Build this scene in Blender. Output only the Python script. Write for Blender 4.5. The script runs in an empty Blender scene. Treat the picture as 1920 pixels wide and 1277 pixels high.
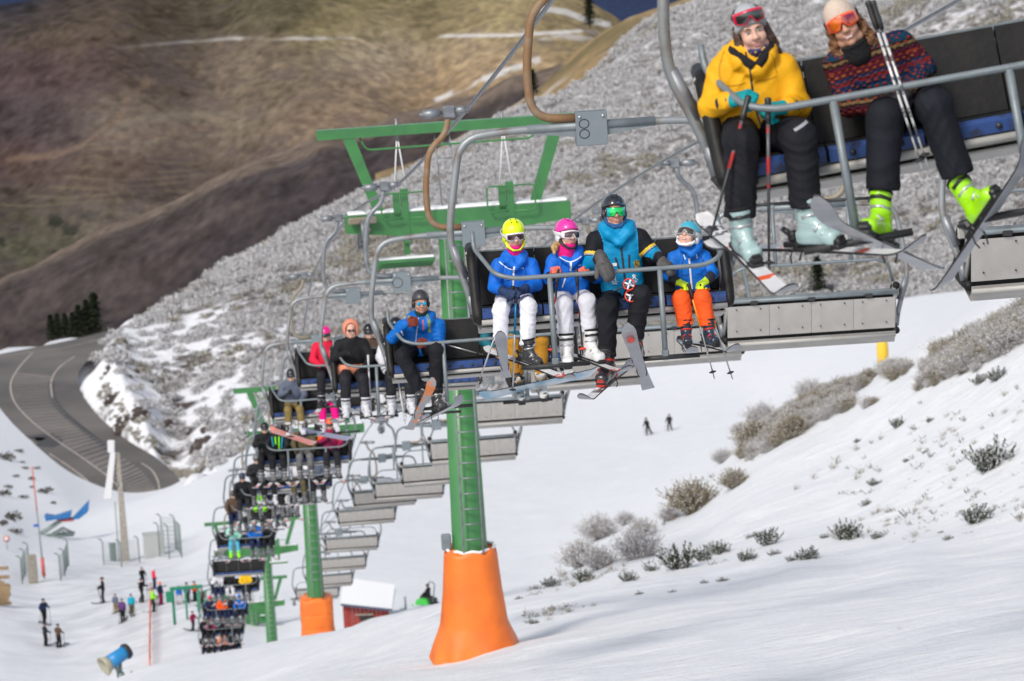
import bpy, bmesh, math, random
import numpy as np
from mathutils import Vector, Matrix
rnd = random.Random(7)
scene = bpy.context.scene
col = scene.collection
pi = math.pi
R = math.radians

# ------------------------------------------------------------------ camera
FOC = 8000.0          # focal length in pixels of a 1920 px wide picture (150 mm lens)
PITCH, ROLL = R(10.0), R(3.3)
Fv = np.array([0, math.cos(PITCH), -math.sin(PITCH)])
R0 = np.array([1.0, 0, 0]); U0 = np.array([0, math.sin(PITCH), math.cos(PITCH)])
Uv = math.cos(ROLL) * U0 + math.sin(ROLL) * R0
Rv = math.cos(ROLL) * R0 - math.sin(ROLL) * U0
cam_data = bpy.data.cameras.new('camera')
cam = bpy.data.objects.new('camera', cam_data); col.objects.link(cam)
cam_data.lens = FOC / 1920 * 36; cam_data.sensor_width = 36
cam_data.clip_start = 0.5; cam_data.clip_end = 30000
cam.matrix_world = Matrix(((Rv[0], Uv[0], -Fv[0], 0), (Rv[1], Uv[1], -Fv[1], 0), (Rv[2], Uv[2], -Fv[2], 0), (0, 0, 0, 1)))
cam_data.dof.use_dof = True
cam_data.dof.focus_distance = 36.2
cam_data.dof.aperture_fstop = 5.4
scene.camera = cam
# ------------------------------------------------------------------ light
world = bpy.data.worlds.new("World"); scene.world = world; world.use_nodes = True
wn = world.node_tree; wn.nodes.clear()
SUN_EL, SUN_AZ = R(42), R(-148)     # azimuth of the direction TO the sun, from +Y towards +X
sky = wn.nodes.new('ShaderNodeTexSky'); sky.sky_type = 'NISHITA'; sky.sun_disc = False
sky.sun_elevation = SUN_EL; sky.sun_rotation = SUN_AZ
sky.air_density = 1.0; sky.dust_density = 3.5; sky.ozone_density = 1.0; sky.altitude = 1500
bg = wn.nodes.new('ShaderNodeBackground'); bg.inputs[1].default_value = 0.12
wo = wn.nodes.new('ShaderNodeOutputWorld')
hs_ = wn.nodes.new('ShaderNodeHueSaturation'); hs_.inputs['Saturation'].default_value = .42   # thin high cloud greys the sky
wn.links.new(sky.outputs[0], hs_.inputs['Color']); wn.links.new(hs_.outputs[0], bg.inputs[0]); wn.links.new(bg.outputs[0], wo.inputs[0])
sun_d = bpy.data.lights.new('sun', 'SUN'); sun_d.energy = 1.8; sun_d.angle = R(14); sun_d.color = (1, .93, .83)
sun = bpy.data.objects.new('sun', sun_d); col.objects.link(sun)
sdir = Vector((math.sin(SUN_AZ) * math.cos(SUN_EL), math.cos(SUN_AZ) * math.cos(SUN_EL), math.sin(SUN_EL)))
sun.rotation_euler = (-sdir).to_track_quat('-Z', 'Y').to_euler(); sun.location = (0, -30, 60)
scene.view_settings.view_transform = 'Standard'
try: scene.view_settings.look = 'None'
except Exception: pass
scene.view_settings.exposure = 0.6; scene.view_settings.gamma = 1.0
scene.view_settings.use_curve_mapping = False
scene.render.engine = 'CYCLES'
scene.cycles.max_bounces = 5; scene.cycles.diffuse_bounces = 2; scene.cycles.glossy_bounces = 2
scene.cycles.transparent_max_bounces = 4; scene.cycles.transmission_bounces = 2

# ------------------------------------------------------------------ helpers
def P(px, py, d):
    """world point seen at pixel (px,py) of the 1920x1277 photograph at depth d metres"""
    return d * (Fv + Rv * ((px - 960) / FOC) + Uv * ((638.5 - py) / FOC))
def PZ(px, py, z):
    v = P(px, py, 1.0); return v * (z / v[2])
def proj(p):
    p = np.asarray(p, float); d = p @ Fv
    return 960 + FOC * (p @ Rv) / d, 638.5 - FOC * (p @ Uv) / d, d
def V(a): return Vector((float(a[0]), float(a[1]), float(a[2])))

MATS = {}
def mat(name, color, rough=.7, metal=0, noise=None, bump=0, bscale=30, spec=.5, coat=0, detail=6, emit=0, sheen=0, coords='Object'):
    """principled material; noise=(colour2, scale, low, high) mixes in a second colour"""
    if name in MATS: return MATS[name]
    m = bpy.data.materials.new(name); m.use_nodes = True
    nt = m.node_tree; b = nt.nodes['Principled BSDF']
    b.inputs['Base Color'].default_value = (*color, 1); b.inputs['Roughness'].default_value = rough
    b.inputs['Metallic'].default_value = metal; b.inputs['Specular IOR Level'].default_value = spec
    b.inputs['Coat Weight'].default_value = coat; b.inputs['Coat Roughness'].default_value = .15
    if sheen: b.inputs['Sheen Weight'].default_value = sheen
    tc = nt.nodes.new('ShaderNodeTexCoord')
    if noise:
        c2, sc, lo, hi = noise
        n = nt.nodes.new('ShaderNodeTexNoise'); n.inputs['Scale'].default_value = sc; n.inputs['Detail'].default_value = detail
        nt.links.new(tc.outputs[coords], n.inputs['Vector'])
        r = nt.nodes.new('ShaderNodeValToRGB'); r.color_ramp.elements[0].position = lo; r.color_ramp.elements[1].position = hi
        r.color_ramp.elements[0].color = (*color, 1); r.color_ramp.elements[1].color = (*c2, 1)
        nt.links.new(n.outputs['Fac'], r.inputs['Fac']); nt.links.new(r.outputs[0], b.inputs['Base Color'])
    if bump:
        n2 = nt.nodes.new('ShaderNodeTexNoise'); n2.inputs['Scale'].default_value = bscale; n2.inputs['Detail'].default_value = 4
        nt.links.new(tc.outputs[coords], n2.inputs['Vector'])
        bp = nt.nodes.new('ShaderNodeBump'); bp.inputs['Strength'].default_value = bump; bp.inputs['Distance'].default_value = .02
        nt.links.new(n2.outputs['Fac'], bp.inputs['Height']); nt.links.new(bp.outputs[0], b.inputs['Normal'])
    MATS[name] = m
    return m

def link(name, me, mats=None, parent=None, loc=None, mw=None, kind=None, smooth=True):
    o = bpy.data.objects.new(name, me); col.objects.link(o)
    if mats is not None:
        if not isinstance(mats, (list, tuple)): mats = [mats]
        if not len(me.materials):
            for m in mats: me.materials.append(m)
        else:
            for i, m in enumerate(mats):
                o.material_slots[i].link = 'OBJECT'; o.material_slots[i].material = m
    if parent is not None: o.parent = parent
    if mw is not None: o.matrix_basis = mw
    elif loc is not None: o.location = V(loc)
    if kind: o['kind'] = kind
    return o
def tag(o, label, cat=None, group=None, kind=None):
    if label: o['label'] = label
    if cat: o['category'] = cat
    if group: o['group'] = group
    if kind: o['kind'] = kind
    return o
def empty(name, label, cat, mw=None, group=None):
    o = bpy.data.objects.new(name, None); col.objects.link(o); o.empty_display_size = .2
    if mw is not None: o.matrix_basis = mw
    return tag(o, label, cat, group)
def copy_tree(o, parent=None):
    c = o.copy(); col.objects.link(c)
    if parent is not None: c.parent = parent
    for ch in CHILD.get(o.name, children(o)): copy_tree(ch, c)
    return c
CHILD = {}
def children(o): return list(o.children)
def mw_of(loc, rz=0, rx=0, ry=0):
    return Matrix.Translation(V(loc)) @ Matrix.Rotation(rz, 4, 'Z') @ Matrix.Rotation(ry, 4, 'Y') @ Matrix.Rotation(rx, 4, 'X')

class MB:
    """collects polygons, then becomes one mesh"""
    def __init__(s): s.v = []; s.f = []; s.mi = []; s.sm = []
    def add(s, vs, fs, mi=0, sm=False):
        b = len(s.v); s.v += [tuple(map(float, v)) for v in vs]
        for f in fs: s.f.append(tuple(i + b for i in f)); s.mi.append(mi); s.sm.append(sm)
        return s
    def box(s, c, size, rot=None, mi=0, bev=0):
        cx, cy, cz = c; a, b, d = [q / 2 for q in size]
        if bev:
            e = bev; vs = []
            for sx in (-1, 1):
                for sy in (-1, 1):
                    for sz in (-1, 1):
                        vs += [(sx * (a - e), sy * (b - e), sz * d), (sx * (a - e), sy * b, sz * (d - e)), (sx * a, sy * (b - e), sz * (d - e))]
            bm = bmesh.new(); bv = [bm.verts.new(v) for v in vs]
            r = bmesh.ops.convex_hull(bm, input=bv); bm.verts.index_update()
            vs = [v.co[:] for v in bm.verts]; fs = [[v.index for v in f.verts] for f in bm.faces]; bm.free()
        else:
            vs = [(x * a, y * b, z * d) for x in (-1, 1) for y in (-1, 1) for z in (-1, 1)]
            fs = [(0, 1, 3, 2), (4, 6, 7, 5), (0, 4, 5, 1), (2, 3, 7, 6), (0, 2, 6, 4), (1, 5, 7, 3)]
        M = rot if rot is not None else Matrix()
        vs = [tuple((M @ Vector(v)) + Vector(c)) for v in vs]
        return s.add(vs, fs, mi)
    def tube(s, pts, r, n=8, mi=0, caps=True, closed=False):
        pts = [np.asarray(p, float) for p in pts]; N = len(pts)
        rs = r if hasattr(r, '__len__') else [r] * N
        vs = []; up = None
        for i in range(N):
            if closed: t = pts[(i + 1) % N] - pts[i - 1]
            else: t = pts[min(i + 1, N - 1)] - pts[max(i - 1, 0)]
            t = t / (np.linalg.norm(t) + 1e-12)
            if up is None:
                a = np.array([0, 0, 1.0]) if abs(t[2]) < .9 else np.array([1.0, 0, 0])
                up = np.cross(t, a); up /= np.linalg.norm(up)
            up = up - t * (up @ t); up /= (np.linalg.norm(up) + 1e-12)
            w = np.cross(t, up)
            for k in range(n):
                an = 2 * pi * k / n
                vs.append(pts[i] + rs[i] * (math.cos(an) * up + math.sin(an) * w))
        fs = []
        for i in range(N if closed else N - 1):
            j = (i + 1) % N
            for k in range(n):
                k2 = (k + 1) % n
                fs.append((i * n + k, i * n + k2, j * n + k2, j * n + k))
        if caps and not closed:
            fs.append(tuple(range(n))[::-1]); fs.append(tuple((N - 1) * n + k for k in range(n)))
        return s.add(vs, fs, mi, sm=True)
    def cone(s, p0, p1, r0, r1, n=12, mi=0): return s.tube([p0, p1], [r0, r1], n, mi)
    def lathe(s, prof, c=(0, 0, 0), n=16, mi=0, M=None):
        vs = []; 
        for (r, z) in prof:
            for k in range(n): vs.append((r * math.cos(2 * pi * k / n), r * math.sin(2 * pi * k / n), z))
        M = M or Matrix()
        vs = [tuple((M @ Vector(v)) + Vector(c)) for v in vs]
        fs = [(i * n + k, i * n + (k + 1) % n, (i + 1) * n + (k + 1) % n, (i + 1) * n + k) for i in range(len(prof) - 1) for k in range(n)]
        fs.append(tuple(range(n))[::-1]); fs.append(tuple((len(prof) - 1) * n + k for k in range(n)))
        return s.add(vs, fs, mi, sm=True)
    def prism(s, poly, axis, t0, t1, mi=0):
        """extrude a 2-D polygon along x, y or z"""
        def m(p, t): return (t, p[0], p[1]) if axis == 'x' else (p[0], t, p[1]) if axis == 'y' else (p[0], p[1], t)
        n = len(poly); vs = [m(p, t0) for p in poly] + [m(p, t1) for p in poly]
        fs = [tuple(range(n)), tuple(range(2 * n - 1, n - 1, -1))] + [(i, i + n, (i + 1) % n + n, (i + 1) % n) for i in range(n)]
        return s.add(vs, fs, mi)
    def mesh(s, name, smooth=None):
        me = bpy.data.meshes.new(name); me.from_pydata(s.v, [], s.f)
        me.polygons.foreach_set('material_index', s.mi)
        me.polygons.foreach_set('use_smooth', s.sm if smooth is None else [smooth] * len(s.f))
        bm = bmesh.new(); bm.from_mesh(me); bmesh.ops.recalc_face_normals(bm, faces=bm.faces); bm.to_mesh(me); bm.free()
        me.update(); return me
    def build(s, name, mats, parent=None, mw=None, kind=None, smooth=None):
        return link(name, s.mesh(name, smooth), mats, parent, mw=mw, kind=kind)

def grid_mesh(name, X, Y, Z, colr=None):
    n, m = X.shape
    co = np.stack([X, Y, Z], -1).reshape(-1, 3).astype(np.float32)
    i = np.arange(n * m).reshape(n, m)
    q = np.stack([i[:-1, :-1], i[:-1, 1:], i[1:, 1:], i[1:, :-1]], -1).reshape(-1, 4)
    me = bpy.data.meshes.new(name)
    me.vertices.add(len(co)); me.vertices.foreach_set('co', co.ravel())
    me.loops.add(q.size); me.loops.foreach_set('vertex_index', q.ravel().astype(np.int32))
    me.polygons.add(len(q)); me.polygons.foreach_set('loop_start', np.arange(0, q.size, 4, dtype=np.int32))
    me.polygons.foreach_set('use_smooth', np.ones(len(q), bool))
    me.update(calc_edges=True); me.validate()
    if colr is not None:
        a = me.color_attributes.new('Col', 'FLOAT_COLOR', 'POINT')
        a.data.foreach_set('color', colr.reshape(-1, 4).astype(np.float32).ravel())
    return me

# value noise used for relief and plant cover
def vnoise(x, y, seed=0):
    x = np.asarray(x, float); y = np.asarray(y, float)
    xi = np.floor(x).astype(np.int64); yi = np.floor(y).astype(np.int64); fx = x - xi; fy = y - yi
    fx = fx * fx * (3 - 2 * fx); fy = fy * fy * (3 - 2 * fy)
    def h(a, b):
        n = (a * 374761393 + b * 668265263 + seed * 974711) & 0xffffffff
        n = ((n ^ (n >> 13)) * 1274126177) & 0xffffffff
        return ((n ^ (n >> 16)) & 0xffff) / 65535.0
    return (h(xi, yi) * (1 - fx) + h(xi + 1, yi) * fx) * (1 - fy) + (h(xi, yi + 1) * (1 - fx) + h(xi + 1, yi + 1) * fx) * fy
def fbm(x, y, oct=4, seed=0):
    s = 0; a = .5
    for o in range(oct): s = s + a * (vnoise(x * 2 ** o, y * 2 ** o, seed + o * 17) - .5); a *= .5
    return s * 2

class TPS:
    """smooth surface z/y over (x/y, ln y) through surveyed points"""
    def __init__(s, pts, lam=1e-4):
        pts = np.array(pts); s.a = pts[:, 0] / pts[:, 1] * 8; s.b = np.log(pts[:, 1]); q = pts[:, 2] / pts[:, 1]
        n = len(q); K = s.k(s.a[:, None] - s.a[None], s.b[:, None] - s.b[None]) + lam * np.eye(n)
        Pm = np.stack([np.ones(n), s.a, s.b], 1)
        A = np.block([[K, Pm], [Pm.T, np.zeros((3, 3))]])
        w = np.linalg.solve(A, np.concatenate([q, np.zeros(3)])); s.w = w[:n]; s.c = w[n:]
    def k(s, da, db):
        r2 = da * da + db * db; return .5 * r2 * np.log(r2 + 1e-12)
    def __call__(s, x, y):
        x = np.asarray(x, float); y = np.asarray(y, float); sh = x.shape
        a = (x / y * 8).ravel(); b = np.log(y).ravel(); out = np.empty(len(a))
        for i in range(0, len(a), 20000):
            aa = a[i:i + 20000]; bb = b[i:i + 20000]
            out[i:i + 20000] = s.k(aa[:, None] - s.a, bb[:, None] - s.b) @ s.w + s.c[0] + s.c[1] * aa + s.c[2] * bb
        return out.reshape(sh) * y
# ================================================================== SETTING: terrain
# ---- snow ground (one sheet from under the camera to the road)
def plane_d(px, py):
    """depth at which the view ray meets the even lower slope z = -4.45 + .12 x - .19 y"""
    v = P(px, py, 1.0); return float(-4.45 / (v[2] - .12 * v[0] + .19 * v[1]))
ROWX, ROWY = [850,1000,1250,1600,1920,2100], [1215,1150,1072,1016,984,970]          # foot of the bank in the photograph
CRX, CRY = [850,950,1060,1150,1300,1400,1560,1760,1920,2100], [1142,1118,1075,1010,925,842,748,648,568,480]
S = [(x, y, plane_d(x, y)) for x in (600,900,1100,1300,1500,1700,1900,2050) for y in (1277,1200,1120,1050) if y > np.interp(x, ROWX, ROWY) + 10 and (x > 850 or y > 1230)]
def bank_d(x, f):
    r = float(np.interp(x, ROWX, ROWY)); return plane_d(x, r) * (1 + .24 * f * min(1, (x - 850) / 250.0 + .25))
for x in (960,1060,1150,1300,1400,1500,1600,1680,1760,1840,1920,2060):
    for f in (.0, .33, .66, 1.0):
        y = float(np.interp(x, ROWX, ROWY)) * (1 - f) + float(np.interp(x, CRX, CRY)) * f; S.append((x, y, bank_d(x, f)))
    S.append((x, float(np.interp(x, CRX, CRY)) + 110, bank_d(x, 1.0) * 1.3))
S += [(880,1233,76),(700,1225,92),(400,1277,120),(850,1142,120),(700,1175,138),(600,1195,152),(450,1230,172),(240,1277,180),
 # hidden ground behind it
 (1000,1180,175),(850,1190,170),(700,1215,185),
 (600,1240,195),(450,1290,215),(240,1345,222),(60,1400,200),(0,1400,120),
 # base area and piste
 (740,1150,236),(640,1185,236),(800,1142,240),(500,1210,250),(1000,1040,300),(1215,819,400),(1255,808,402),(1000,900,370),
 (1400,860,310),(1400,745,420),(1700,700,370),(1700,610,430),(1920,600,400),(1380,655,455),(1920,538,460),(1000,765,450),
 (700,812,440),(620,838,430),(520,900,385),(390,890,412),(300,925,412),(240,945,410),(185,965,408),(235,1050,342),(330,1045,335),
 (60,1090,322),(100,1060,330),(195,1130,290),(85,1200,268),(110,1213,266),(0,1210,262),(0,1277,244),(230,1277,240),(270,1160,272),
 (370,1150,262),(400,1080,300),(0,1000,345),(300,1100,300),
 # left bank and the level of the road
 (0,838,478),(60,870,462),(110,915,445),(100,985,405),(0,940,418),(170,960,432),
 (200,930,458),(100,740,530),(300,870,478),(0,700,545),(150,640,575),(0,650,568),(340,930,447),(60,627,582),(200,612,590),(230,600,600)]
ROADZ = -95.0
pts = [P(*s) for s in S]
for (px, py) in ((200,935),(100,740),(300,880),(0,700),(150,645),(0,660),(60,800),(250,900),(40,760),(130,860)):
    p = PZ(px, py, ROADZ); p = p + np.array([0, 0, -.9]); pts = [q for q in pts if not (abs(q[0] - p[0]) < 8 and abs(q[1] - p[1]) < 18 and q[1] > 445)]; pts.append(p)
pts += [np.array(v) for v in [(x, y, -4.45 + .12 * x - .19 * y) for x, y in ((0,4),(-2,5),(3,5),(0,10),(-3,12),(4,12),(0,22),(-4,22),(5,22),(0,40),(-8,40))] + [(-14,76,-25)]]
ground_fn = TPS(pts, 1.5e-3)
def relief(x, y):
    amp = np.clip((y - 8) / 40, 0.25, 1.6)
    near = np.exp(-((y - 60) / 60.0) ** 2)
    return (fbm(x / 7, y / 12, 3, 3) * .14 * amp + fbm(x / 2.2, y / 1.1, 4, 9) * .13 + fbm(x / .7, y / .45, 2, 19) * .035) * np.clip((440 - y) / 60, .08, 1)
def ground(x, y):
    x = np.asarray(x, float); y = np.asarray(y, float)
    drop = np.clip(y - 462, 0, None) * .8 * np.clip((x + 32) / 8, 0, 1)      # the piste ends at the foot of the frosted hill
    return ground_fn(x, y) + relief(x, y) - drop
def GP(px, py, d0=20, d1=620):
    """first point where the view ray through the pixel meets the ground"""
    ds = np.geomspace(d0, d1, 1500); p = ds[:, None] * P(px, py, 1.0)[None]
    below = p[:, 2] < ground(p[:, 0], p[:, 1]); i = int(np.argmax(below))
    if not below.any(): i = len(ds) - 1
    return p[i]
def on_ground(px, d):
    """ground point in the pixel column at depth d (py irrelevant up to roll)"""
    p = P(px, 700, d); 
    for _ in range(4):
        z = float(ground(p[0], p[1])); _, py, _ = proj((p[0], p[1], z)); p = P(px, py, d)
    return np.array([p[0], p[1], float(ground(p[0], p[1]))])
aa = np.linspace(-.26, .26, 620); bb = np.linspace(math.log(3.0), math.log(640), 900)
A_, B_ = np.meshgrid(aa, bb); Y_ = np.exp(B_); X_ = A_ * Y_
Z_ = ground(X_, Y_)
e0 = PZ(0, 640, ROADZ); e1 = PZ(226, 604, ROADZ); en = np.array([-(e1[1] - e0[1]), e1[0] - e0[0]]); en /= np.linalg.norm(en)
over = np.clip((X_ - e0[0]) * en[0] + (Y_ - e0[1]) * en[1], 0, None)
Z_ = Z_ - over * .9          # beyond the road the ground drops into the valley
Z_ = Z_ + .35 * np.exp(-((X_ - e0[0]) * en[0] + (Y_ - e0[1]) * en[1] + 1.5) ** 2 / 3.0)
def snow_mat():
    m = bpy.data.materials.new('snow'); m.use_nodes = True; nt = m.node_tree; b = nt.nodes['Principled BSDF']
    b.inputs['Roughness'].default_value = .6; b.inputs['Specular IOR Level'].default_value = .25
    g = nt.nodes.new('ShaderNodeNewGeometry')
    mp = nt.nodes.new('ShaderNodeMapping'); mp.inputs['Scale'].default_value = (.20, 1.0, 1.0); mp.inputs['Rotation'].default_value = (0, 0, R(-3))
    nt.links.new(g.outputs['Position'], mp.inputs[0])
    n1 = nt.nodes.new('ShaderNodeTexNoise'); n1.inputs['Scale'].default_value = 2.4; n1.inputs['Detail'].default_value = 11; n1.inputs['Roughness'].default_value = .66
    nt.links.new(mp.outputs[0], n1.inputs['Vector'])
    n2 = nt.nodes.new('ShaderNodeTexNoise'); n2.inputs['Scale'].default_value = 9; n2.inputs['Detail'].default_value = 6
    nt.links.new(g.outputs['Position'], n2.inputs['Vector'])
    mx = nt.nodes.new('ShaderNodeMath'); mx.operation = 'MULTIPLY_ADD'; mx.inputs[1].default_value = .18
    nt.links.new(n2.outputs['Fac'], mx.inputs[0]); nt.links.new(n1.outputs['Fac'], mx.inputs[2])
    bp = nt.nodes.new('ShaderNodeBump'); bp.inputs['Strength'].default_value = .9; bp.inputs['Distance'].default_value = .11
    nt.links.new(mx.outputs[0], bp.inputs['Height']); nt.links.new(bp.outputs[0], b.inputs['Normal'])
    # faint wind crust colour differences
    r = nt.nodes.new('ShaderNodeValToRGB'); r.color_ramp.elements[0].position = .35; r.color_ramp.elements[1].position = .7
    r.color_ramp.elements[0].color = (.70, .72, .76, 1); r.color_ramp.elements[1].color = (.80, .805, .82, 1)
    nt.links.new(n1.outputs['Fac'], r.inputs[0])
    at = nt.nodes.new('ShaderNodeAttribute'); at.attribute_name = 'Col'; sc_ = nt.nodes.new('ShaderNodeSeparateColor'); nt.links.new(at.outputs['Color'], sc_.inputs[0])
    n3 = nt.nodes.new('ShaderNodeTexNoise'); n3.inputs['Scale'].default_value = .35; n3.inputs['Detail'].default_value = 8; nt.links.new(g.outputs['Position'], n3.inputs['Vector'])
    r3 = nt.nodes.new('ShaderNodeValToRGB'); r3.color_ramp.elements[0].position = .38; r3.color_ramp.elements[1].position = .62; nt.links.new(n3.outputs['Fac'], r3.inputs[0])
    mu = nt.nodes.new('ShaderNodeMath'); mu.operation = 'MULTIPLY'; nt.links.new(sc_.outputs[0], mu.inputs[0]); nt.links.new(r3.outputs[0], mu.inputs[1])
    mx2 = nt.nodes.new('ShaderNodeMix'); mx2.data_type = 'RGBA'; nt.links.new(mu.outputs[0], mx2.inputs['Factor']); nt.links.new(r.outputs[0], mx2.inputs['A']); mx2.inputs['B'].default_value = (.56,.57,.60,1)
    nt.links.new(mx2.outputs['Result'], b.inputs['Base Color'])
    return m
M_snow = snow_mat()
gx, gy, _ = proj(np.stack([X_, Y_, Z_], -1)); gc = np.zeros(X_.shape + (4,)); gc[..., 3] = 1     # trampled snow of the base area
gc[..., 0] = np.clip(1.1 - np.hypot((gx - 210) / 260, (gy - 1150) / 130) ** 2, 0, 1) * (Y_ > 200)
sn = link('snow_ground', grid_mesh('snow_ground', X_, Y_, Z_, gc), M_snow); tag(sn, 'snow covered slope, piste and base area', None, None, 'structure')

# ---- road
def smooth_poly(pts, n=12, closed=False):
    pts = [np.array(p, float) for p in pts]; out = []
    N = len(pts)
    for i in range(N if closed else N - 1):
        p0 = pts[(i - 1) % N] if closed or i > 0 else pts[i]; p1 = pts[i]; p2 = pts[(i + 1) % N]; p3 = pts[(i + 2) % N] if closed or i + 2 < N else p2
        for k in range(n):
            t = k / n
            out.append(.5 * ((2 * p1) + (-p0 + p2) * t + (2 * p0 - 5 * p1 + 4 * p2 - p3) * t * t + (-p0 + 3 * p1 - 3 * p2 + p3) * t ** 3))
    if not closed: out.append(pts[-1])
    return out
outer = [(-180,705),(-60,680),(0,664),(60,652),(120,640),(180,626),(226,614)]
inner = [(226,614),(205,645),(175,668),(152,690),(146,715),(158,745),(190,785),(240,826),(290,856),(325,886),(345,915),(350,950)]
bottom = [(350,950),(250,985),(170,965)]
leftb = [(170,965),(110,915),(50,850),(0,812),(-60,770),(-180,725)]
outline = smooth_poly(outer, 4) + smooth_poly(inner, 5)[1:] + bottom[1:] + smooth_poly(leftb, 4)[1:]
bmr = bmesh.new(); vsr = [bmr.verts.new(V(PZ(x, y, ROADZ))) for x, y in outline]; bmr.faces.new(vsr); 
bmesh.ops.triangulate(bmr, faces=bmr.faces[:]); bmesh.ops.recalc_face_normals(bmr, faces=bmr.faces[:])
me = bpy.data.meshes.new('road'); bmr.to_mesh(me); bmr.free()
M_road = mat('asphalt', (.085,.078,.075), .85, noise=((.15,.135,.125), .09, .35, .7), bump=.2, bscale=2, coords='Object')
link('road', me, M_road, kind='structure')['label'] = 'cleared brown grey road and car park curving round the hill'
def strip(mb, pl, w, z, mi=0, n=6):
    q = [PZ(x, y, z) for x, y in smooth_poly(pl, n)]
    L = []; 
    for i, p in enumerate(q):
        t = q[min(i + 1, len(q) - 1)] - q[max(i - 1, 0)]; t /= np.linalg.norm(t); nn = np.array([-t[1], t[0], 0])
        L += [p - nn * w / 2, p + nn * w / 2]
    mb.add(L, [(2 * i, 2 * i + 1, 2 * i + 3, 2 * i + 2) for i in range(len(q) - 1)], mi)
M_paint = mat('road_paint', (.5,.44,.38), .8, noise=((.25,.21,.18), .6, .45, .8))
M_tar = mat('tar', (.045,.043,.045), .7)
mk = MB()
lines = [[(60,662),(35,690),(20,720),(28,755),(62,792),(110,828),(160,862),(210,900),(240,935)],
         [(0,782),(30,808),(62,828)],[(92,850),(130,875),(168,905),(198,938)],
         [(140,668),(110,690),(96,715),(98,745)],[(265,868),(285,882),(297,905),(299,930)],
         [(0,668),(60,660),(130,650),(200,632)]]
for l in lines: strip(mk, l, .16, ROADZ + .008)
mk.build('road_line', M_paint, kind='structure')['label'] = 'worn edge and lane lines on the road'
ty = MB(); strip(ty, [(96,715),(98,745),(120,775),(165,812),(205,845)], .9, ROADZ + .004)
strip(ty, [(56,826),(80,816),(95,830),(80,838)], 3, ROADZ + .004, n=2)
ty.build('tar_patch', M_tar, kind='structure')
# parking bay lines, two fans
bay = MB()
def bays(c0, c1, n, w=.075):
    a = smooth_poly(c0, 20); b = smooth_poly(c1, 20)
    for i in range(n):
        f = i / (n - 1) * (len(a) - 1.001); k = int(f); t = f - k
        pa = a[k] * (1 - t) + a[k + 1] * t; k2 = min(k, len(b) - 2); pb = b[k2] * (1 - t) + b[k2 + 1] * t
        A = PZ(pa[0], pa[1], ROADZ + .008); B = PZ(pb[0], pb[1], ROADZ + .008)
        d = B - A; L = np.linalg.norm(d); d /= L; nn = np.array([-d[1], d[0], 0]) * w
        bay.add([A - nn, A + nn, B + nn, B - nn], [(0, 1, 2, 3)])
bays([(30,700),(25,745),(70,795),(140,845),(215,900),(245,930)], [(95,705),(97,740),(135,788),(190,830),(262,880),(292,918)], 44)
bays([(0,800),(50,838),(100,880),(150,915),(185,948)], [(-20,815),(15,845),(62,882),(115,912),(160,950)], 26)
bay.build('parking_bay_line', M_paint, kind='structure')['label'] = 'fanned parking bay lines on the road'

# ---- frosted hill
H = [(215,632,552),(165,685,522),(150,715,508),(170,755,492),(250,830,470),(345,905,447),(430,935,440),(700,850,452),(1000,785,462),(1350,672,468),(1920,556,474),
 (300,700,530),(250,660,545),(400,600,560),(600,620,540),(500,760,490),(900,500,570),(1200,400,590),(1600,330,590),(1920,320,560),
 (232,604,580),(300,572,600),(420,498,630),(560,424,660),(700,354,690),(830,290,715),(960,220,740),(1190,86,800),(1330,0,840),(1600,-130,880),(1920,-300,900),
 (232,660,640),(420,560,700),(700,440,780),(960,320,850),(1190,200,900),(1600,-10,1000),(1920,-130,1000),(60,760,640),
 (600,1000,420),(1200,800,430),(1920,680,430)]
hp = [P(*s) for s in H]
for (px, py) in ((100,740),(60,800),(60,700),(150,640),(140,850),(230,900),(300,930),(0,760),(120,690),(200,865)): hp.append(PZ(px, py, ROADZ) + np.array([0, 0, -7.0]))
hill_fn = TPS(hp)
IN_XY = np.array([PZ(x, y, ROADZ)[:2] for x, y in smooth_poly([(262,585),(232,608)] + inner[1:] + [(354,985)], 4)])
def road_side(x, y):
    """distance from the inner edge of the road, positive on the hill side"""
    best = np.full(x.shape, 1e9); sg = np.ones(x.shape)
    for a, b in zip(IN_XY[:-1], IN_XY[1:]):
        d = b - a; t = np.clip(((x - a[0]) * d[0] + (y - a[1]) * d[1]) / (d @ d), 0, 1); ex = x - a[0] - t * d[0]; ey = y - a[1] - t * d[1]
        r = np.hypot(ex, ey); s = -np.sign(ex * d[1] - ey * d[0]); m = r < best - 1e-9; best = np.where(m, r, best); sg = np.where(m, s, sg)
    return best * sg
def hill(x, y):
    h = hill_fn(x, y); k = np.clip((h - ROADZ) / 16, 0, 1)
    h = h + k * (fbm(x / 26, y / 40, 4, 21) * 4.0 + fbm(x / 5, y / 8, 3, 31) * 1.3)
    sd = np.asarray(road_side(np.asarray(x, float), np.asarray(y, float))); near = (np.asarray(y) > 440)
    lim = ROADZ + .4 + np.clip(sd, 0, None) * 1.1 + .5 * np.clip(sd - 3, 0, 4); lim = np.where(sd < 0, ROADZ - 1 + sd * 2, lim)
    return np.where(near, np.minimum(h, lim), h)
aa = np.linspace(-.16, .30, 560); bb = np.linspace(math.log(415), math.log(1020), 420)
A_, B_ = np.meshgrid(aa, bb); Y_ = np.exp(B_); X_ = A_ * Y_; Zh = hill(X_, Y_)
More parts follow.
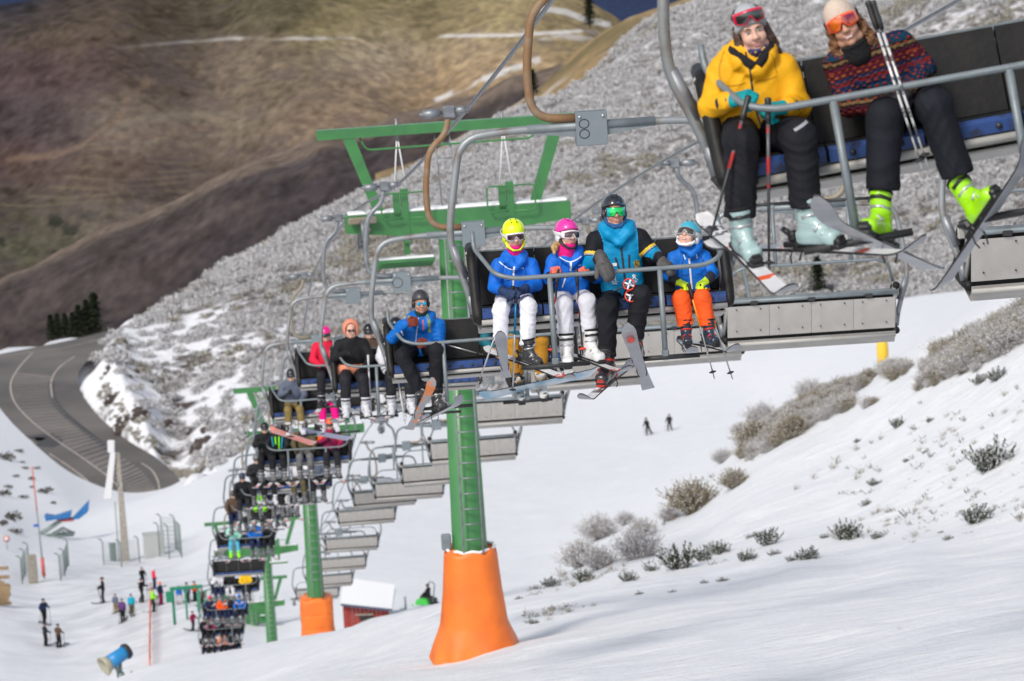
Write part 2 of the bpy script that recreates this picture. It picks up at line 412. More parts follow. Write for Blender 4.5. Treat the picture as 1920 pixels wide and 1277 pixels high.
def hill_mat():
    m = bpy.data.materials.new('frosted_scrub_ground'); m.use_nodes = True; nt = m.node_tree; b = nt.nodes['Principled BSDF']
    b.inputs['Roughness'].default_value = .9; b.inputs['Specular IOR Level'].default_value = .1
    g = nt.nodes.new('ShaderNodeNewGeometry')
    def noise(s, d=6):
        n = nt.nodes.new('ShaderNodeTexNoise'); n.inputs['Scale'].default_value = s; n.inputs['Detail'].default_value = d; nt.links.new(g.outputs['Position'], n.inputs['Vector']); return n.outputs['Fac']
    def ramp(f, *st):
        r = nt.nodes.new('ShaderNodeValToRGB'); e = r.color_ramp.elements
        e[0].position, e[0].color = st[0][0], (*st[0][1], 1); e[1].position, e[1].color = st[-1][0], (*st[-1][1], 1)
        for p, c in st[1:-1]: q = e.new(p); q.color = (*c, 1)
        nt.links.new(f, r.inputs[0]); return r.outputs[0]
    scr = ramp(noise(.5, 8), (.33, (.15,.14,.135)), (.47, (.30,.29,.29)), (.62, (.60,.60,.62)))
    at = nt.nodes.new('ShaderNodeAttribute'); at.attribute_name = 'Col'
    sep = nt.nodes.new('ShaderNodeSeparateColor'); nt.links.new(at.outputs['Color'], sep.inputs[0])
    snw = ramp(noise(.16, 9), (.36, (.08,.065,.06)), (.44, (.78,.79,.82)), (.9, (.8,.8,.83)))
    ma = nt.nodes.new('ShaderNodeMath'); ma.operation = 'MULTIPLY_ADD'; ma.inputs[1].default_value = .9; ma.inputs[2].default_value = -.45
    nt.links.new(noise(.22, 7), ma.inputs[0])
    ad = nt.nodes.new('ShaderNodeMath'); ad.operation = 'ADD'; nt.links.new(ma.outputs[0], ad.inputs[0]); nt.links.new(sep.outputs[0], ad.inputs[1])
    fr = nt.nodes.new('ShaderNodeValToRGB'); fr.color_ramp.elements[0].position = .44; fr.color_ramp.elements[1].position = .54; nt.links.new(ad.outputs[0], fr.inputs[0])
    mx = nt.nodes.new('ShaderNodeMix'); mx.data_type = 'RGBA'; nt.links.new(fr.outputs[0], mx.inputs['Factor']); nt.links.new(scr, mx.inputs['A']); nt.links.new(snw, mx.inputs['B'])
    nt.links.new(mx.outputs['Result'], b.inputs['Base Color'])
    bp = nt.nodes.new('ShaderNodeBump'); bp.inputs['Strength'].default_value = .8; bp.inputs['Distance'].default_value = .8
    nt.links.new(noise(.7, 6), bp.inputs['Height']); nt.links.new(bp.outputs[0], b.inputs['Normal'])
    return m
px_, py_, _ = proj(np.stack([X_, Y_, Zh], -1))
def hill_snow(px, py):
    """share of open snow: the steep cut above the road, fading up the hill"""
    d = np.clip(1 - ((px - 330) / 330) ** 2 * .9, 0, 1) * np.clip((py - 520) / 130, 0, 1)
    return np.clip(.18 + .66 * d, 0, 1)
hc = np.zeros(X_.shape + (4,)); hc[..., 0] = hill_snow(px_, py_); hc[..., 3] = 1
M_hill = hill_mat()
tag(link('frosted_hill', grid_mesh('frosted_hill', X_, Y_, Zh, hc), M_hill), 'grey frosted scrub hillside with a snowy rocky cut above the road', None, None, 'structure')

# ---- far mountains
def far_surface(name, rows, nx, ny, a0, a1, colfn, amp, seed, label):
    fn = TPS([P(*s) for s in rows]); ys = [P(*s)[1] for s in rows]
    aa = np.linspace(a0, a1, nx); bb = np.linspace(math.log(min(ys) * .97), math.log(max(ys) * 1.02), ny)
    A, B = np.meshgrid(aa, bb); Y = np.exp(B); X = A * Y; L = amp * 12
    Z = fn(X, Y) + fbm(X / L, Y / L, 5, seed) * amp
    px, py, _ = proj(np.stack([X, Y, Z], -1)); c = colfn(px, py, X, Y)
    me = grid_mesh(name, X, Y, Z, c)
    tag(link(name, me, M_far), label, None, None, 'structure')
def far_mat():
    m = bpy.data.materials.new('far_heath'); m.use_nodes = True; nt = m.node_tree; b = nt.nodes['Principled BSDF']
    b.inputs['Roughness'].default_value = 1; b.inputs['Specular IOR Level'].default_value = 0
    at = nt.nodes.new('ShaderNodeAttribute'); at.attribute_name = 'Col'
    g = nt.nodes.new('ShaderNodeNewGeometry'); n = nt.nodes.new('ShaderNodeTexNoise'); n.inputs['Scale'].default_value = .16; n.inputs['Detail'].default_value = 9; n.inputs['Roughness'].default_value = .7
    mp = nt.nodes.new('ShaderNodeMapping'); mp.inputs['Scale'].default_value = (1, .6, 1); nt.links.new(g.outputs['Position'], mp.inputs[0]); nt.links.new(mp.outputs[0], n.inputs['Vector'])
    r = nt.nodes.new('ShaderNodeValToRGB'); r.color_ramp.elements[0].position = .36; r.color_ramp.elements[1].position = .66
    r.color_ramp.elements[0].color = (.80, .80, .83, 1); r.color_ramp.elements[1].color = (1.2, 1.19, 1.15, 1); nt.links.new(n.outputs['Fac'], r.inputs[0])
    mx = nt.nodes.new('ShaderNodeMix'); mx.data_type = 'RGBA'; mx.blend_type = 'MULTIPLY'; mx.inputs['Factor'].default_value = 1; mx.clamp_result = False
    nt.links.new(at.outputs['Color'], mx.inputs['A']); nt.links.new(r.outputs[0], mx.inputs['B']); nt.links.new(mx.outputs['Result'], b.inputs['Base Color'])
    bp = nt.nodes.new('ShaderNodeBump'); bp.inputs['Strength'].default_value = .35; bp.inputs['Distance'].default_value = 3
    nt.links.new(n.outputs['Fac'], bp.inputs['Height']); nt.links.new(bp.outputs[0], b.inputs['Normal'])
    return m
M_far = far_mat()
def sstep(a, b, x): t = np.clip((x - a) / (b - a), 0, 1); return t * t * (3 - 2 * t)
def segd(px, py, pl):
    d = np.full(px.shape, 1e9)
    for (x0, y0), (x1, y1) in zip(pl[:-1], pl[1:]):
        dx, dy = x1 - x0, y1 - y0; t = np.clip(((px - x0) * dx + (py - y0) * dy) / (dx * dx + dy * dy), 0, 1)
        d = np.minimum(d, np.hypot(px - x0 - t * dx, py - y0 - t * dy))
    return d
heath = np.array([.085,.066,.070]); grass = np.array([.15,.122,.068]); gold = np.array([.31,.225,.125]); rust = np.array([.16,.082,.045]); brown = np.array([.125,.092,.068]); snowc = np.array([.62,.6,.58]); wood = np.array([.085,.066,.073]); darkg = np.array([.02,.026,.018])
def srgb(c):
    v = (np.array(c, float) / 255) ** 2.2; return (v * .70 + v.mean() * .30) * .92
COVER_LIT = [(30,20,(52,54,64)),(100,60,(95,80,65)),(60,150,(85,68,68)),(200,130,(92,75,68)),(350,60,(88,78,62)),(500,30,(94,86,62)),(620,60,(142,126,80)),(800,40,(130,115,75)),(950,40,(165,145,92)),(1080,60,(150,130,85)),  # plant cover colours, with the sunlit patch and cloud shadow put into them
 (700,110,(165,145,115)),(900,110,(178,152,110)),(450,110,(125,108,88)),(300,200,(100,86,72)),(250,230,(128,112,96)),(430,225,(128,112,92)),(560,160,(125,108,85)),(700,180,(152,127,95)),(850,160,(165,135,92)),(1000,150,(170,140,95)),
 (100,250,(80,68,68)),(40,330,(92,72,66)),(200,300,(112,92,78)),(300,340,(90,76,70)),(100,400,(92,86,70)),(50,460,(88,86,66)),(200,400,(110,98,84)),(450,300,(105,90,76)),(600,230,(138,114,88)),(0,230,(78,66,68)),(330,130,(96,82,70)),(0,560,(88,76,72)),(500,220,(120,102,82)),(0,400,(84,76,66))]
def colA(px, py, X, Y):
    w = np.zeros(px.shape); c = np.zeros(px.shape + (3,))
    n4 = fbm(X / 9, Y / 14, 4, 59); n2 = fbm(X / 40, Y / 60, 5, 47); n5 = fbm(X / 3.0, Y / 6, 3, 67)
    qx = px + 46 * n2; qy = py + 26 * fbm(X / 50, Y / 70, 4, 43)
    for x, y, k in COVER_LIT:
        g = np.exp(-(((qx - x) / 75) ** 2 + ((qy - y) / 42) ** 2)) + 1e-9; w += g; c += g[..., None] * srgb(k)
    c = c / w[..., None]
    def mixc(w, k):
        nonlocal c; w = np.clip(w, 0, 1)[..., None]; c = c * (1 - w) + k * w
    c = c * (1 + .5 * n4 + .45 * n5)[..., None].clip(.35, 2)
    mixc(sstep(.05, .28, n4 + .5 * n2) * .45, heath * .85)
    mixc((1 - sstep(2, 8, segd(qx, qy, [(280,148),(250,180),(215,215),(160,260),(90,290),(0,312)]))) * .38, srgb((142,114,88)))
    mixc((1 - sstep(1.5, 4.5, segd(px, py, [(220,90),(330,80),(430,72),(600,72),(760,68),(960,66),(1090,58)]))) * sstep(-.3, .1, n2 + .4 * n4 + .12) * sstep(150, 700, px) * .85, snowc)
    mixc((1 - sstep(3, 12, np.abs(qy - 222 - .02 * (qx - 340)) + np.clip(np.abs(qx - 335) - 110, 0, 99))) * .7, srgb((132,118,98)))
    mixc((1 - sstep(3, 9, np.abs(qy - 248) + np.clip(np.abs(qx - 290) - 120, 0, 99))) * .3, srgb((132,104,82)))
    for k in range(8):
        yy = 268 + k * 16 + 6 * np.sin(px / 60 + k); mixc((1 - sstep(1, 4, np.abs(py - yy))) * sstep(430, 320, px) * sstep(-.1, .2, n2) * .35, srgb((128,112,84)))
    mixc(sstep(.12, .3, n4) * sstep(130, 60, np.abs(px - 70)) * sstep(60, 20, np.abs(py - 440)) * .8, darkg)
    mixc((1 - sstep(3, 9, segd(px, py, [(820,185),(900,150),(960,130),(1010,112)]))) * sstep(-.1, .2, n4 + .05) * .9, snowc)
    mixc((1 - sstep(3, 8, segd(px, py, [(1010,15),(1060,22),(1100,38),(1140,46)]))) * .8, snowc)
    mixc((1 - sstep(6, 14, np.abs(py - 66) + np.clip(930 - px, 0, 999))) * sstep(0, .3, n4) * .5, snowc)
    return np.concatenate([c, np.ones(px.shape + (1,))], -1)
FA = [(-300,760,1850),(0,740,1850),(300,720,1850),(700,600,1900),(1000,400,1950),(-300,500,2020),(0,480,2020),(300,450,2030),(700,330,2080),(1000,250,2120),
      (-300,250,2200),(0,250,2200),(400,200,2220),(800,130,2280),(1142,90,2300),(-300,60,2350),(0,45,2380),(100,18,2400),(230,-25,2440),(500,-90,2520),(800,-90,2520),(980,-60,2480),(1040,-10,2420),(1100,22,2380),(1142,50,2360),(1180,75,2360),
      (-300,160,2900),(100,120,2900),(500,30,3000),(800,20,3000),(1100,110,2800),(1300,200,2700)]
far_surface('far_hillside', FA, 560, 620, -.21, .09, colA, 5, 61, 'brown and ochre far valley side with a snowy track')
RX = [-300,0,100,200,300,400,475,600,750,850,960,1100]; RY = [600,520,480,430,395,340,310,270,225,205,160,120]
def colS(px, py, X, Y):
    n4 = fbm(X / 9, Y / 14, 4, 159); n2 = fbm(X / 30, Y / 45, 4, 147); n5 = fbm(X / 2.4, Y / 5, 3, 167)
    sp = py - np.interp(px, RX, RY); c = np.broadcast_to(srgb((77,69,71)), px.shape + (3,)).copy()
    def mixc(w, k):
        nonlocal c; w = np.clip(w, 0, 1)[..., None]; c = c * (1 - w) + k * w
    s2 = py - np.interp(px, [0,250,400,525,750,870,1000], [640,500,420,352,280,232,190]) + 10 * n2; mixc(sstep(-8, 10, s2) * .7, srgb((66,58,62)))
    mixc(sstep(.0, .25, n2) * .3, srgb((88,78,68))); mixc((1 - sstep(6, 30, np.abs(sp + 4 + 14 * n2))) * .7, srgb((136,117,100)))  # last mix paints a highlight along the crest into the colour
    c = c * (1 + .45 * n4 + .45 * n5)[..., None].clip(.35, 2)
    return np.concatenate([c, np.ones(px.shape + (1,))], -1)
FS_ = [(x, y + 3, 1500 - .02 * x) for x, y in zip(RX, RY)] + [(x, y + 120, 1420) for x, y in zip(RX, RY)] + [(x, y + 300, 1330) for x, y in zip(RX, RY)] + [(x, y + 60, 1640) for x, y in zip(RX, RY)] + [(x, y + 200, 1850) for x, y in zip(RX, RY)] + [(-300,780,1200),(0,760,1200),(300,740,1200),(700,700,1200)]
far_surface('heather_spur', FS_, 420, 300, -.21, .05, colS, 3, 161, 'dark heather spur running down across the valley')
def colB(px, py, X, Y):
    n = fbm(X / 60, Y / 90, 4, 71); w = sstep(-.25, .2, n)[..., None]; c = gold * .95 * w + grass * 1.2 * (1 - w)
    s = sstep(.1, .25, fbm(X / 40, Y / 30, 3, 73))[..., None] * .35; c = c * (1 - s) + snowc * s
    return np.concatenate([c, np.ones(px.shape + (1,))], -1)
FB = [(700,400,1000),(870,330,1050),(1000,240,1100),(1142,110,1150),(1330,60,1150),(1700,-60,1150),
      (820,300,1300),(960,215,1350),(1060,130,1420),(1142,54,1480),(1190,33,1500),(1240,20,1520),(1340,-8,1560),(1500,-60,1600),(1800,-150,1700),(1142,120,1900),(1340,90,1900),(960,220,1800),(1800,-60,2000),(700,330,1500)]
far_surface('golden_ridge', FB, 200, 160, -.03, .16, colB, 4, 77, 'golden grass ridge behind the frosted hill')
def colC(px, py, X, Y):
    c = np.zeros(px.shape + (4,)); c[..., :3] = np.array([.035,.05,.10]); c[..., 3] = 1; return c
FC = [(-400,60,5200),(100,60,5200),(960,90,5200),(1142,75,5200),(1500,90,5200),(-400,-260,7500),(100,-250,7500),(960,-300,8000),(1500,-280,8000),(2400,-300,8000),(2400,90,5200)]
far_surface('blue_mountain', FC, 160, 80, -.3, .26, colC, 40, 81, 'dark blue mountain beyond the valley')
# ================================================================== CHAIRLIFT
M_green = mat('green_paint', (.045,.20,.055), .5, noise=((.035,.15,.05), 3, .35, .7), bump=.05, coat=.15)
M_greenD = mat('green_paint_shaft', (.05,.215,.06), .5, noise=((.04,.17,.055), 2, .35, .75), bump=.05, coat=.15)
M_galv = mat('galvanised_steel', (.30,.32,.34), .5, .6, noise=((.19,.20,.22), 8, .3, .7), bump=.05, bscale=60)
M_galvR = mat('galvanised_steel_worn', (.30,.32,.33), .5, .5, noise=((.17,.11,.07), 3.2, .52, .72), bump=.08, bscale=60)
M_gpaint = mat('grey_painted_steel', (.21,.245,.265), .5, .3, noise=((.16,.18,.19), 9, .4, .75), bump=.05, bscale=80)
M_rust = mat('rusty_tube', (.24,.135,.065), .65, .2, noise=((.30,.25,.19), 5, .45, .75), bump=.1, bscale=60)
M_tan = mat('tan_tube', (.25,.21,.15), .6, .3, noise=((.30,.28,.24), 5, .4, .75))
M_plaq = mat('plaque_steel', (.20,.24,.265), .5, .3, noise=((.22,.25,.27), 10, .4, .7))
M_black = mat('black_rubber', (.018,.018,.02), .55, noise=((.03,.03,.03), 20, .4, .7))
M_padb = mat('black_vinyl', (.009,.0085,.0085), .55, noise=((.02,.017,.015), 6, .45, .8), bump=.15, bscale=25, spec=.3)
M_blue = mat('blue_seat_shell', (.025,.065,.22), .5, noise=((.02,.03,.07), 11, .5, .66), bump=.1, bscale=40)
M_lip = mat('pale_seat_frame', (.40,.39,.37), .5, .1, noise=((.32,.28,.23), 6, .5, .8))
M_alu = mat('aluminium_panel', (.43,.415,.395), .5, .15, noise=((.34,.32,.30), 3, .35, .75), bump=.04, bscale=6)
M_cable = mat('steel_cable', (.26,.28,.31), .45, .7, noise=((.15,.16,.17), 20, .4, .7))
M_bolt = mat('bolt_steel', (.6,.62,.64), .3, .8)
M_bolt2 = mat('dark_bolt', (.05,.05,.055), .4, .5)
M_snowp = mat('snow_patch', (.8,.81,.83), .7, bump=.3, bscale=25)
M_ink = mat('ink', (.02,.02,.022), .6)
M_yel = mat('yellow_pad', (.75,.48,.03), .6)

def arc_path(pts, r=.12, n=5):
    """polyline with rounded corners"""
    pts = [np.array(p, float) for p in pts]; out = [pts[0]]
    for i in range(1, len(pts) - 1):
        a, b, c = pts[i - 1], pts[i], pts[i + 1]; u = a - b; v = c - b; lu = np.linalg.norm(u); lv = np.linalg.norm(v)
        k = min(r, lu * .49, lv * .49); p0 = b + u / lu * k; p2 = b + v / lv * k
        for j in range(n + 1):
            t = j / n; out.append((1 - t) ** 2 * p0 + 2 * t * (1 - t) * b + t * t * p2)
    out.append(pts[-1]); return out

LINE = R(4.93)     # the lift line runs this far left of the camera's heading
# chair: origin at the middle of the top bar; x to the picture's right, y away, z up. riders face -y
SEATZ = -1.47; HW = 1.055
CH = {}
def chair_meshes():
    m = MB(); m.tube(arc_path([(-1.09,.06,-1.52),(-1.17,.05,-1.22),(-1.26,.03,-.98),(-1.25,0,-.72),(-1.13,0,-.04),(-.72,0,0),(.72,0,0),(1.13,0,-.04),(1.25,0,-.72),(1.26,.03,-.98),(1.17,.05,-1.22),(1.09,.06,-1.52)], .30, 6), .033, 10)
    CH['bail'] = m.mesh('bail')
    for s in (-1, 1):
        m = MB(); m.tube([(s*1.245,.035,-.96),(s*1.15,.055,-1.24)], .041, 10); CH['sleeve%d' % s] = m.mesh('sleeve')
        m = MB(); m.tube([(s*1.11,.06,-1.40),(s*1.085,.065,-1.56)], .043, 10); CH['ferrule%d' % s] = m.mesh('ferrule')
    m = MB()
    for s in (-1, 1): m.prism([(s*.13,-.055),(s*.62,-.03),(s*.62,.01),(s*.13,.0)] , 'y', -.012, .012); m.prism([(s*.13,-.09),(s*.5,-.04),(s*.5,-.02),(s*.13,-.02)], 'y', -.022, .022)
    m.tube([(-.55,0,0),(.55,0,0)], .041, 8)
    CH['gusset'] = m.mesh('gusset')
    m = MB(); m.box((0,-.052,-.02), (.27,.012,.29), bev=.004); m.box((0,.052,-.02), (.27,.012,.29), bev=.004); m.box((-.129,0,-.02),(.012,.092,.288)); m.box((.129,0,-.02),(.012,.092,.288))
    CH['plaque'] = m.mesh('plaque')
    m = MB()
    for x in (-.1,.1):
        m.tube([(x,-.058,.085),(x,-.07,.085)], .014, 6)
    CH['bolt'] = m.mesh('bolt')
    m = MB(); m.tube(arc_path([(-.10,0,.07),(-.5,0,.09),(-.53,0,.5),(-.46,0,1.0),(-.24,0,1.18),(-.20,0,1.42)], .30, 7), .038, 10); CH['hanger'] = m.mesh('hanger')
    m = MB(); m.box((-.19,0,1.43),(.15,.12,.14), bev=.02); m.tube([(-.50,0,1.42),(-.30,0,1.43)], .055, 10); m.tube([(-.54,0,1.42),(-.27,0,1.43)], .022, 8)
    m.tube([(-.12,0,1.44),(.03,0,1.45)], .045, 8); m.box((.03,0,1.46),(.05,.16,.05), bev=.01)
    CH['grip'] = m.mesh('grip')
    # seat: pan with rolled front edge, four blue shells and black tops
    m = MB(); m.prism([(-.30,-1.565),(-.30,-1.605),(.20,-1.665),(.22,-1.63)], 'x', -HW, HW); m.tube([(-HW,-.30,-1.585),(HW,-.30,-1.585)], .026, 8); m.tube([(-HW,.21,-1.65),(HW,.21,-1.65)], .026, 8)
    CH['seat_frame'] = m.mesh('seat_frame')
    w = 2 * HW / 4
    m = MB(); m.prism([(-.318,-1.55),(-.325,-1.485),(-.29,-1.465),(-.25,-1.47),(-.25,-1.56)], 'x', -w/2+.008, w/2-.008); CH['seat_shell'] = m.mesh('seat_shell')
    m = MB()
    for x in (-.13,.13): m.tube([(x,-.322,-1.515),(x,-.332,-1.515)], .018, 8)
    CH['shell_bolt'] = m.mesh('shell_bolt')
    m = MB(); m.prism([(-.29,-1.475),(-.24,-1.455),(.14,-1.52),(.17,-1.50),(.17,-1.60),(-.28,-1.55)], 'x', -w/2+.006, w/2-.006); CH['seat_pad'] = m.mesh('seat_pad')
    m = MB(); m.prism([(.135,-1.545),(.10,-1.50),(.203,-1.09),(.232,-1.06),(.262,-1.09),(.185,-1.555)], 'x', -w/2+.005, w/2-.005); CH['back_pad'] = m.mesh('back_pad')
    m = MB(); m.prism([(.196,-1.56),(.280,-1.16),(.292,-1.16),(.208,-1.56)], 'x', -w/2+.002, w/2-.002); 
    for zz, yy in ((-1.2,.29),(-1.48,.232)):
        for x in (-.15,.15): m.tube([(x,yy-.006,zz),(x,yy+.010,zz)], .009, 6, 1)
    CH['back_panel'] = m.mesh('back_panel')
    m = MB(); m.prism([(.12,-1.72),(.215,-1.60),(.228,-1.60),(.135,-1.74)], 'x', -HW, HW); m.prism([(.133,-1.735),(-.24,-1.64),(-.24,-1.652),(.133,-1.752)], 'x', -HW, HW); CH['seat_lip'] = m.mesh('seat_lip')
    m = MB(); m.tube([(-1.09,.28,-1.10),(1.09,.28,-1.10)], .028, 8); m.prism([(.275,-1.055),(.295,-1.055),(.29,-1.11),(.27,-1.11)], 'x', -HW, HW); CH['top_rail'] = m.mesh('top_rail')
    m = MB()
    for x in (-.72, 0, .72): m.box((x,.31,-1.12),(.09,.035,.05), bev=.008)
    CH['clamp'] = m.mesh('clamp')
    for nm, s in (('arm_pad', 1),):
        m = MB(); m.tube(arc_path([(s*1.075,.28,-1.02),(s*1.085,.02,-1.05),(s*1.085,-.22,-1.45),(s*1.075,-.30,-1.56),(s*1.07,-.1,-1.6),(s*1.07,.2,-1.6)], .1, 4), .047, 8); CH['arm_pad_r'] = m.mesh('arm_pad')
        s = -1
        m = MB(); m.tube(arc_path([(s*1.075,.28,-1.02),(s*1.085,.02,-1.05),(s*1.085,-.22,-1.45),(s*1.075,-.30,-1.56),(s*1.07,-.1,-1.6),(s*1.07,.2,-1.6)], .1, 4), .047, 8); CH['arm_pad_l'] = m.mesh('arm_pad')
    for s in (-1, 1):
        m = MB(); m.tube([(s*1.12,.06,-1.05),(s*1.05,.20,-1.0),(s*1.05,.26,-1.05)], .022, 6); m.box((s*1.09,.08,-1.12),(.09,.06,.11), bev=.01); m.tube([(s*1.08,.06,-1.6),(s*1.05,.24,-1.2),(s*1.05,.27,-1.05)], .022, 6)
        CH['side%d' % s] = m.mesh('side_bracket')
    # safety bar, lowered; pivot at (y=.10,z=-1.03)
    m = MB(); m.tube(arc_path([(-1.06,.10,-.86),(-1.06,.06,-1.0),(-.93,-.40,-1.16),(-.78,-.46,-1.20),(.86,-.46,-1.20),(1.0,-.42,-1.14),(1.06,-.05,-.99),(1.06,.10,-.86)], .09, 4), .020, 8)
    CH['safety_bar'] = m.mesh('safety_bar')
    m = MB(); m.tube([(-.47,-.46,-1.21),(-.47,-.56,-1.92)], .024, 8); m.box((-.47,-.56,-1.93),(.06,.05,.09), bev=.01); CH['drop_l'] = m.mesh('drop_tube')
    m = MB(); m.tube([(.47,-.46,-1.21),(.47,-.56,-1.92)], .024, 8); m.box((.47,-.56,-1.93),(.06,.05,.09), bev=.01); CH['drop_r'] = m.mesh('drop_tube')
    m = MB(); m.tube([(-.76,-.57,-1.95),(-.18,-.57,-1.95)], .021, 8); CH['foot_l'] = m.mesh('footrest')
    m = MB(); m.tube([(.18,-.57,-1.95),(.76,-.57,-1.95)], .021, 8); CH['foot_r'] = m.mesh('footrest')
    m = MB()   # number on the plaque: two outlined rings
    for z in (.025,-.062):
        m.tube([(-.065+.042*math.cos(t*pi/8)*1.0,-.0605,z+.038*math.sin(t*pi/8)) for t in range(16)], .0035, 4, closed=True)
    CH['figure'] = m.mesh('figure_eight')
    m = MB(); m.tube([(-.065+.075*math.cos(t*pi/10),-.0605,-.03+.075*math.sin(t*pi/10)) for t in range(20)], .004, 4, closed=True); CH['ring'] = m.mesh('painted_ring')
chair_meshes()
CHAIRS = []
def chair(loc, rz, label, group, raised=False, tilt=0, hang=M_galvR, bail=M_galvR, num=None, swing=0, detail=2):
    M = Matrix.Translation(V(loc)) @ Matrix.Rotation(rz, 4, 'Z') @ Matrix.Rotation(tilt, 4, 'Y') @ Matrix.Rotation(swing, 4, 'X')
    r = empty('lift_chair', label, 'chairlift chair', M, group)
    def part(k, name, m, par=r, x=None):
        o = link(name, CH[k], m, par)
        if x is not None: o.location = (x, 0, 0)
        return o
    part('bail', 'bail', bail); 
    for k in (-1, 1): part('sleeve%d' % k, 'sleeve', M_galv); part('ferrule%d' % k, 'ferrule', M_galv); part('side%d' % k, 'side_bracket', M_lip)
    part('gusset', 'gusset', M_gpaint)
    pq = part('plaque', 'number_plate', M_plaq); part('bolt', 'bolts', M_bolt, pq)['kind'] = 'stuff'
    if num == 8: part('figure', 'number_eight', M_ink, pq)
    if num == 'o': part('ring', 'painted_ring', M_ink, pq)
    part('hanger', 'hanger', hang); part('grip', 'cable_grip', M_galv)
    part('seat_frame', 'seat_frame', M_lip); part('seat_lip', 'seat_underside', M_alu); part('top_rail', 'top_rail', M_gpaint)
    w = 2 * HW / 4
    for i in range(4):
        x = (-1.5 + i) * w
        sp = part('seat_pad', 'seat_pad', M_padb, r, x); 
        sh = part('seat_shell', 'seat_front', M_blue, r, x)
        if detail > 1: part('shell_bolt', 'bolts', M_bolt2, sh)['kind'] = 'stuff'
        part('back_pad', 'backrest_pad', M_padb, r, x); part('back_panel', 'back_panel', [M_alu, M_bolt2], r, x)
    if detail > 1: part('clamp', 'clamps', M_bolt2)['kind'] = 'stuff'
    part('arm_pad_l', 'arm_pad', M_padb); part('arm_pad_r', 'arm_pad', M_padb)
    sb = part('safety_bar', 'safety_bar', M_gpaint)
    for k in 'lr':
        part('drop_' + k, 'drop_tube', M_gpaint, sb); part('foot_' + k, 'footrest', M_black, sb)
    if raised:
        piv = Matrix.Translation((0, .10, -1.0)); a = R(158 if raised is True else raised)
        sb.matrix_basis = piv @ Matrix.Rotation(-a, 4, 'X') @ piv.inverted()
    CHAIRS.append((r, M)); return r, M

GL = 'chairs riding up towards the camera'; GR = 'empty chairs going down the right side'
# (plaque px, py, depth)
LEFT = [(1636,-278,22.6),(1108,235,36.4),(887,435,50),(753,525,64),(662,552,78),(595,638,92),(569,746,106),(541,810,120),(508,850,134),(484,886,148),
        (457,948,166),(444,1008,186),(437,1046,200),(420,1095,214),(415,1134,228),(412,1166,242)]
RIGHT = [(2011,190,39),(1508,387,53),(1252,477,67),(1088,556,80.5),(958,652,94.4),(880,738,107),(818,795,122),(762,835,136),(716,858,150),(682,899,164),(656,956,178),(636,998,192),(614,1034,206),(592,1062,220)]
LAB = ['nearest chair at top right, tilted, carrying two women','chair numbered eight carrying three children and an instructor','chair with rusty hanger carrying the man in blue jacket and grey helmet',
 'chair carrying the rider in a peach hood','chair behind the peach hood carrying the rider in red','chair carrying two snowboarders in khaki and magenta trousers','chair right under the pink snowboard with three riders',
 'chair with the camouflage jacket and white jacket riders','chair with the rider in neon green trousers','chair with the rider in dark green jacket','chair with the rider in mint jacket and light blue trousers',
 'empty chair facing uphill below the mint jacket rider','chair with the rider in a yellow jacket','chair with the rider in an orange jacket between blue ones','chair full of dark clothed riders below the orange jacket one','lowest chair just above the snow crest, dark riders']
LAB_R = ['empty chair cut off by the right edge of the picture, back towards us','large empty chair seen from behind right of the orange trousers','empty chair seen from behind beneath the footrests of chair eight',
 'empty chair mostly hidden behind the mustard snowboarder and skis','empty chair back just under the blue white snowboard','empty chair back crossing the green shaft of the large tower','empty chair ending left of the large green tower, highest of three stacked',
 'second empty chair back left of the large tower','third empty chair back left of the large tower','empty chair with raised bar just right of the second tower','empty chair right beside the second tower shaft','empty chair above the orange pad of the second tower',
 'small empty chair level with top of the orange box pad','smallest empty chair above the red hut roof']
hangs = [M_rust, M_rust, M_rust, M_galv, M_galv, M_tan]
up = []
for i, (px, py, d) in enumerate(LEFT):
    p = P(px, py, d); far = i > 6
    r, M = chair(p, LINE * .6 if i < 1 else LINE, LAB[i], GL, raised=(i == 11), tilt=R(-6.6) if i == 0 else R([0,.0,-.3,.8,.5,-.4,.9][i % 7]) , hang=hangs[i] if i < 6 else [M_galv, M_tan][i % 2],
                 bail=M_galvR if i < 6 else M_gpaint, num=8 if i == 1 else 'o' if i == 3 else None, detail=1 if far else 2)
    up.append(np.array(M @ Vector((.03, 0, 1.46))))
down = []
for i, (px, py, d) in enumerate(RIGHT):
    p = P(px, py, d)
    r, M = chair(p, LINE + pi, LAB_R[i], GR, raised=(168 - (i * 7) % 11), tilt=R([.4,-.5,.2][i % 3]), hang=[M_tan, M_tan, M_galv][i % 3], bail=M_gpaint if i > 1 else M_galvR, detail=1 if i > 3 else 2)
    down.append(np.array(M @ Vector((.03, 0, 1.46))))
# haul ropes
def rope(pts, label, ext0, ext1):
    pts = [np.array(p) for p in pts]; pts = [pts[0] + (pts[0] - pts[1]) * ext0] + pts + [pts[-1] + ext1]
    m = MB(); m.tube(smooth_poly(pts, 8), .024, 6); o = m.build('haul_rope', M_cable); tag(o, label, 'steel rope')
end = np.array([-.0, 40, -7.0])
d0 = P(1905, 40, 30)
rope(up, 'thick haul rope on the left carrying the occupied chairs', 3.0, end)
rope(down, 'haul rope on the right carrying the empty chairs', 2.0, end)
def at_depth(pts, d):
    ds = [proj(p)[2] for p in pts]
    return np.array([np.interp(d, ds, [p[k] for p in pts]) for k in range(3)])

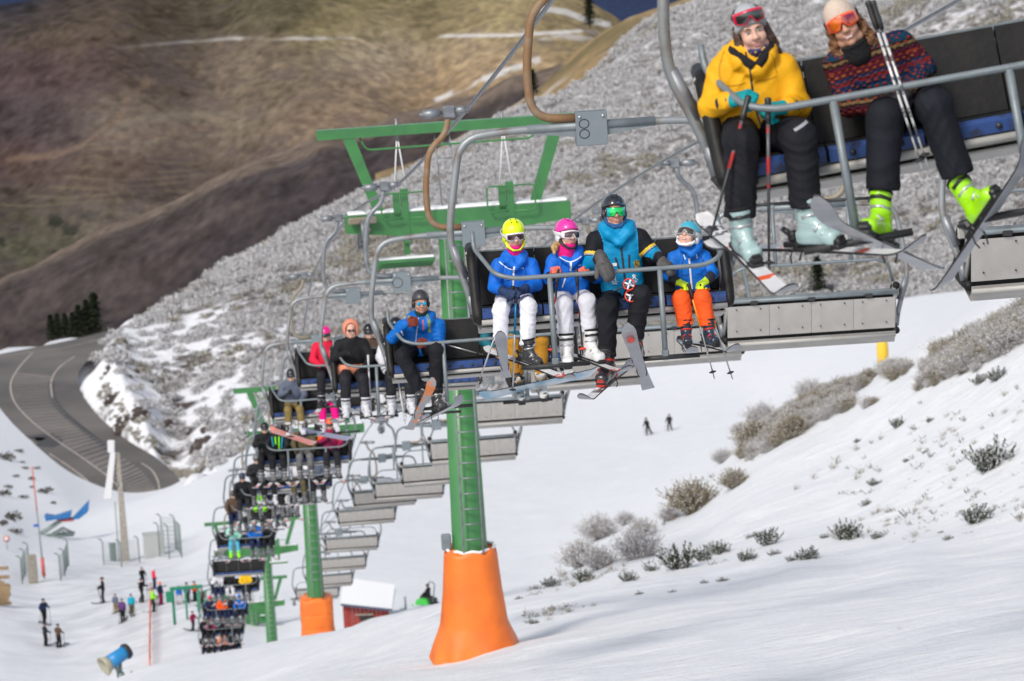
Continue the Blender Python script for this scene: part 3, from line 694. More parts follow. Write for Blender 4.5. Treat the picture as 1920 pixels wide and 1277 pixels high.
# ------------------------------------------------------------------ towers
LD = np.array([-math.sin(LINE), math.cos(LINE), 0]); LX = np.array([math.cos(LINE), math.sin(LINE), 0])
M_orange = mat('orange_tarpaulin', (.86,.19,.018), .5, noise=((.60,.12,.018), 1.6, .38, .78), bump=.9, bscale=2.6, detail=9)
M_white = mat('white_rope', (.65,.65,.66), .6)
M_conc = mat('concrete', (.28,.25,.21), .9, noise=((.38,.36,.32), 4, .4, .7), bump=.3)
def tower(base, top_z, dcable, label, top_r, bot_r, sc=1.0, rail=True, lean=0, sl=None, sr=None, detail=True):
    """base: world foot point. local frame: x across the line, y along it downhill, z up"""
    rz = LINE; M = Matrix.Translation(V(base)) @ Matrix.Rotation(rz, 4, 'Z')
    t = empty('lift_tower', label, 'lift tower', M, 'green towers of the chairlift')
    H = top_z - base[2]     # underside of the crossarm
    Mi = M.inverted()
    m = MB(); n = 10; m.lathe([(bot_r, -1.5), (bot_r, 0), (top_r, H)], n=n, M=Matrix.Rotation(pi / n, 4, 'Z')); m.build('shaft', M_greenD, t)
    # ladder on the uphill face
    for s in (-1, 1):
        m = MB(); m.tube([(s*.17+.03,-bot_r-.12,.4),(s*.17+.03,-top_r-.12,H+.1)], .018, 6); m.build('ladder_rail', M_galv, t)
    rung = MB(); rung.tube([(-.17,0,0),(.17,0,0)], .013, 6); rme = rung.mesh('rung'); k = 0; z = 2.2 if detail else .4
    while z < H and k < 40:
        rr = bot_r + (top_r - bot_r) * z / H; o = link('ladder_rung', rme, M_galv, t); o.location = (.03, -rr - .12, z); z += .276; k += 1
    sl_ = Mi @ V(sl); sr_ = Mi @ V(sr)
    xl, xr = sl_.x - .27, sr_.x - .62; zl = H + .28
    m = MB(); 
    m.prism([(xl,zl+.18),(xr,zl+.18),(xr,zl-.12),(.45,zl-.27),(-.45,zl-.27),(xl,zl-.12)], 'y', -.17, .17); m.build('crossarm', M_green, t)
    m = MB(); m.box(((xl+xr)/2,0,zl+.205), (xr-xl-.1,.3,.05), bev=.02); m.build('snow', M_snowp, t)
    # sheave trains
    for sx, sg in ((sl_.x, -1), (sr_.x, 1)):
        q = sl_ if sg < 0 else sr_
        f = empty_part('sheave_train', t); f.location = (q.x, 0, q.z)
        slope = 0.24
        for k in range(-2, 3):
            w = MB(); w.lathe([(.19,-.04),(.20,-.04),(.17,-.01),(.17,.01),(.20,.04),(.19,.04)], c=(0,k*.44,-.2-slope*k*.44), n=14, M=Matrix.Rotation(pi/2,4,'Y')); w.build('sheave', M_bolt2 if k % 2 else M_galv, f)
        b = MB(); b.tube([(sg*-.07,-1.0,-.2+slope),(sg*-.07,1.0,-.2-slope)], .05, 6); b.box((sg*-.09,0,-.26),(.08,.5,.2),bev=.02); b.box((sg*-.02,-.3,.1),(.5,.1,.12), bev=.02); b.build('sheave_beam', M_tan if sg < 0 else M_galv, f)
    # upper maintenance frame
    ux0, ux1, uz = xl - .40*sc, xr + .25, zl + 1.62*sc
    m = MB(); m.box(((ux0+ux1)/2,0,uz),(ux1-ux0,.16,.17)); m.build('upper_beam', M_green, t)
    if detail:
        m = MB(); m.tube(arc_path([(ux0+.75,0,uz-.1),(ux0+.85,0,uz-.32),(ux1-.85,0,uz-.30),(ux1-.75,0,uz-.1)], .1), .02, 6); m.build('handrail', M_green, t)
    for x0, x1 in ((xl+.62, xl+.14),(xr-.62, xr-.14)):
        m = MB(); m.prism([(x0-.09,zl+.15),(x0+.09,zl+.15),(x1+.11,uz-.05),(x1-.11,uz-.05)], 'y', -.07, .07); m.build('frame_leg', M_green, t)
    m = MB(); 
    for s in (-.13,.13): m.tube([(s+.02,.05,zl+.0),(s-.06,.05,uz+.05)], .015, 6)
    for k in range(5): m.tube([(-.13-.01*k,.05,zl+.25+k*.27),(.13-.01*k,.05,zl+.25+k*.27)], .012, 6)
    m.build('upper_ladder', M_galv, t)
    for x in (xl+1.05, xr-1.05):
        m = MB(); m.box((x,-.12,zl+.12),(.13,.13,.95)); m.box((x-.14,-.12,zl+.32),(.12,.1,.4)); m.build('post', M_green, t)
        m = MB(); m.box((x,-.05,zl-.32),(.1,.1,.5)); m.build('platform_hanger', M_green, t)
        m = MB(); m.tube(arc_path([(x+.05,-.3,zl+.1),(x+.42,-.3,zl+.1),(x+.42,-.3,zl+.55),(x-.42,-.3,zl+.55),(x-.42,-.3,zl+.1),(x-.05,-.3,zl+.1)], .08), .016, 6); m.build('guard_rail', M_green, t)
        for k in range(4):
            m = MB(); m.box((x-.05,-.5+k*.28,zl-.6-k*.075),(1.0,.2,.045)); o = m.build('step', M_green, t)
            m2 = MB(); m2.box((x-.05,-.5+k*.28,zl-.56-k*.075),(.96,.17,.035), bev=.012); m2.build('snow', M_snowp, o)
        if detail:
            for dx in (-.12,.12):
                m = MB(); m.tube([(x-.05,0,uz-.08),(x-.05+dx,0,zl+.45)], .014, 5); m.build('white_rope', M_white, t)
            m = MB(); m.tube([(x-.05,0,uz+.2),(x-.05,0,uz-.2)], .025, 6); m.build('pulley_hook', M_galv, t)
    return t, M, H
def empty_part(name, parent):
    o = bpy.data.objects.new(name, None); col.objects.link(o); o.parent = parent; return o
def pad(t, M, zs, label, lumpy=.02, cuts=(), seed=0, square=False):
    """padding wrapped round a shaft: profile list of (z, half x, half y)"""
    n = 48; rows = 40; vs = []; Z = np.linspace(zs[0][0], zs[-1][0], rows)
    hx = np.interp(Z, [q[0] for q in zs], [q[1] for q in zs]); hy = np.interp(Z, [q[0] for q in zs], [q[2] for q in zs])
    for i in range(rows):
        for k in range(n):
            a = 2 * pi * k / n; e = .55 if square else .8
            cx = math.copysign(abs(math.cos(a)) ** e, math.cos(a)); sy = math.copysign(abs(math.sin(a)) ** e, math.sin(a))
            f = 1 + lumpy * float(fbm(a * 1.6 + 3, Z[i] * 1.2 + seed, 3, 5 + seed)) + lumpy * .5 * float(fbm(a * 6, Z[i] * 3, 2, 8 + seed))
            g = 1.0
            for c in cuts: g -= .035 * math.exp(-((Z[i] - c) / .03) ** 2)
            low = max(0, 1 - (Z[i] - Z[0]) / .5)
            f += low * .05 * math.sin(a * 9 + seed)
            dz = .05 * math.sin(a * 7) * (i == rows - 1) + .06 * math.sin(a * 5 + 1) * (i == 0)
            vs.append((hx[i] * f * g * cx, hy[i] * f * g * sy, Z[i] + dz))
    fs = [(i * n + k, i * n + (k + 1) % n, (i + 1) * n + (k + 1) % n, (i + 1) * n + k) for i in range(rows - 1) for k in range(n)]
    fs += [tuple((rows - 1) * n + k for k in range(n))]
    m = MB(); m.add(vs, fs, 0, True); return m.build('padding', M_orange, t)
T1 = P(893, 1228, 76); T1[2] = min(T1[2], float(ground(T1[0], T1[1]))) 
t1top = P(850, 418, 76)[2]
t1, M1, H1 = tower(T1, t1top, 76, 'large green lift tower with flared orange pad', .23, .35, sl=at_depth(up, 76), sr=at_depth(down, 76))
pd = pad(t1, M1, [(-.05,.82,.8),(.25,.74,.72),(.6,.60,.6),(1.2,.53,.55),(1.9,.47,.5),(1.96,.44,.46)], '', .03, seed=1)
for a in (.9, 2.6, 4.4, 5.6):      # lacing seams of the cover
    m = MB(); m.tube([((.835-.0)*math.cos(a)*.86*f_,(.8)*math.sin(a)*.86*f_,z) for z, f_ in ((.10,1.10),(.3,.98),(.6,.86),(1.2,.78),(1.9,.70))], .012, 5); m.build('seam', M_orange, t1)
m = MB(); m.box((-.42,-.1,2.12),(.17,.14,.28), bev=.02); m.build('control_box', M_gpaint, t1)
m = MB(); m.tube([(.44*math.cos(a*pi/10),.46*math.sin(a*pi/10),1.97+.02*math.sin(a*3)) for a in range(20)], .028, 6, closed=True)
m.build('snow', M_snowp, t1)
T2 = P(598, 1203, 149); T2[2] = max(T2[2], float(ground(T2[0], T2[1])) - .1)
t2, M2, H2 = tower(T2, P(573, 812, 149)[2], 149, 'second green lift tower with square orange pad behind the large one', .23, .33, sl=at_depth(up, 149), sr=at_depth(down, 149))
pad(t2, M2, [(-.3,.60,.6),(.0,.60,.6),(.5,.57,.57),(1.0,.58,.58),(1.45,.56,.56),(1.5,.52,.52)], '', .05, cuts=(.45,.95), seed=4, square=True)
T3 = P(511, 1212, 227); T3[2] -= 2.2
t3, M3, H3 = tower(T3, P(503, 1034, 227)[2], 227, 'third green lift tower, slim and unpadded, below the second', .26, .33, sl=at_depth(up, 222), sr=at_depth(down, 220), detail=False)
T4 = P(478, 1212, 262); T4[2] -= 1.0
sl4 = P(418, 1133, 262); sr4 = P(552, 1122, 262)
t4, M4, H4 = tower(T4, P(473, 1140, 262)[2], 262, 'lowest short green lift tower near the boarding area', .33, .36, sl=sl4, sr=sr4, detail=False)
m = MB(); m.box((0,0,H4-.25),(1.5,.6,1.2), bev=.05); m.build('head_box', M_green, t4)
# ================================================================== PEOPLE: implicit-surface builder
def A3(*p): return np.array(p, float)
def unit(v): v = np.asarray(v, float); return v / (np.linalg.norm(v) + 1e-12)
def cap(a, b, ra, rb, ys=1.0, lab=0):
    """tapered capsule; ys<1 flattens it front to back about its own axis"""
    a = np.asarray(a, float); b = np.asarray(b, float); ab = b - a; L2 = ab @ ab + 1e-12
    def f(p):
        t = np.clip(((p - a) @ ab) / L2, 0, 1)
        q = p - a - t[:, None] * ab
        if ys != 1: q = q * np.array([1, 1 / ys, 1])
        return np.sqrt((q * q).sum(1)) - (ra + (rb - ra) * t)
    f.lab = lab; return f
def ell(c, r, rot=None, lab=0):
    c = np.asarray(c, float); r = np.asarray(r, float)
    def f(p):
        q = p - c
        if rot is not None: q = q @ rot
        k0 = np.sqrt(((q / r) ** 2).sum(1)); k1 = np.sqrt(((q / r ** 2) ** 2).sum(1)) + 1e-9
        return k0 * (k0 - 1) / k1
    f.lab = lab; return f
def rbox(c, h, rr, rot=None, lab=0):
    c = np.asarray(c, float); h = np.asarray(h, float) - rr
    def f(p):
        q = p - c
        if rot is not None: q = q @ rot
        q = np.abs(q) - h
        return np.sqrt((np.maximum(q, 0) ** 2).sum(1)) + np.minimum(q.max(1), 0) - rr
    f.lab = lab; return f
def smin(a, b, k):
    h = np.clip(.5 + .5 * (b - a) / k, 0, 1); return b + (a - b) * h - k * h * (1 - h)
def smax(a, b, k): return -smin(-a, -b, k)
def uni(prims, k):
    def f(p):
        d = prims[0](p)
        for q in prims[1:]: d = smin(d, q(p), k)
        return d
    return f
def surf(name, f, lo, hi, vox, matfn=None, smooth=True):
    """naive surface nets"""
    lo = np.asarray(lo, float) - vox * 2; hi = np.asarray(hi, float) + vox * 2
    n = np.ceil((hi - lo) / vox).astype(int) + 1
    ax = [lo[i] + vox * np.arange(n[i]) for i in range(3)]
    G = np.stack(np.meshgrid(*ax, indexing='ij'), -1).reshape(-1, 3)
    D = np.concatenate([f(G[i:i + 200000]) for i in range(0, len(G), 200000)]).reshape(n)
    D[0] = D[-1] = 1; D[:, 0] = D[:, -1] = 1; D[:, :, 0] = D[:, :, -1] = 1
    s = D < 0; c = n - 1
    acc = np.zeros((*c, 3)); cnt = np.zeros(c)
    corner = [(i, j, k) for i in (0, 1) for j in (0, 1) for k in (0, 1)]
    def sub(a, o): return a[o[0]:o[0] + c[0], o[1]:o[1] + c[1], o[2]:o[2] + c[2]]
    for a in corner:
        for axis in range(3):
            if a[axis]: continue
            b = list(a); b[axis] = 1
            da, db = sub(D, a), sub(D, b); m = (da < 0) != (db < 0)
            t = np.where(m, da / np.where(m, da - db, 1), 0)
            for q in range(3):
                acc[..., q] += m * (a[q] + (t if q == axis else 0))
            cnt += m
    act = cnt > 0; idx = -np.ones(c, int); idx[act] = np.arange(act.sum())
    cell = np.argwhere(act); v = lo + vox * (cell + acc[act] / cnt[act][:, None])
    quads = []
    for axis in range(3):
        o1, o2 = [(1, 2), (2, 0), (0, 1)][axis]
        sl = [slice(1, c[q]) for q in range(3)]; sl[axis] = slice(0, c[axis])
        base = np.argwhere(np.ones([sl[q].stop - sl[q].start for q in range(3)], bool)) + [sl[q].start for q in range(3)]
        e = np.zeros(3, int); e[axis] = 1
        sa = s[tuple(base.T)]; sb = s[tuple((base + e).T)]; m = sa != sb; base = base[m]; sa = sa[m]
        u = np.zeros(3, int); u[o1] = 1; w = np.zeros(3, int); w[o2] = 1
        q = np.stack([idx[tuple((base - u - w).T)], idx[tuple((base - w).T)], idx[tuple(base.T)], idx[tuple((base - u).T)]], 1)
        q[~sa] = q[~sa][:, ::-1]; quads.append(q)
    q = np.concatenate(quads); q = q[(q >= 0).all(1)]
    me = bpy.data.meshes.new(name)
    me.vertices.add(len(v)); me.vertices.foreach_set('co', v.astype(np.float32).ravel())
    me.loops.add(q.size); me.loops.foreach_set('vertex_index', q.ravel().astype(np.int32))
    me.polygons.add(len(q)); me.polygons.foreach_set('loop_start', np.arange(0, q.size, 4, dtype=np.int32))
    me.polygons.foreach_set('use_smooth', np.ones(len(q), bool))
    if matfn is not None: me.polygons.foreach_set('material_index', matfn(v[q].mean(1)).astype(np.int32))
    me.update(calc_edges=True); return me
def bounds(pts, pad): pts = np.array(pts); return pts.min(0) - pad, pts.max(0) + pad
def folds(p, amp, s=1.0, ph=0.0):
    """soft cloth with a few sharp creases"""
    x, y, z = p[:, 0] / s, p[:, 1] / s, p[:, 2] / s
    w = .9 * np.sin(7 * x + ph) + .7 * np.sin(6 * z + 1.7 * ph) + .6 * np.sin(8 * y + 2)
    a = np.sin(17 * z + 9 * x * np.sign(np.sin(ph + 1)) + 3.1 * w); b = np.sin(-14 * z + 20 * x + 9 * y + 3.7 * w + ph); c = np.sin(41 * z + 17 * x - 13 * y + 5 * w + 2 * ph)
    m = .5 + .5 * np.sin(9 * x + 11 * z + 2 * w)
    return amp * ((np.abs(a) ** .6 - .7) * m * 1.1 + (np.abs(b) ** .6 - .7) * (1 - m) + .35 * (np.abs(c) - .6))
def rot_to(yaw=0, pitch=0, roll=0):
    """head attitude: yaw turns the face to the picture's right, pitch lifts it, roll tips the crown to the right"""
    return np.array((Matrix.Rotation(yaw, 3, 'Z') @ Matrix.Rotation(-pitch, 3, 'X') @ Matrix.Rotation(roll, 3, 'Y')))

# ---- cloth and skin materials
def cloth(name, c, rough=.75, var=.75, bump=.35, bscale=22, sheen=0): return mat(name, c, rough, noise=(tuple(q * var for q in c), 5, .4, .75), bump=bump, bscale=bscale, sheen=sheen, spec=.3)
M_skin = mat('skin', (.64,.39,.30), .5, noise=((.66,.33,.26), 14, .45, .75), spec=.4)
M_lips = mat('lips', (.50,.22,.19), .5)
M_skinT = mat('tanned_skin', (.50,.28,.19), .5, noise=((.54,.26,.18), 14, .45, .75), spec=.4)
M_teeth = mat('teeth', (.75,.72,.66), .3)
M_eye = mat('eye_white', (.7,.68,.66), .25); M_iris = mat('iris', (.05,.03,.02), .2)
M_hairD = mat('dark_brown_hair', (.045,.022,.014), .5, noise=((.09,.045,.028), 40, .4, .7), bump=.6, bscale=70)
M_hairC = mat('curly_brown_hair', (.12,.05,.022), .55, noise=((.25,.12,.05), 30, .4, .7), bump=.8, bscale=60)
M_hairB = mat('blond_hair', (.52,.33,.14), .55, noise=((.3,.18,.07), 30, .4, .7), bump=.7, bscale=60)
M_yellowJ = cloth('yellow_jacket', (.80,.40,.008), .7, .86, .3, 16)
M_blackP = cloth('black_trousers', (.006,.0065,.010), .8, 1.6, .35, 16)
M_navyP = cloth('navy_trousers', (.006,.007,.012), .8, 1.5, .35, 16)
M_blackF = cloth('black_fleece', (.012,.012,.014), .9, 1.5, .5, 60)
M_beanG = cloth('grey_beanie', (.42,.45,.48), .9, .8, .5, 90)
M_beanB = cloth('beige_beanie', (.62,.50,.42), .9, .85, .5, 90)
M_teal = cloth('turquoise_glove', (.0,.30,.33), .6, .7, .3, 40)
M_blackG = cloth('black_glove', (.018,.018,.022), .6, 1.8, .4, 40)
M_greyG = cloth('dark_grey_mitten', (.055,.052,.052), .6, 1.8, .4, 40)
M_navyG = cloth('navy_glove', (.014,.03,.085), .6, 1.5, .4, 40)
M_coralG = cloth('coral_glove', (.85,.17,.12), .6, .9, .3, 40)
M_yellG = cloth('neon_yellow_glove', (.62,.85,.03), .6, .9, .3, 40)
M_redG = cloth('brick_red_glove', (.20,.035,.02), .7, .8, .4, 40)
M_kidB = cloth('royal_blue_jacket', (.004,.135,.62), .6, .85, .35, 22)
M_kidB2 = cloth('bright_blue_jacket', (.004,.15,.60), .6, .85, .35, 22)
M_whiteP = cloth('white_trousers', (.74,.74,.80), .75, .9, .4, 22)
M_lavP = cloth('grey_white_trousers', (.60,.60,.66), .75, .88, .4, 22)
M_orangeP = cloth('orange_trousers', (.88,.10,.012), .7, .85, .4, 22)
M_azure = cloth('azure_jacket', (.0,.26,.52), .55, .85, .3, 20)
M_manB = cloth('blue_jacket', (.0,.13,.50), .6, .8, .35, 20)
M_magP = cloth('magenta_scarf', (.75,.01,.22), .8, .8, .4, 40)
M_whiteT = mat('white_trim', (.78,.79,.82), .6)
M_yelT = mat('yellow_trim', (.80,.50,.01), .6); M_gryT = mat('grey_trim', (.30,.31,.34), .6)
M_zip = mat('dark_zip', (.02,.03,.04), .4)
M_gold = mat('gold_emblem', (.45,.33,.06), .6, noise=((.04,.04,.03), 60, .5, .6))
M_mustard = cloth('mustard_trousers', (.42,.19,.012), .75, .8, .4, 20)
M_teal2 = cloth('teal_jacket', (.01,.13,.17), .7, .7, .4, 20)
def plastic(name, c, rough=.28): return mat(name, c, rough, spec=.5, coat=.3)
def sweater():
    m = bpy.data.materials.new('patterned_knit'); m.use_nodes = True; nt = m.node_tree; b = nt.nodes['Principled BSDF']; b.inputs['Roughness'].default_value = .95
    b.inputs['Specular IOR Level'].default_value = .15
    tc = nt.nodes.new('ShaderNodeTexCoord'); sx = nt.nodes.new('ShaderNodeSeparateXYZ'); nt.links.new(tc.outputs['Object'], sx.inputs[0])
    nz = nt.nodes.new('ShaderNodeTexNoise'); nz.inputs['Scale'].default_value = 9; nt.links.new(tc.outputs['Object'], nz.inputs['Vector'])
    def math_(op, a, b_=None, v=None):
        n = nt.nodes.new('ShaderNodeMath'); n.operation = op; nt.links.new(a, n.inputs[0])
        if b_ is not None: nt.links.new(b_, n.inputs[1])
        elif v is not None: n.inputs[1].default_value = v
        return n.outputs[0]
    z = math_('ADD', math_('MULTIPLY', sx.outputs[2], v=1.0), math_('MULTIPLY', sx.outputs[0], v=-.12)); z = math_('ADD', z, math_('MULTIPLY', nz.outputs['Fac'], v=.02))
    t = math_('FRACT', math_('MULTIPLY', z, v=4.6))
    r = nt.nodes.new('ShaderNodeValToRGB'); r.color_ramp.interpolation = 'CONSTANT'; e = r.color_ramp.elements
    stops = [(0,(0.007,0.019,0.055)),(.16,(0.143,0.012,0.011)),(.26,(0.007,0.017,0.047)),(.34,(0.061,0.007,0.017)),(.50,(0.165,0.025,0.011)),(.56,(0.055,0.007,0.017)),(.66,(0.017,0.011,0.008)),(.72,(0.143,0.088,0.039)),(.78,(0.017,0.011,0.011)),(.84,(0.007,0.033,0.066))]
    e[0].position, e[0].color = 0, (*stops[0][1], 1); e[1].position, e[1].color = stops[-1][0], (*stops[-1][1], 1)
    for p, c in stops[1:-1]: q = e.new(p); q.color = (*c, 1)
    nt.links.new(t, r.inputs[0])
    # stitched motif: small lozenges
    a = math_('SINE', math_('MULTIPLY', sx.outputs[0], v=150)); c = math_('SINE', math_('MULTIPLY', z, v=190)); y2 = math_('SINE', math_('MULTIPLY', sx.outputs[1], v=150))
    pr = math_('MULTIPLY', math_('ADD', a, y2), c); gt = math_('GREATER_THAN', pr, v=.55)
    r2 = nt.nodes.new('ShaderNodeValToRGB'); r2.color_ramp.interpolation = 'CONSTANT'; e = r2.color_ramp.elements
    st2 = [(0,(0.231,0.033,0.011)),(.16,(0.011,0.028,0.072)),(.26,(0.176,0.028,0.017)),(.34,(0.209,0.066,0.017)),(.5,(0.044,0.006,0.022)),(.66,(0.138,0.083,0.044)),(.78,(0.193,0.028,0.011)),(.84,(0.193,0.017,0.011))]
    e[0].position, e[0].color = 0, (*st2[0][1], 1); e[1].position, e[1].color = st2[-1][0], (*st2[-1][1], 1)
    for p, q_ in st2[1:-1]: q = e.new(p); q.color = (*q_, 1)
    nt.links.new(t, r2.inputs[0])
    mx = nt.nodes.new('ShaderNodeMix'); mx.data_type = 'RGBA'; nt.links.new(gt, mx.inputs['Factor']); nt.links.new(r.outputs[0], mx.inputs['A']); nt.links.new(r2.outputs[0], mx.inputs['B'])
    nt.links.new(mx.outputs['Result'], b.inputs['Base Color'])
    bp = nt.nodes.new('ShaderNodeBump'); bp.inputs['Strength'].default_value = .4; bp.inputs['Distance'].default_value = .01; nt.links.new(pr, bp.inputs['Height']); nt.links.new(bp.outputs[0], b.inputs['Normal'])
    return m
M_sweater = sweater()
def spotted(name, base, spots, scale=45):
    m = bpy.data.materials.new(name); m.use_nodes = True; nt = m.node_tree; b = nt.nodes['Principled BSDF']; b.inputs['Roughness'].default_value = .85
    tc = nt.nodes.new('ShaderNodeTexCoord'); v = nt.nodes.new('ShaderNodeTexVoronoi'); v.inputs['Scale'].default_value = scale; nt.links.new(tc.outputs['Object'], v.inputs['Vector'])
    r = nt.nodes.new('ShaderNodeValToRGB'); r.color_ramp.interpolation = 'CONSTANT'; r.color_ramp.elements[0].color = (*spots, 1); r.color_ramp.elements[1].color = (*base, 1); r.color_ramp.elements[1].position = .38
    nt.links.new(v.outputs['Distance'], r.inputs[0]); nt.links.new(r.outputs[0], b.inputs['Base Color']); return m
M_gaiter = spotted('patterned_neck_warmer', (.02,.03,.12), (.55,.30,.06))
M_camo = spotted('black_white_camouflage', (.5,.5,.52), (.03,.03,.035), 16)
M_buff = cloth('blue_neck_tube', (.03,.12,.32), .85, .5, .4, 50)

def head_sdf(h, hs, Rh, smile=0, open_mouth=0):
    """h head centre, hs head scale; returns sdf in the wearer's frame and to-head transform"""
    pr = [ell((0,.012,.035),(.076,.096,.088)), ell((0,-.026,-.034),(.064,.068,.080)), ell((0,-.062,-.098),(.026,.024,.02)),
          cap((0,-.090,.012),(0,-.112,-.026),.007,.012), ell((-.012,-.102,-.030),(.009,.010,.008)), ell((.012,-.102,-.030),(.009,.010,.008)),
          cap((-.036,-.080,.026),(.036,-.080,.026),.013,.013), ell((-.037,-.062,-.034),(.027,.028,.030)), ell((.037,-.062,-.034),(.027,.028,.030)),
          cap((-.046,-.03,-.085),(.046,-.03,-.085),.026,.026)]
    base = uni(pr, .016)
    neck = cap((0,.022,-.06),(0,.035,-.19),.055,.062)
    ears = [ell((-.079,.012,0),(.011,.018,.030)), ell((.079,.012,0),(.011,.018,.030))]
    eyes = [ell((-.031,-.094,.006),(.017,.013,.010)), ell((.031,-.094,.006),(.017,.013,.010))]
    lipu = cap((-.017 - .006 * smile,-.090,-.061),(.017 + .006 * smile,-.090,-.061),.006,.006); lipl = cap((-.014,-.090,-.071),(.014,-.090,-.071),.007,.007)
    mouth = ell((0,-.100,-.066 + .0),(.017 + .009 * smile,.014,(.0011 if smile < .7 else .0055) + .012 * open_mouth))
    def f(p):
        q = (p - h) @ Rh / hs
        d = base(q)
        for e in eyes: d = smax(d, -e(q), .008)
        d = smin(d, lipu(q), .005); d = smin(d, lipl(q), .005); d = smax(d, -mouth(q), .003)
        for e in ears: d = smin(d, e(q), .006)
        d = smin(d, neck((p - h) / hs), .02); return d * hs
    def region(p):
        q = (p - h) @ Rh / hs
        m = (np.minimum(lipu(q), lipl(q)) < .0035) & (q[:, 1] < -.08)
        return m.astype(int)
    return f, region
HS = {}
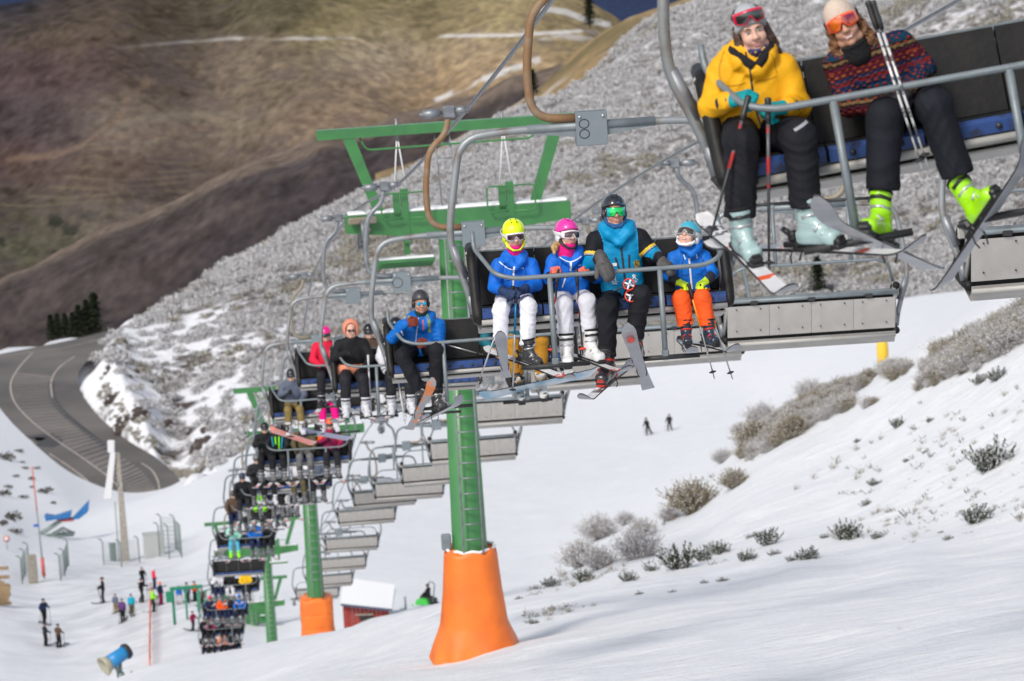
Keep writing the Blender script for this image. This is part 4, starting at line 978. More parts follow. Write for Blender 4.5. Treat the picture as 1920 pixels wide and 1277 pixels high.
def head_parts(root, h, hs, Rh, gear, skin=None, smile=0, open_mouth=0, vox=.0045, hair=None, body_pts=None, brow=M_hairD):
    skin = skin or M_skin
    f, reg = head_sdf(h, hs, Rh, smile, open_mouth)
    tl = lambda v: h + (Rh @ np.array(v, float)) * hs
    lo, hi = bounds([h], .16 * hs); lo[2] -= .09 * hs
    F = f
    if body_pts is not None:
        nb, ch = body_pts; tor = cap(nb + A3(0,.02,-.02), ch + A3(0,.03,0), .06 * hs, .05 * hs)
        F = lambda p: smin(f(p), tor(p), .03); lo = np.minimum(lo, ch - .11); hi = np.maximum(hi, ch + .11)
    me = surf('body', F, lo, hi, vox, reg); b = link('body', me, [skin, M_lips], root)
    if smile > .7 or open_mouth:
        m = MB(); m.tube([tl((-.02,-.088,-.066)), tl((0,-.096,-.0655)), tl((.02,-.088,-.066))], .0045 * hs, 6); m.build('teeth', M_teeth, b)
    Rm = Matrix(Rh.tolist()).to_4x4()
    def place(o): o.matrix_basis = Matrix.Translation(V(h)) @ Rm @ Matrix.Scale(hs, 4)
    if 'eyes' in gear:
        for s in (-1, 1):
            m = MB(); m.lathe([(.001,-.0125),(.008,-.010),(.0122,-.003),(.0125,.002),(.009,.009),(.001,.0125)], n=14); m.lathe([(.0058,.0110),(.0056,.0128),(.001,.0134)], n=12, mi=1)
            o = m.build('eye', [M_eye, M_iris], b); o.matrix_basis = Matrix.Translation(V(h)) @ Rm @ Matrix.Scale(hs, 4) @ Matrix.Translation((s*.031,-.0790,.005)) @ Matrix.Rotation(pi/2, 4, 'X') @ Matrix.Diagonal((1.15,.62,1,1))
            m = MB(); m.tube([(s*.016,-.0965,.023),(s*.032,-.0975,.029),(s*.047,-.086,.024)], [.0028,.0034,.0015], 6); o = m.build('eyebrow', brow, b); place(o)
            m = MB(); m.tube([(s*.020,-.0925,.0105),(s*.031,-.0955,.0145),(s*.043,-.089,.0095)], [.0013,.0017,.0012], 5); o = m.build('eyelid_line', M_hairD, b); place(o)
    for g in gear:
        if not isinstance(g, tuple): continue
        k = g[0]
        if k == 'helmet':
            _, m1, m2, zf = g
            shell = ell((0,.018,.040),(.103,.126,.112))
            def fh(q, shell=shell, zf=zf):
                d = shell(q); cut = (zf - .02 + .42 * np.clip(q[:, 1] + .02, -1, .09) * -1.0) - q[:, 2]      # rim sweeps down to the nape
                d = smax(d, cut, .008)
                groove = np.abs(np.abs(q[:, 0]) - .045) - .0025; d = np.where((q[:, 2] > .08) & (groove < 0), d + .003, d)
                ea = np.minimum(ell((-.088,.020,-.022),(.022,.042,.048))(q), ell((.088,.020,-.022),(.022,.042,.048))(q))
                return smin(d, ea, .012)
            def mr(q): return ((q[:, 2] < -.004 + 0 * q[:, 0]) & (np.abs(q[:, 0]) > .06)).astype(int)
            me = surf('helmet', fh, (-.125,-.125,-.09), (.125,.16,.165), .006, mr); o = link('helmet', me, [m1, m2], root); place(o)
            m = MB()
            for s in (-1, 1):
                for yy in (-.05, 0.0): m.box((s*.024,yy,.1475 - abs(yy + .0) * .25), (.007,.026,.006))
            v_ = m.build('vent', M_ink, o); v_['kind'] = 'stuff'
            for s in (-1, 1):
                m = MB(); m.tube([(s*.088,-.02,-.035),(s*.074,-.04,-.085),(s*.02,-.075,-.122),(0,-.08,-.124)], .0055, 6); m.build('chin_strap', M_black, o)
        if k == 'goggles':
            _, mf, ml, ms, dz = g
            e = ell((0,-.012,.006+dz),(.086,.098,.10)); a = .050
            def fg(q, e=e, dz=dz):
                z = q[:, 2] - dz; d = np.abs(e(q)) - .011
                d = smax(d, z - (.044 - 2.0 * q[:, 0] ** 2), .01); low = -.030 + .034 * np.exp(-(q[:, 0] / .017) ** 2) + 1.6 * q[:, 0] ** 2
                d = smax(d, low - z, .008); d = smax(d, q[:, 1] + .030, .01); return smax(d, np.abs(q[:, 0]) - .080, .01)
            def mg(q, dz=dz):
                z = q[:, 2] - dz; t = (.044 - 2.0 * q[:, 0] ** 2) - z; u = z - (-.030 + .036 * np.exp(-(q[:, 0] / .018) ** 2) + 1.6 * q[:, 0] ** 2)
                return ((t > .0095) & (u > .0095) & (np.abs(q[:, 0]) < .069) & (q[:, 1] < -.055)).astype(int)
            me = surf('goggles', fg, (-.105,-.13,-.05+dz), (.105,-.01,.07+dz), .0036, mg); o = link('goggles', me, [mf, ml], root); place(o); o.matrix_basis = o.matrix_basis @ Matrix.Translation((0,.006,-.09*dz)) @ Matrix.Diagonal((1.10,1.05,1.14,1))
            if ms is not None:
                sh = ell((0,.018,.040),(.1065,.130,.1155)) if any(isinstance(x, tuple) and x[0] == 'helmet' for x in gear) else ell((0,.014,.037),(.088,.112,.102))
                def fs(q, sh=sh, dz=dz): 
                    d = np.abs(sh(q)) - .003; d = np.maximum(d, np.abs(q[:, 2] - dz - .008 - .12 * (q[:, 1] + .04)) - .018); return np.maximum(d, -(q[:, 1] + .062))
                me = surf('goggle_strap', fs, (-.12,-.08,-.05+dz), (.12,.16,.10+dz), .005); o2 = link('goggle_strap', me, ms, o)
        if k == 'visor':
            e = ell((0,-.014,.006),(.088,.104,.10))
            def fv(q, e=e):
                z = q[:, 2]; d = np.abs(e(q)) - .006; d = smax(d, z - .046, .006); d = smax(d, (-.034 + .036 * np.exp(-(q[:, 0] / .014) ** 2)) - z, .006)
                d = smax(d, q[:, 1] + .035, .008); return smax(d, np.abs(q[:, 0]) - .080, .006)
            def mv(q): return np.where((q[:, 2] > .040) | (q[:, 2] < -.029 + .038 * np.exp(-(q[:, 0] / .015) ** 2)) | (np.abs(q[:, 0]) > .076), 0, np.where(np.abs(q[:, 0]) > .056, 2, 1))
            me = surf('goggles', fv, (-.105,-.13,-.05), (.105,-.01,.07), .0036, mv); o = link('goggles', me, [M_zip, g[1], g[2]], root); place(o)
        if k == 'shades':
            m = MB()
            for s in (-1, 1): m.lathe([(.002,-.002),(.021,-.002),(.023,0),(.021,.002),(.002,.002)], c=(s*.031,-.103,.004), n=16, M=Matrix.Rotation(pi/2, 4, 'X') @ Matrix.Scale(1.15, 4, (1,0,0)), mi=0); m.tube([(s*.054,-.100,.008),(s*.078,-.06,.010),(s*.080,0,.006)], .0022, 5, 1)
            m.tube([(-.01,-.106,.008),(.01,-.106,.008)], .0025, 5, 1)
            o = m.build('sunglasses', [g[1], M_ink], root); place(o)
        if k == 'beanie':
            sh = ell((0,.014,.045),(.088,.108,.104))
            def fb(q, sh=sh):
                d = sh(q) + .0012 * np.sin(np.arctan2(q[:, 0], q[:, 1] - .01) * 46); cut = (.026 - .55 * (q[:, 1] + .05)) - q[:, 2]
                d = smax(d, cut, .01); brim = np.maximum(np.abs(sh(q)) - .007, np.abs(q[:, 2] - (.042 - .55 * (q[:, 1] + .05))) - .017); return smin(d, brim, .004)
            me = surf('beanie', fb, (-.11,-.12,-.05), (.11,.14,.165), .0042); o = link('beanie', me, g[1], root); place(o)
        if k == 'hood':
            sh = ell((0,.035,.025),(.125,.135,.145)); inn = ell((0,-.06,.0),(.080,.14,.110))
            def fo(q, sh=sh, inn=inn): return smax(sh(q) + folds(q, .003, .5), -inn(q), .012)
            me = surf('hood', fo, (-.15,-.13,-.15), (.15,.19,.19), .008); o = link('hood', me, g[1], root); place(o)
            rim = MB(); rim.tube([(.083*math.cos(a*pi/12),-.075 + .02*abs(math.cos(a*pi/12)),.002+.112*math.sin(a*pi/12)) for a in range(24)], .014, 7, closed=True); o2 = rim.build('hood_lining', M_blackF, o)
        if k == 'chin':      # helmet padding round the jaw
            m = MB(); m.tube([(-.086,-.0,-.03),(-.074,-.045,-.085),(-.03,-.078,-.118),(.03,-.078,-.118),(.074,-.045,-.085),(.086,0,-.03)], .014, 8); o = m.build('jaw_pad', g[1], root); place(o)
        if k == 'gaiter':
            e = uni([cap((0,-.012,-.075),(0,.02,-(g[3] if len(g) > 3 else .17)),.070,.080 if len(g) < 4 else .062, 1.0), ell((0,-.045,-.098),(.055,.052,.034))], .02)
            top = g[2] if len(g) > 2 else -.062
            def fz(q, e=e, top=top): return smax(e(q) + folds(q, .0025, .35), q[:, 2] - (top + .25 * (q[:, 1] + .09)), .01)
            me = surf('neck_warmer', fz, (-.10,-.12,-.26), (.10,.11,.0), .0055); o = link('neck_warmer', me, g[1], root); place(o)
        if k == 'hair_long':
            prs = []
            for s in (-1, 1):
                prs += [cap((s*.070,.02,.03),(s*.083,.010,-.07),.028,.032), cap((s*.083,.010,-.07),(s*.100,.018,-.150),.034,.034)]
            prs += [cap((0,.06,.02),(0,.07,-.16),.085,.095,.6)]
            u = uni(prs, .02)
            def fl(q, u=u, g=g):
                am = g[2]; return u(q) + am * (np.sin(95 * q[:, 2] + 40 * q[:, 0]) * np.sin(80 * q[:, 0] + 60 * q[:, 1]) + .6 * np.sin(230 * q[:, 0] + 9 * np.sin(60 * q[:, 2])))
            me = surf('hair', fl, (-.17,-.07,-.25), (.17,.16,.08), .0055); o = link('hair', me, g[1], root); place(o)
        if k == 'ponytail':
            s = g[2]; u = uni([cap((s*.06,.05,-.06),(s*.115,.03,-.115),.028,.034), cap((s*.115,.03,-.115),(s*.13,.01,-.165),.030,.016)], .01)
            me = surf('hair', lambda q: u(q) + .004*np.sin(140*q[:,0]+50*q[:,2]), (-.2,-.06,-.22), (.2,.14,.0), .006); o = link('hair', me, g[1], root); place(o)
    return b

def frame(f, up):
    """3x3 with columns x=side, y=-f ... here: x = f, z ~ up"""
    x = unit(f); z = np.asarray(up, float); z = unit(z - x * (z @ x)); y = np.cross(z, x); return np.stack([x, y, z], 1)
GLV = {}
def glove(root, hand, fore, grip, palm, m1, m2=None, s=1.0, kind='grip', cuff=.11):
    """hand centre, forearm direction (elbow->hand), grip axis (index->little finger), palm normal"""
    key = kind
    if key not in GLV:
        pr = [rbox((0,0,0),(.048,.045,.022),.018), cap((-.075,0,0),(-.04,0,0),.040,.036)]
        for i in range(4):
            y = (i - 1.5) * .0235; L = [.92, 1.0, .95, .78][i]
            if kind == 'grip': pr += [cap((.038,y,-.004),(.064*L+.004,y,.026),.0138,.0132), cap((.064*L+.004,y,.026),(.040,y,.052),.0132,.0122), cap((.040,y,.052),(.010,y*.95,.050),.0122,.011)]
            elif kind == 'open': pr += [cap((.038,y,-.002),(.038+.042*L,y*1.15,.010),.0138,.013), cap((.038+.042*L,y*1.15,.010),(.038+.078*L,y*1.2,.030),.013,.0115)]
        if kind == 'mitt': pr += [cap((.03,-.012,0),(.10,-.008,.018),.036,.030), cap((.03,.018,0),(.095,.016,.018),.034,.028), cap((-.02,-.04,.012),(.045,-.066,.034),.019,.017)]
        else: pr += [cap((-.030,-.036,.006),(.004,-.055,.034),.0165,.015), cap((.004,-.055,.034),(.034,-.040,.055),.015,.012)]
        f = uni(pr, .007)
        cf = smc = cap((-.13,0,0),(-.06,0,0),.030,.043)
        g2 = lambda q: smin(f(q), smax(smax(cf(q), -.125 - q[:, 0] + .0, .004), q[:, 0] + .055, .004), .006) + folds(q, .0012, .3)
        GLV[key] = surf('glove', g2, (-.20,-.10,-.08), (.14,.10,.09), .0052, lambda q: (q[:, 0] < -.055).astype(int) + 2 * ((q[:, 2] < -.012) & (q[:, 0] > -.03)).astype(int))
    F = frame(fore, -np.asarray(palm, float)); F = frame(fore, F[:, 2]) 
    # mesh: +x fingers, +z palm side, y across; build so that palm normal = +z
    x = unit(fore); z = np.asarray(palm, float); z = unit(z - x * (z @ x)); y = np.cross(z, x)
    if np.dot(y, grip) < 0: y = -y          # mirrored hand
    M = Matrix([[x[i] * s, y[i] * s, z[i] * s, hand[i]] for i in range(3)] + [[0, 0, 0, 1]])
    o = link('glove', GLV[key], [m1, m2 or m1, m1], root); o.matrix_basis = M
    return o

# ---- footwear and boards
def boot_meshes():
    def fb(q):
        foot = rbox((.045,0,.045),(.155,.050,.045),.030); toe = ell((.15,0,.045),(.055,.052,.042)); cuff = cap((-.035,0,.07),(.005,0,.27),.062,.070, 1.0)
        instep = cap((.10,0,.075),(-.01,0,.16),.040,.055)
        d = smin(smin(foot(q), toe(q), .03), smin(cuff(q), instep(q), .03), .03); d = smax(d, q[:, 2] - (.285 + .15 * q[:, 0]), .01)
        seam = np.abs(q[:, 2] - (.135 - .25 * q[:, 0])) - .003; d = np.where(seam < 0, d + .0035, d); return smax(d, .004 - q[:, 2], .004)
    HS['boot'] = surf('boot_shell', fb, (-.13,-.08,-.005), (.22,.08,.31), .0075)
    m = MB(); m.box((.045,0,.002), (.31,.084,.022), bev=.006); m.box((.19,0,.016),(.05,.07,.02), bev=.005); m.box((-.115,0,.016),(.03,.07,.024), bev=.005); HS['sole'] = m.mesh('sole')
    m = MB()
    m.tube([(.125,-.055,.075),(.135,0,.092),(.125,.055,.075)], .010, 5); HS['b1'] = m.mesh('buckle')
    m = MB(); m.tube([(.075,-.058,.095),(.088,-.02,.125),(.088,.02,.125),(.075,.058,.095)], .010, 5); HS['b2'] = m.mesh('buckle')
    m = MB(); m.tube([(.0,-.068,.175),(.058,-.03,.19),(.058,.03,.19),(.0,.068,.175)], .011, 5); HS['b3'] = m.mesh('buckle')
    m = MB(); m.tube([(.01,-.072,.235),(.070,-.03,.25),(.070,.03,.25),(.01,.072,.235)], .013, 5); HS['b4'] = m.mesh('power_strap')
    m = MB(); m.tube([(.003 + .066*math.cos(a*pi/8), .066*math.sin(a*pi/8), .285 + .012*math.cos(a*pi/8)) for a in range(16)], .012, 6, closed=True); HS['liner'] = m.mesh('liner')
    m = MB(); m.box((.155,0,.012),(.10,.075,.03), bev=.008); m.box((.19,0,.04),(.045,.07,.035), bev=.01); m.box((.20,0,.062),(.02,.05,.015), bev=.004); HS['toe_binding'] = m.mesh('toe_binding')
    m = MB(); m.box((-.15,0,.014),(.11,.07,.034), bev=.008); m.box((-.145,0,.058),(.05,.062,.06), bev=.014); m.tube([(-.17,0,.07),(-.215,0,.095)], .016, 8); HS['heel_binding'] = m.mesh('heel_binding')
    m = MB()
    for s in (-1, 1): m.tube([(-.12,s*.038,.01),(-.15,s*.042,-.05),(-.16,s*.03,-.085)], .005, 5)
    HS['brake'] = m.mesh('brake')
    def fs(q):
        d = smin(rbox((.05,0,.055),(.155,.055,.055),.04)(q), cap((-.03,0,.08),(-.02,0,.25),.066,.072)(q), .04); return smax(d, q[:, 2] - .28, .01)
    HS['soft'] = surf('soft_boot', fs, (-.12,-.09,-.005), (.23,.09,.30), .009)
    m = MB(); m.tube([(.13,-.06,.05),(.145,-.03,.10),(.145,.03,.10),(.13,.06,.05)], .013, 5); HS['toe_strap'] = m.mesh('toe_strap')
    m = MB(); m.tube([(.03,-.07,.08),(.075,-.04,.145),(.075,.04,.145),(.03,.07,.08)], .016, 5); HS['ankle_strap'] = m.mesh('ankle_strap')
    m = MB(); m.prism([(-.11,.0),(-.16,.26),(-.145,.26),(-.09,.0)], 'y', -.07, .07); m.box((.03,0,.0),(.26,.12,.02), bev=.006); HS['highback'] = m.mesh('highback')
boot_meshes()
M_bind = mat('binding_black', (.02,.02,.022), .4); M_bindR = mat('binding_red', (.55,.03,.02), .4); M_buck = mat('buckle_metal', (.55,.56,.58), .35, .6)
def fm(o, toe, up, s=1.0):
    F = frame(toe, up); return Matrix([[F[i, 0] * s, F[i, 1] * s, F[i, 2] * s, o[i]] for i in range(3)] + [[0, 0, 0, 1]])
def boot(root, sole, toe, up, m, s=1.0, soft=False, buck=None):
    M = fm(sole, toe, up, s)
    if soft:
        b = link('boot', HS['soft'], m, root); b.matrix_basis = M
        link('sole', HS['sole'], M_bind, b); return b
    b = link('boot', HS['boot'], m, root); b.matrix_basis = M
    link('sole', HS['sole'], M_bind, b); link('liner', HS['liner'], M_blackF, b)
    for k in ('b1', 'b2', 'b3', 'b4'): link('buckle' if k != 'b4' else 'power_strap', HS[k], (buck or M_buck) if k != 'b4' else M_bind, b)
    return b
SK = {}
def ski_mat(name, top, base, bands, L=1.6):
    """deck graphics run along the ski; the underside has its own colour"""
    m = bpy.data.materials.new(name); m.use_nodes = True; nt = m.node_tree; b = nt.nodes['Principled BSDF']; b.inputs['Roughness'].default_value = .35
    tc = nt.nodes.new('ShaderNodeTexCoord'); sx = nt.nodes.new('ShaderNodeSeparateXYZ'); nt.links.new(tc.outputs['Object'], sx.inputs[0])
    r = nt.nodes.new('ShaderNodeValToRGB'); r.color_ramp.interpolation = 'CONSTANT'; e = r.color_ramp.elements
    ma = nt.nodes.new('ShaderNodeMath'); ma.operation = 'MULTIPLY_ADD'; ma.inputs[1].default_value = 1 / L; ma.inputs[2].default_value = .5; nt.links.new(sx.outputs[0], ma.inputs[0]); nt.links.new(ma.outputs[0], r.inputs[0])
    e[0].position, e[0].color = 0, (*top, 1)
    e[1].position, e[1].color = bands[-1][0], (*bands[-1][1], 1)
    for p, c in bands[:-1]: q = e.new(p); q.color = (*c, 1)
    n = nt.nodes.new('ShaderNodeTexNoise'); n.inputs['Scale'].default_value = 14; nt.links.new(tc.outputs['Object'], n.inputs['Vector'])
    rr = nt.nodes.new('ShaderNodeValToRGB'); rr.color_ramp.elements[0].position = .5; rr.color_ramp.elements[1].position = .58; nt.links.new(n.outputs['Fac'], rr.inputs[0])
    mx = nt.nodes.new('ShaderNodeMix'); mx.data_type = 'RGBA'; nt.links.new(rr.outputs[0], mx.inputs['Factor']); nt.links.new(r.outputs[0], mx.inputs['A']); mx.inputs['B'].default_value = (.72,.72,.74,1)
    nt.links.new(mx.outputs['Result'], b.inputs['Base Color'])
    return m
M_base = mat('ski_base', (.27,.28,.31), .3, noise=((.33,.34,.38), 6, .4, .7))
M_edge = mat('ski_edge', (.02,.02,.022), .4)
def ski_mesh(L, w, key):
    if key in SK: return SK[key]
    n = 40; vs = []; 
    for i in range(n + 1):
        t = i / n; x = (t - .5) * L
        hw = w * (.5 + .22 * (2 * abs(t - .46)) ** 2)
        if t > .93: hw *= math.sqrt(max(0, 1 - ((t - .93) / .072) ** 2)) * 1.0 + .04
        if t < .05: hw *= math.sqrt(max(0, 1 - ((.05 - t) / .055) ** 2)) * .6 + .4
        z = .10 * max(0, (t - .84) / .16) ** 2 * L / 1.6 + .03 * max(0, (.07 - t) / .07) ** 2; th = .008 + .010 * math.exp(-((t - .47) / .2) ** 2)
        vs += [(x, -hw, z - .002), (x, -hw * .93, z + th), (x, hw * .93, z + th), (x, hw, z - .002)]
    m = MB(); fs_t = [(4*i+1, 4*i+5, 4*i+6, 4*i+2) for i in range(n)]; fs_s = [(4*i, 4*i+4, 4*i+5, 4*i+1) for i in range(n)] + [(4*i+2, 4*i+6, 4*i+7, 4*i+3) for i in range(n)] + [(0,1,2,3), (4*n,4*n+3,4*n+2,4*n+1)]; fs_b = [(4*i, 4*i+3, 4*i+7, 4*i+4) for i in range(n)]
    m.add(vs, fs_t, 0); b0 = len(m.v) - len(vs)
    for f in fs_s: m.f.append(f); m.mi.append(1); m.sm.append(False)
    for f in fs_b: m.f.append(f); m.mi.append(2); m.sm.append(False)
    SK[key] = m.mesh('ski'); return SK[key]
def ski(sole, toe, up, L, w, deck, label, base=M_base, bind=M_bind, s=1.0, group=None):
    """a ski with bindings under a boot whose sole centre is `sole` (world frame)"""
    up = np.asarray(up, float); F = frame(toe, up); o0 = sole - F[:, 2] * .035 * s
    r = empty('ski', label, 'ski', fm(o0, toe, up, 1.0), group)
    link('deck', ski_mesh(L, w, (round(L, 2), round(w, 3))), [deck, M_edge, base], r)
    for k, mm in (('toe_binding', bind), ('heel_binding', bind), ('brake', M_bind)):
        o = link(k, HS[k], mm, r); o.matrix_basis = Matrix.Translation((0,0,.018)) @ Matrix.Scale(s, 4)
    return r
def pole(a, b, label, m=M_bind, grip=None, basket=None, big=False, r=.009, group=None, gl=.12):
    """ski pole from grip end a to tip b (world)"""
    a = np.asarray(a, float); b = np.asarray(b, float); d = unit(b - a); L = np.linalg.norm(b - a)
    up = A3(0, 1, 0); F = frame(d, up)
    t = empty('ski_pole', label, 'ski pole', Matrix([[F[i, 0], F[i, 1], F[i, 2], a[i]] for i in range(3)] + [[0, 0, 0, 1]]), group)
    mb = MB(); mb.tube([(gl*.6,0,0),(L*.6,0,0),(L-.01,0,0)], [r, r*.9, r*.62], 8); mb.build('shaft', m, t)
    mb = MB(); mb.tube([(-.02,0,0),(-.012,0,0),(.0,0,0),(gl*.35,0,0),(gl*.7,0,0),(gl,0,0)], [.012,.019,.017,.0155,.017,.012], 8); mb.build('grip', grip or M_bind, t)
    mb = MB(); bx = L - .065
    if big:
        R_ = .048; mb.tube([(bx, R_*math.cos(k*pi/9), R_*math.sin(k*pi/9)) for k in range(18)], .0065, 6, closed=True)
        mb.build('basket', basket or M_bind, t); mb = MB()
        for k in range(4): mb.box((bx, R_*.5*math.cos(k*pi/2+.4), R_*.5*math.sin(k*pi/2+.4)), (.008, R_*.9, .014), Matrix.Rotation(k*pi/2+.4, 4, 'X'))
        o = mb.build('basket_spoke', M_whiteT, t); o['kind'] = 'stuff'
    else:
        mb.lathe([(.008,-.012),(.030,-.004),(.034,.0),(.028,.006),(.008,.012)], c=(bx,0,0), n=10, M=Matrix.Rotation(pi/2, 4, 'Y')); mb.build('basket', basket or M_bind, t)
    mb = MB(); mb.tube([(L-.03,0,0),(L,0,0)], [.005,.003], 6); mb.build('tip', M_buck, t)
    return t
def board_mesh(L, w, key):
    if key in SK: return SK[key]
    n = 44; vs = []
    for i in range(n + 1):
        t = i / n; x = (t - .5) * L; e = abs(t - .5) * 2
        hw = w / 2 * (.86 + .14 * min(1, e / .8) ** 2) if e < .8 else w / 2 * math.sqrt(max(.0005, 1 - ((e - .8) / .2) ** 2))
        z = .07 * max(0, (e - .78) / .22) ** 2
        vs += [(x, -hw, z), (x, -hw, z + .011), (x, hw, z + .011), (x, hw, z)]
    m = MB(); m.add(vs, [(4*i+1, 4*i+5, 4*i+6, 4*i+2) for i in range(n)])
    for i in range(n):
        for f, k in (((4*i, 4*i+4, 4*i+5, 4*i+1), 1), ((4*i+2, 4*i+6, 4*i+7, 4*i+3), 1), ((4*i, 4*i+3, 4*i+7, 4*i+4), 2)): m.f.append(f); m.mi.append(k); m.sm.append(False)
    SK[key] = m.mesh('snowboard'); return SK[key]
def snowboard(c, along, up, L, w, deck, base, label, feet=(-.25,.25), strap=None):
    r = empty('snowboard', label, 'snowboard', fm(c, along, up)); link('deck', board_mesh(L, w, ('b', L, w)), [deck, M_edge, base], r)
    for x in feet:
        o = link('binding', HS['highback'], strap or M_bind, r); o.matrix_basis = Matrix.Translation((x, 0, .02)) @ Matrix.Rotation(-pi/2, 4, 'Z')
        for k in ('toe_strap', 'ankle_strap'): link('strap', HS[k], strap or M_bind, o)
    return r

def ribbon(root, name, m, pts, w, f, fdir=(0,-1,0), n=14, off=.003, lift=.25):
    """narrow strip laid on the surface of sdf f along pts"""
    pts = smooth_poly([A3(*p) for p in pts], max(2, n // max(1, len(pts) - 1))); fd = unit(fdir); L = []; 
    P0 = np.array(pts); tq = np.gradient(P0, axis=0); sd = np.cross(tq, fd); sd /= np.linalg.norm(sd, axis=1)[:, None] + 1e-9
    rows = []
    for s in (-.5, .5):
        q = P0 + sd * w * s + fd * lift
        for _ in range(40): q = q - fd * np.clip(f(q), -.02, .05)[:, None] * .9
        rows.append(q + fd * off)
    v = [];
    for a, b in zip(*rows): v += [a, b, b - fd * .006, a - fd * .006]
    m_ = MB(); N = len(P0); F = []
    for i in range(N - 1):
        a = 4 * i; F += [(a, a+4, a+5, a+1), (a, a+3, a+7, a+4), (a+1, a+5, a+6, a+2)]
    m_.add(v, F); return m_.build(name, m, root)
def patch(root, name, m, poly, f, n=1, off=.004, thick=.006, lift=.25):
    """flat print: polygon in (x,z) pushed onto the front of the garment as a whole"""
    q = np.array([(p[0], 0, p[1]) for p in poly], float); q[:, 1] = lift_y(f, q, lift)
    y = q[:, 1] - off
    v = [(q[i, 0], y[i], q[i, 2]) for i in range(len(q))] + [(q[i, 0], y[i] + thick, q[i, 2]) for i in range(len(q))]
    k = len(q); m_ = MB(); m_.add(v, [tuple(range(k)), tuple(range(2*k-1, k-1, -1))] + [(i, (i+1) % k, (i+1) % k + k, i + k) for i in range(k)])
    return m_.build(name, m, root)
def lift_y(f, q, lift=.4):
    q = q.copy(); q[:, 1] = -lift
    for _ in range(50): q[:, 1] += np.clip(f(q), -.02, .05) * .9
    return q[:, 1]

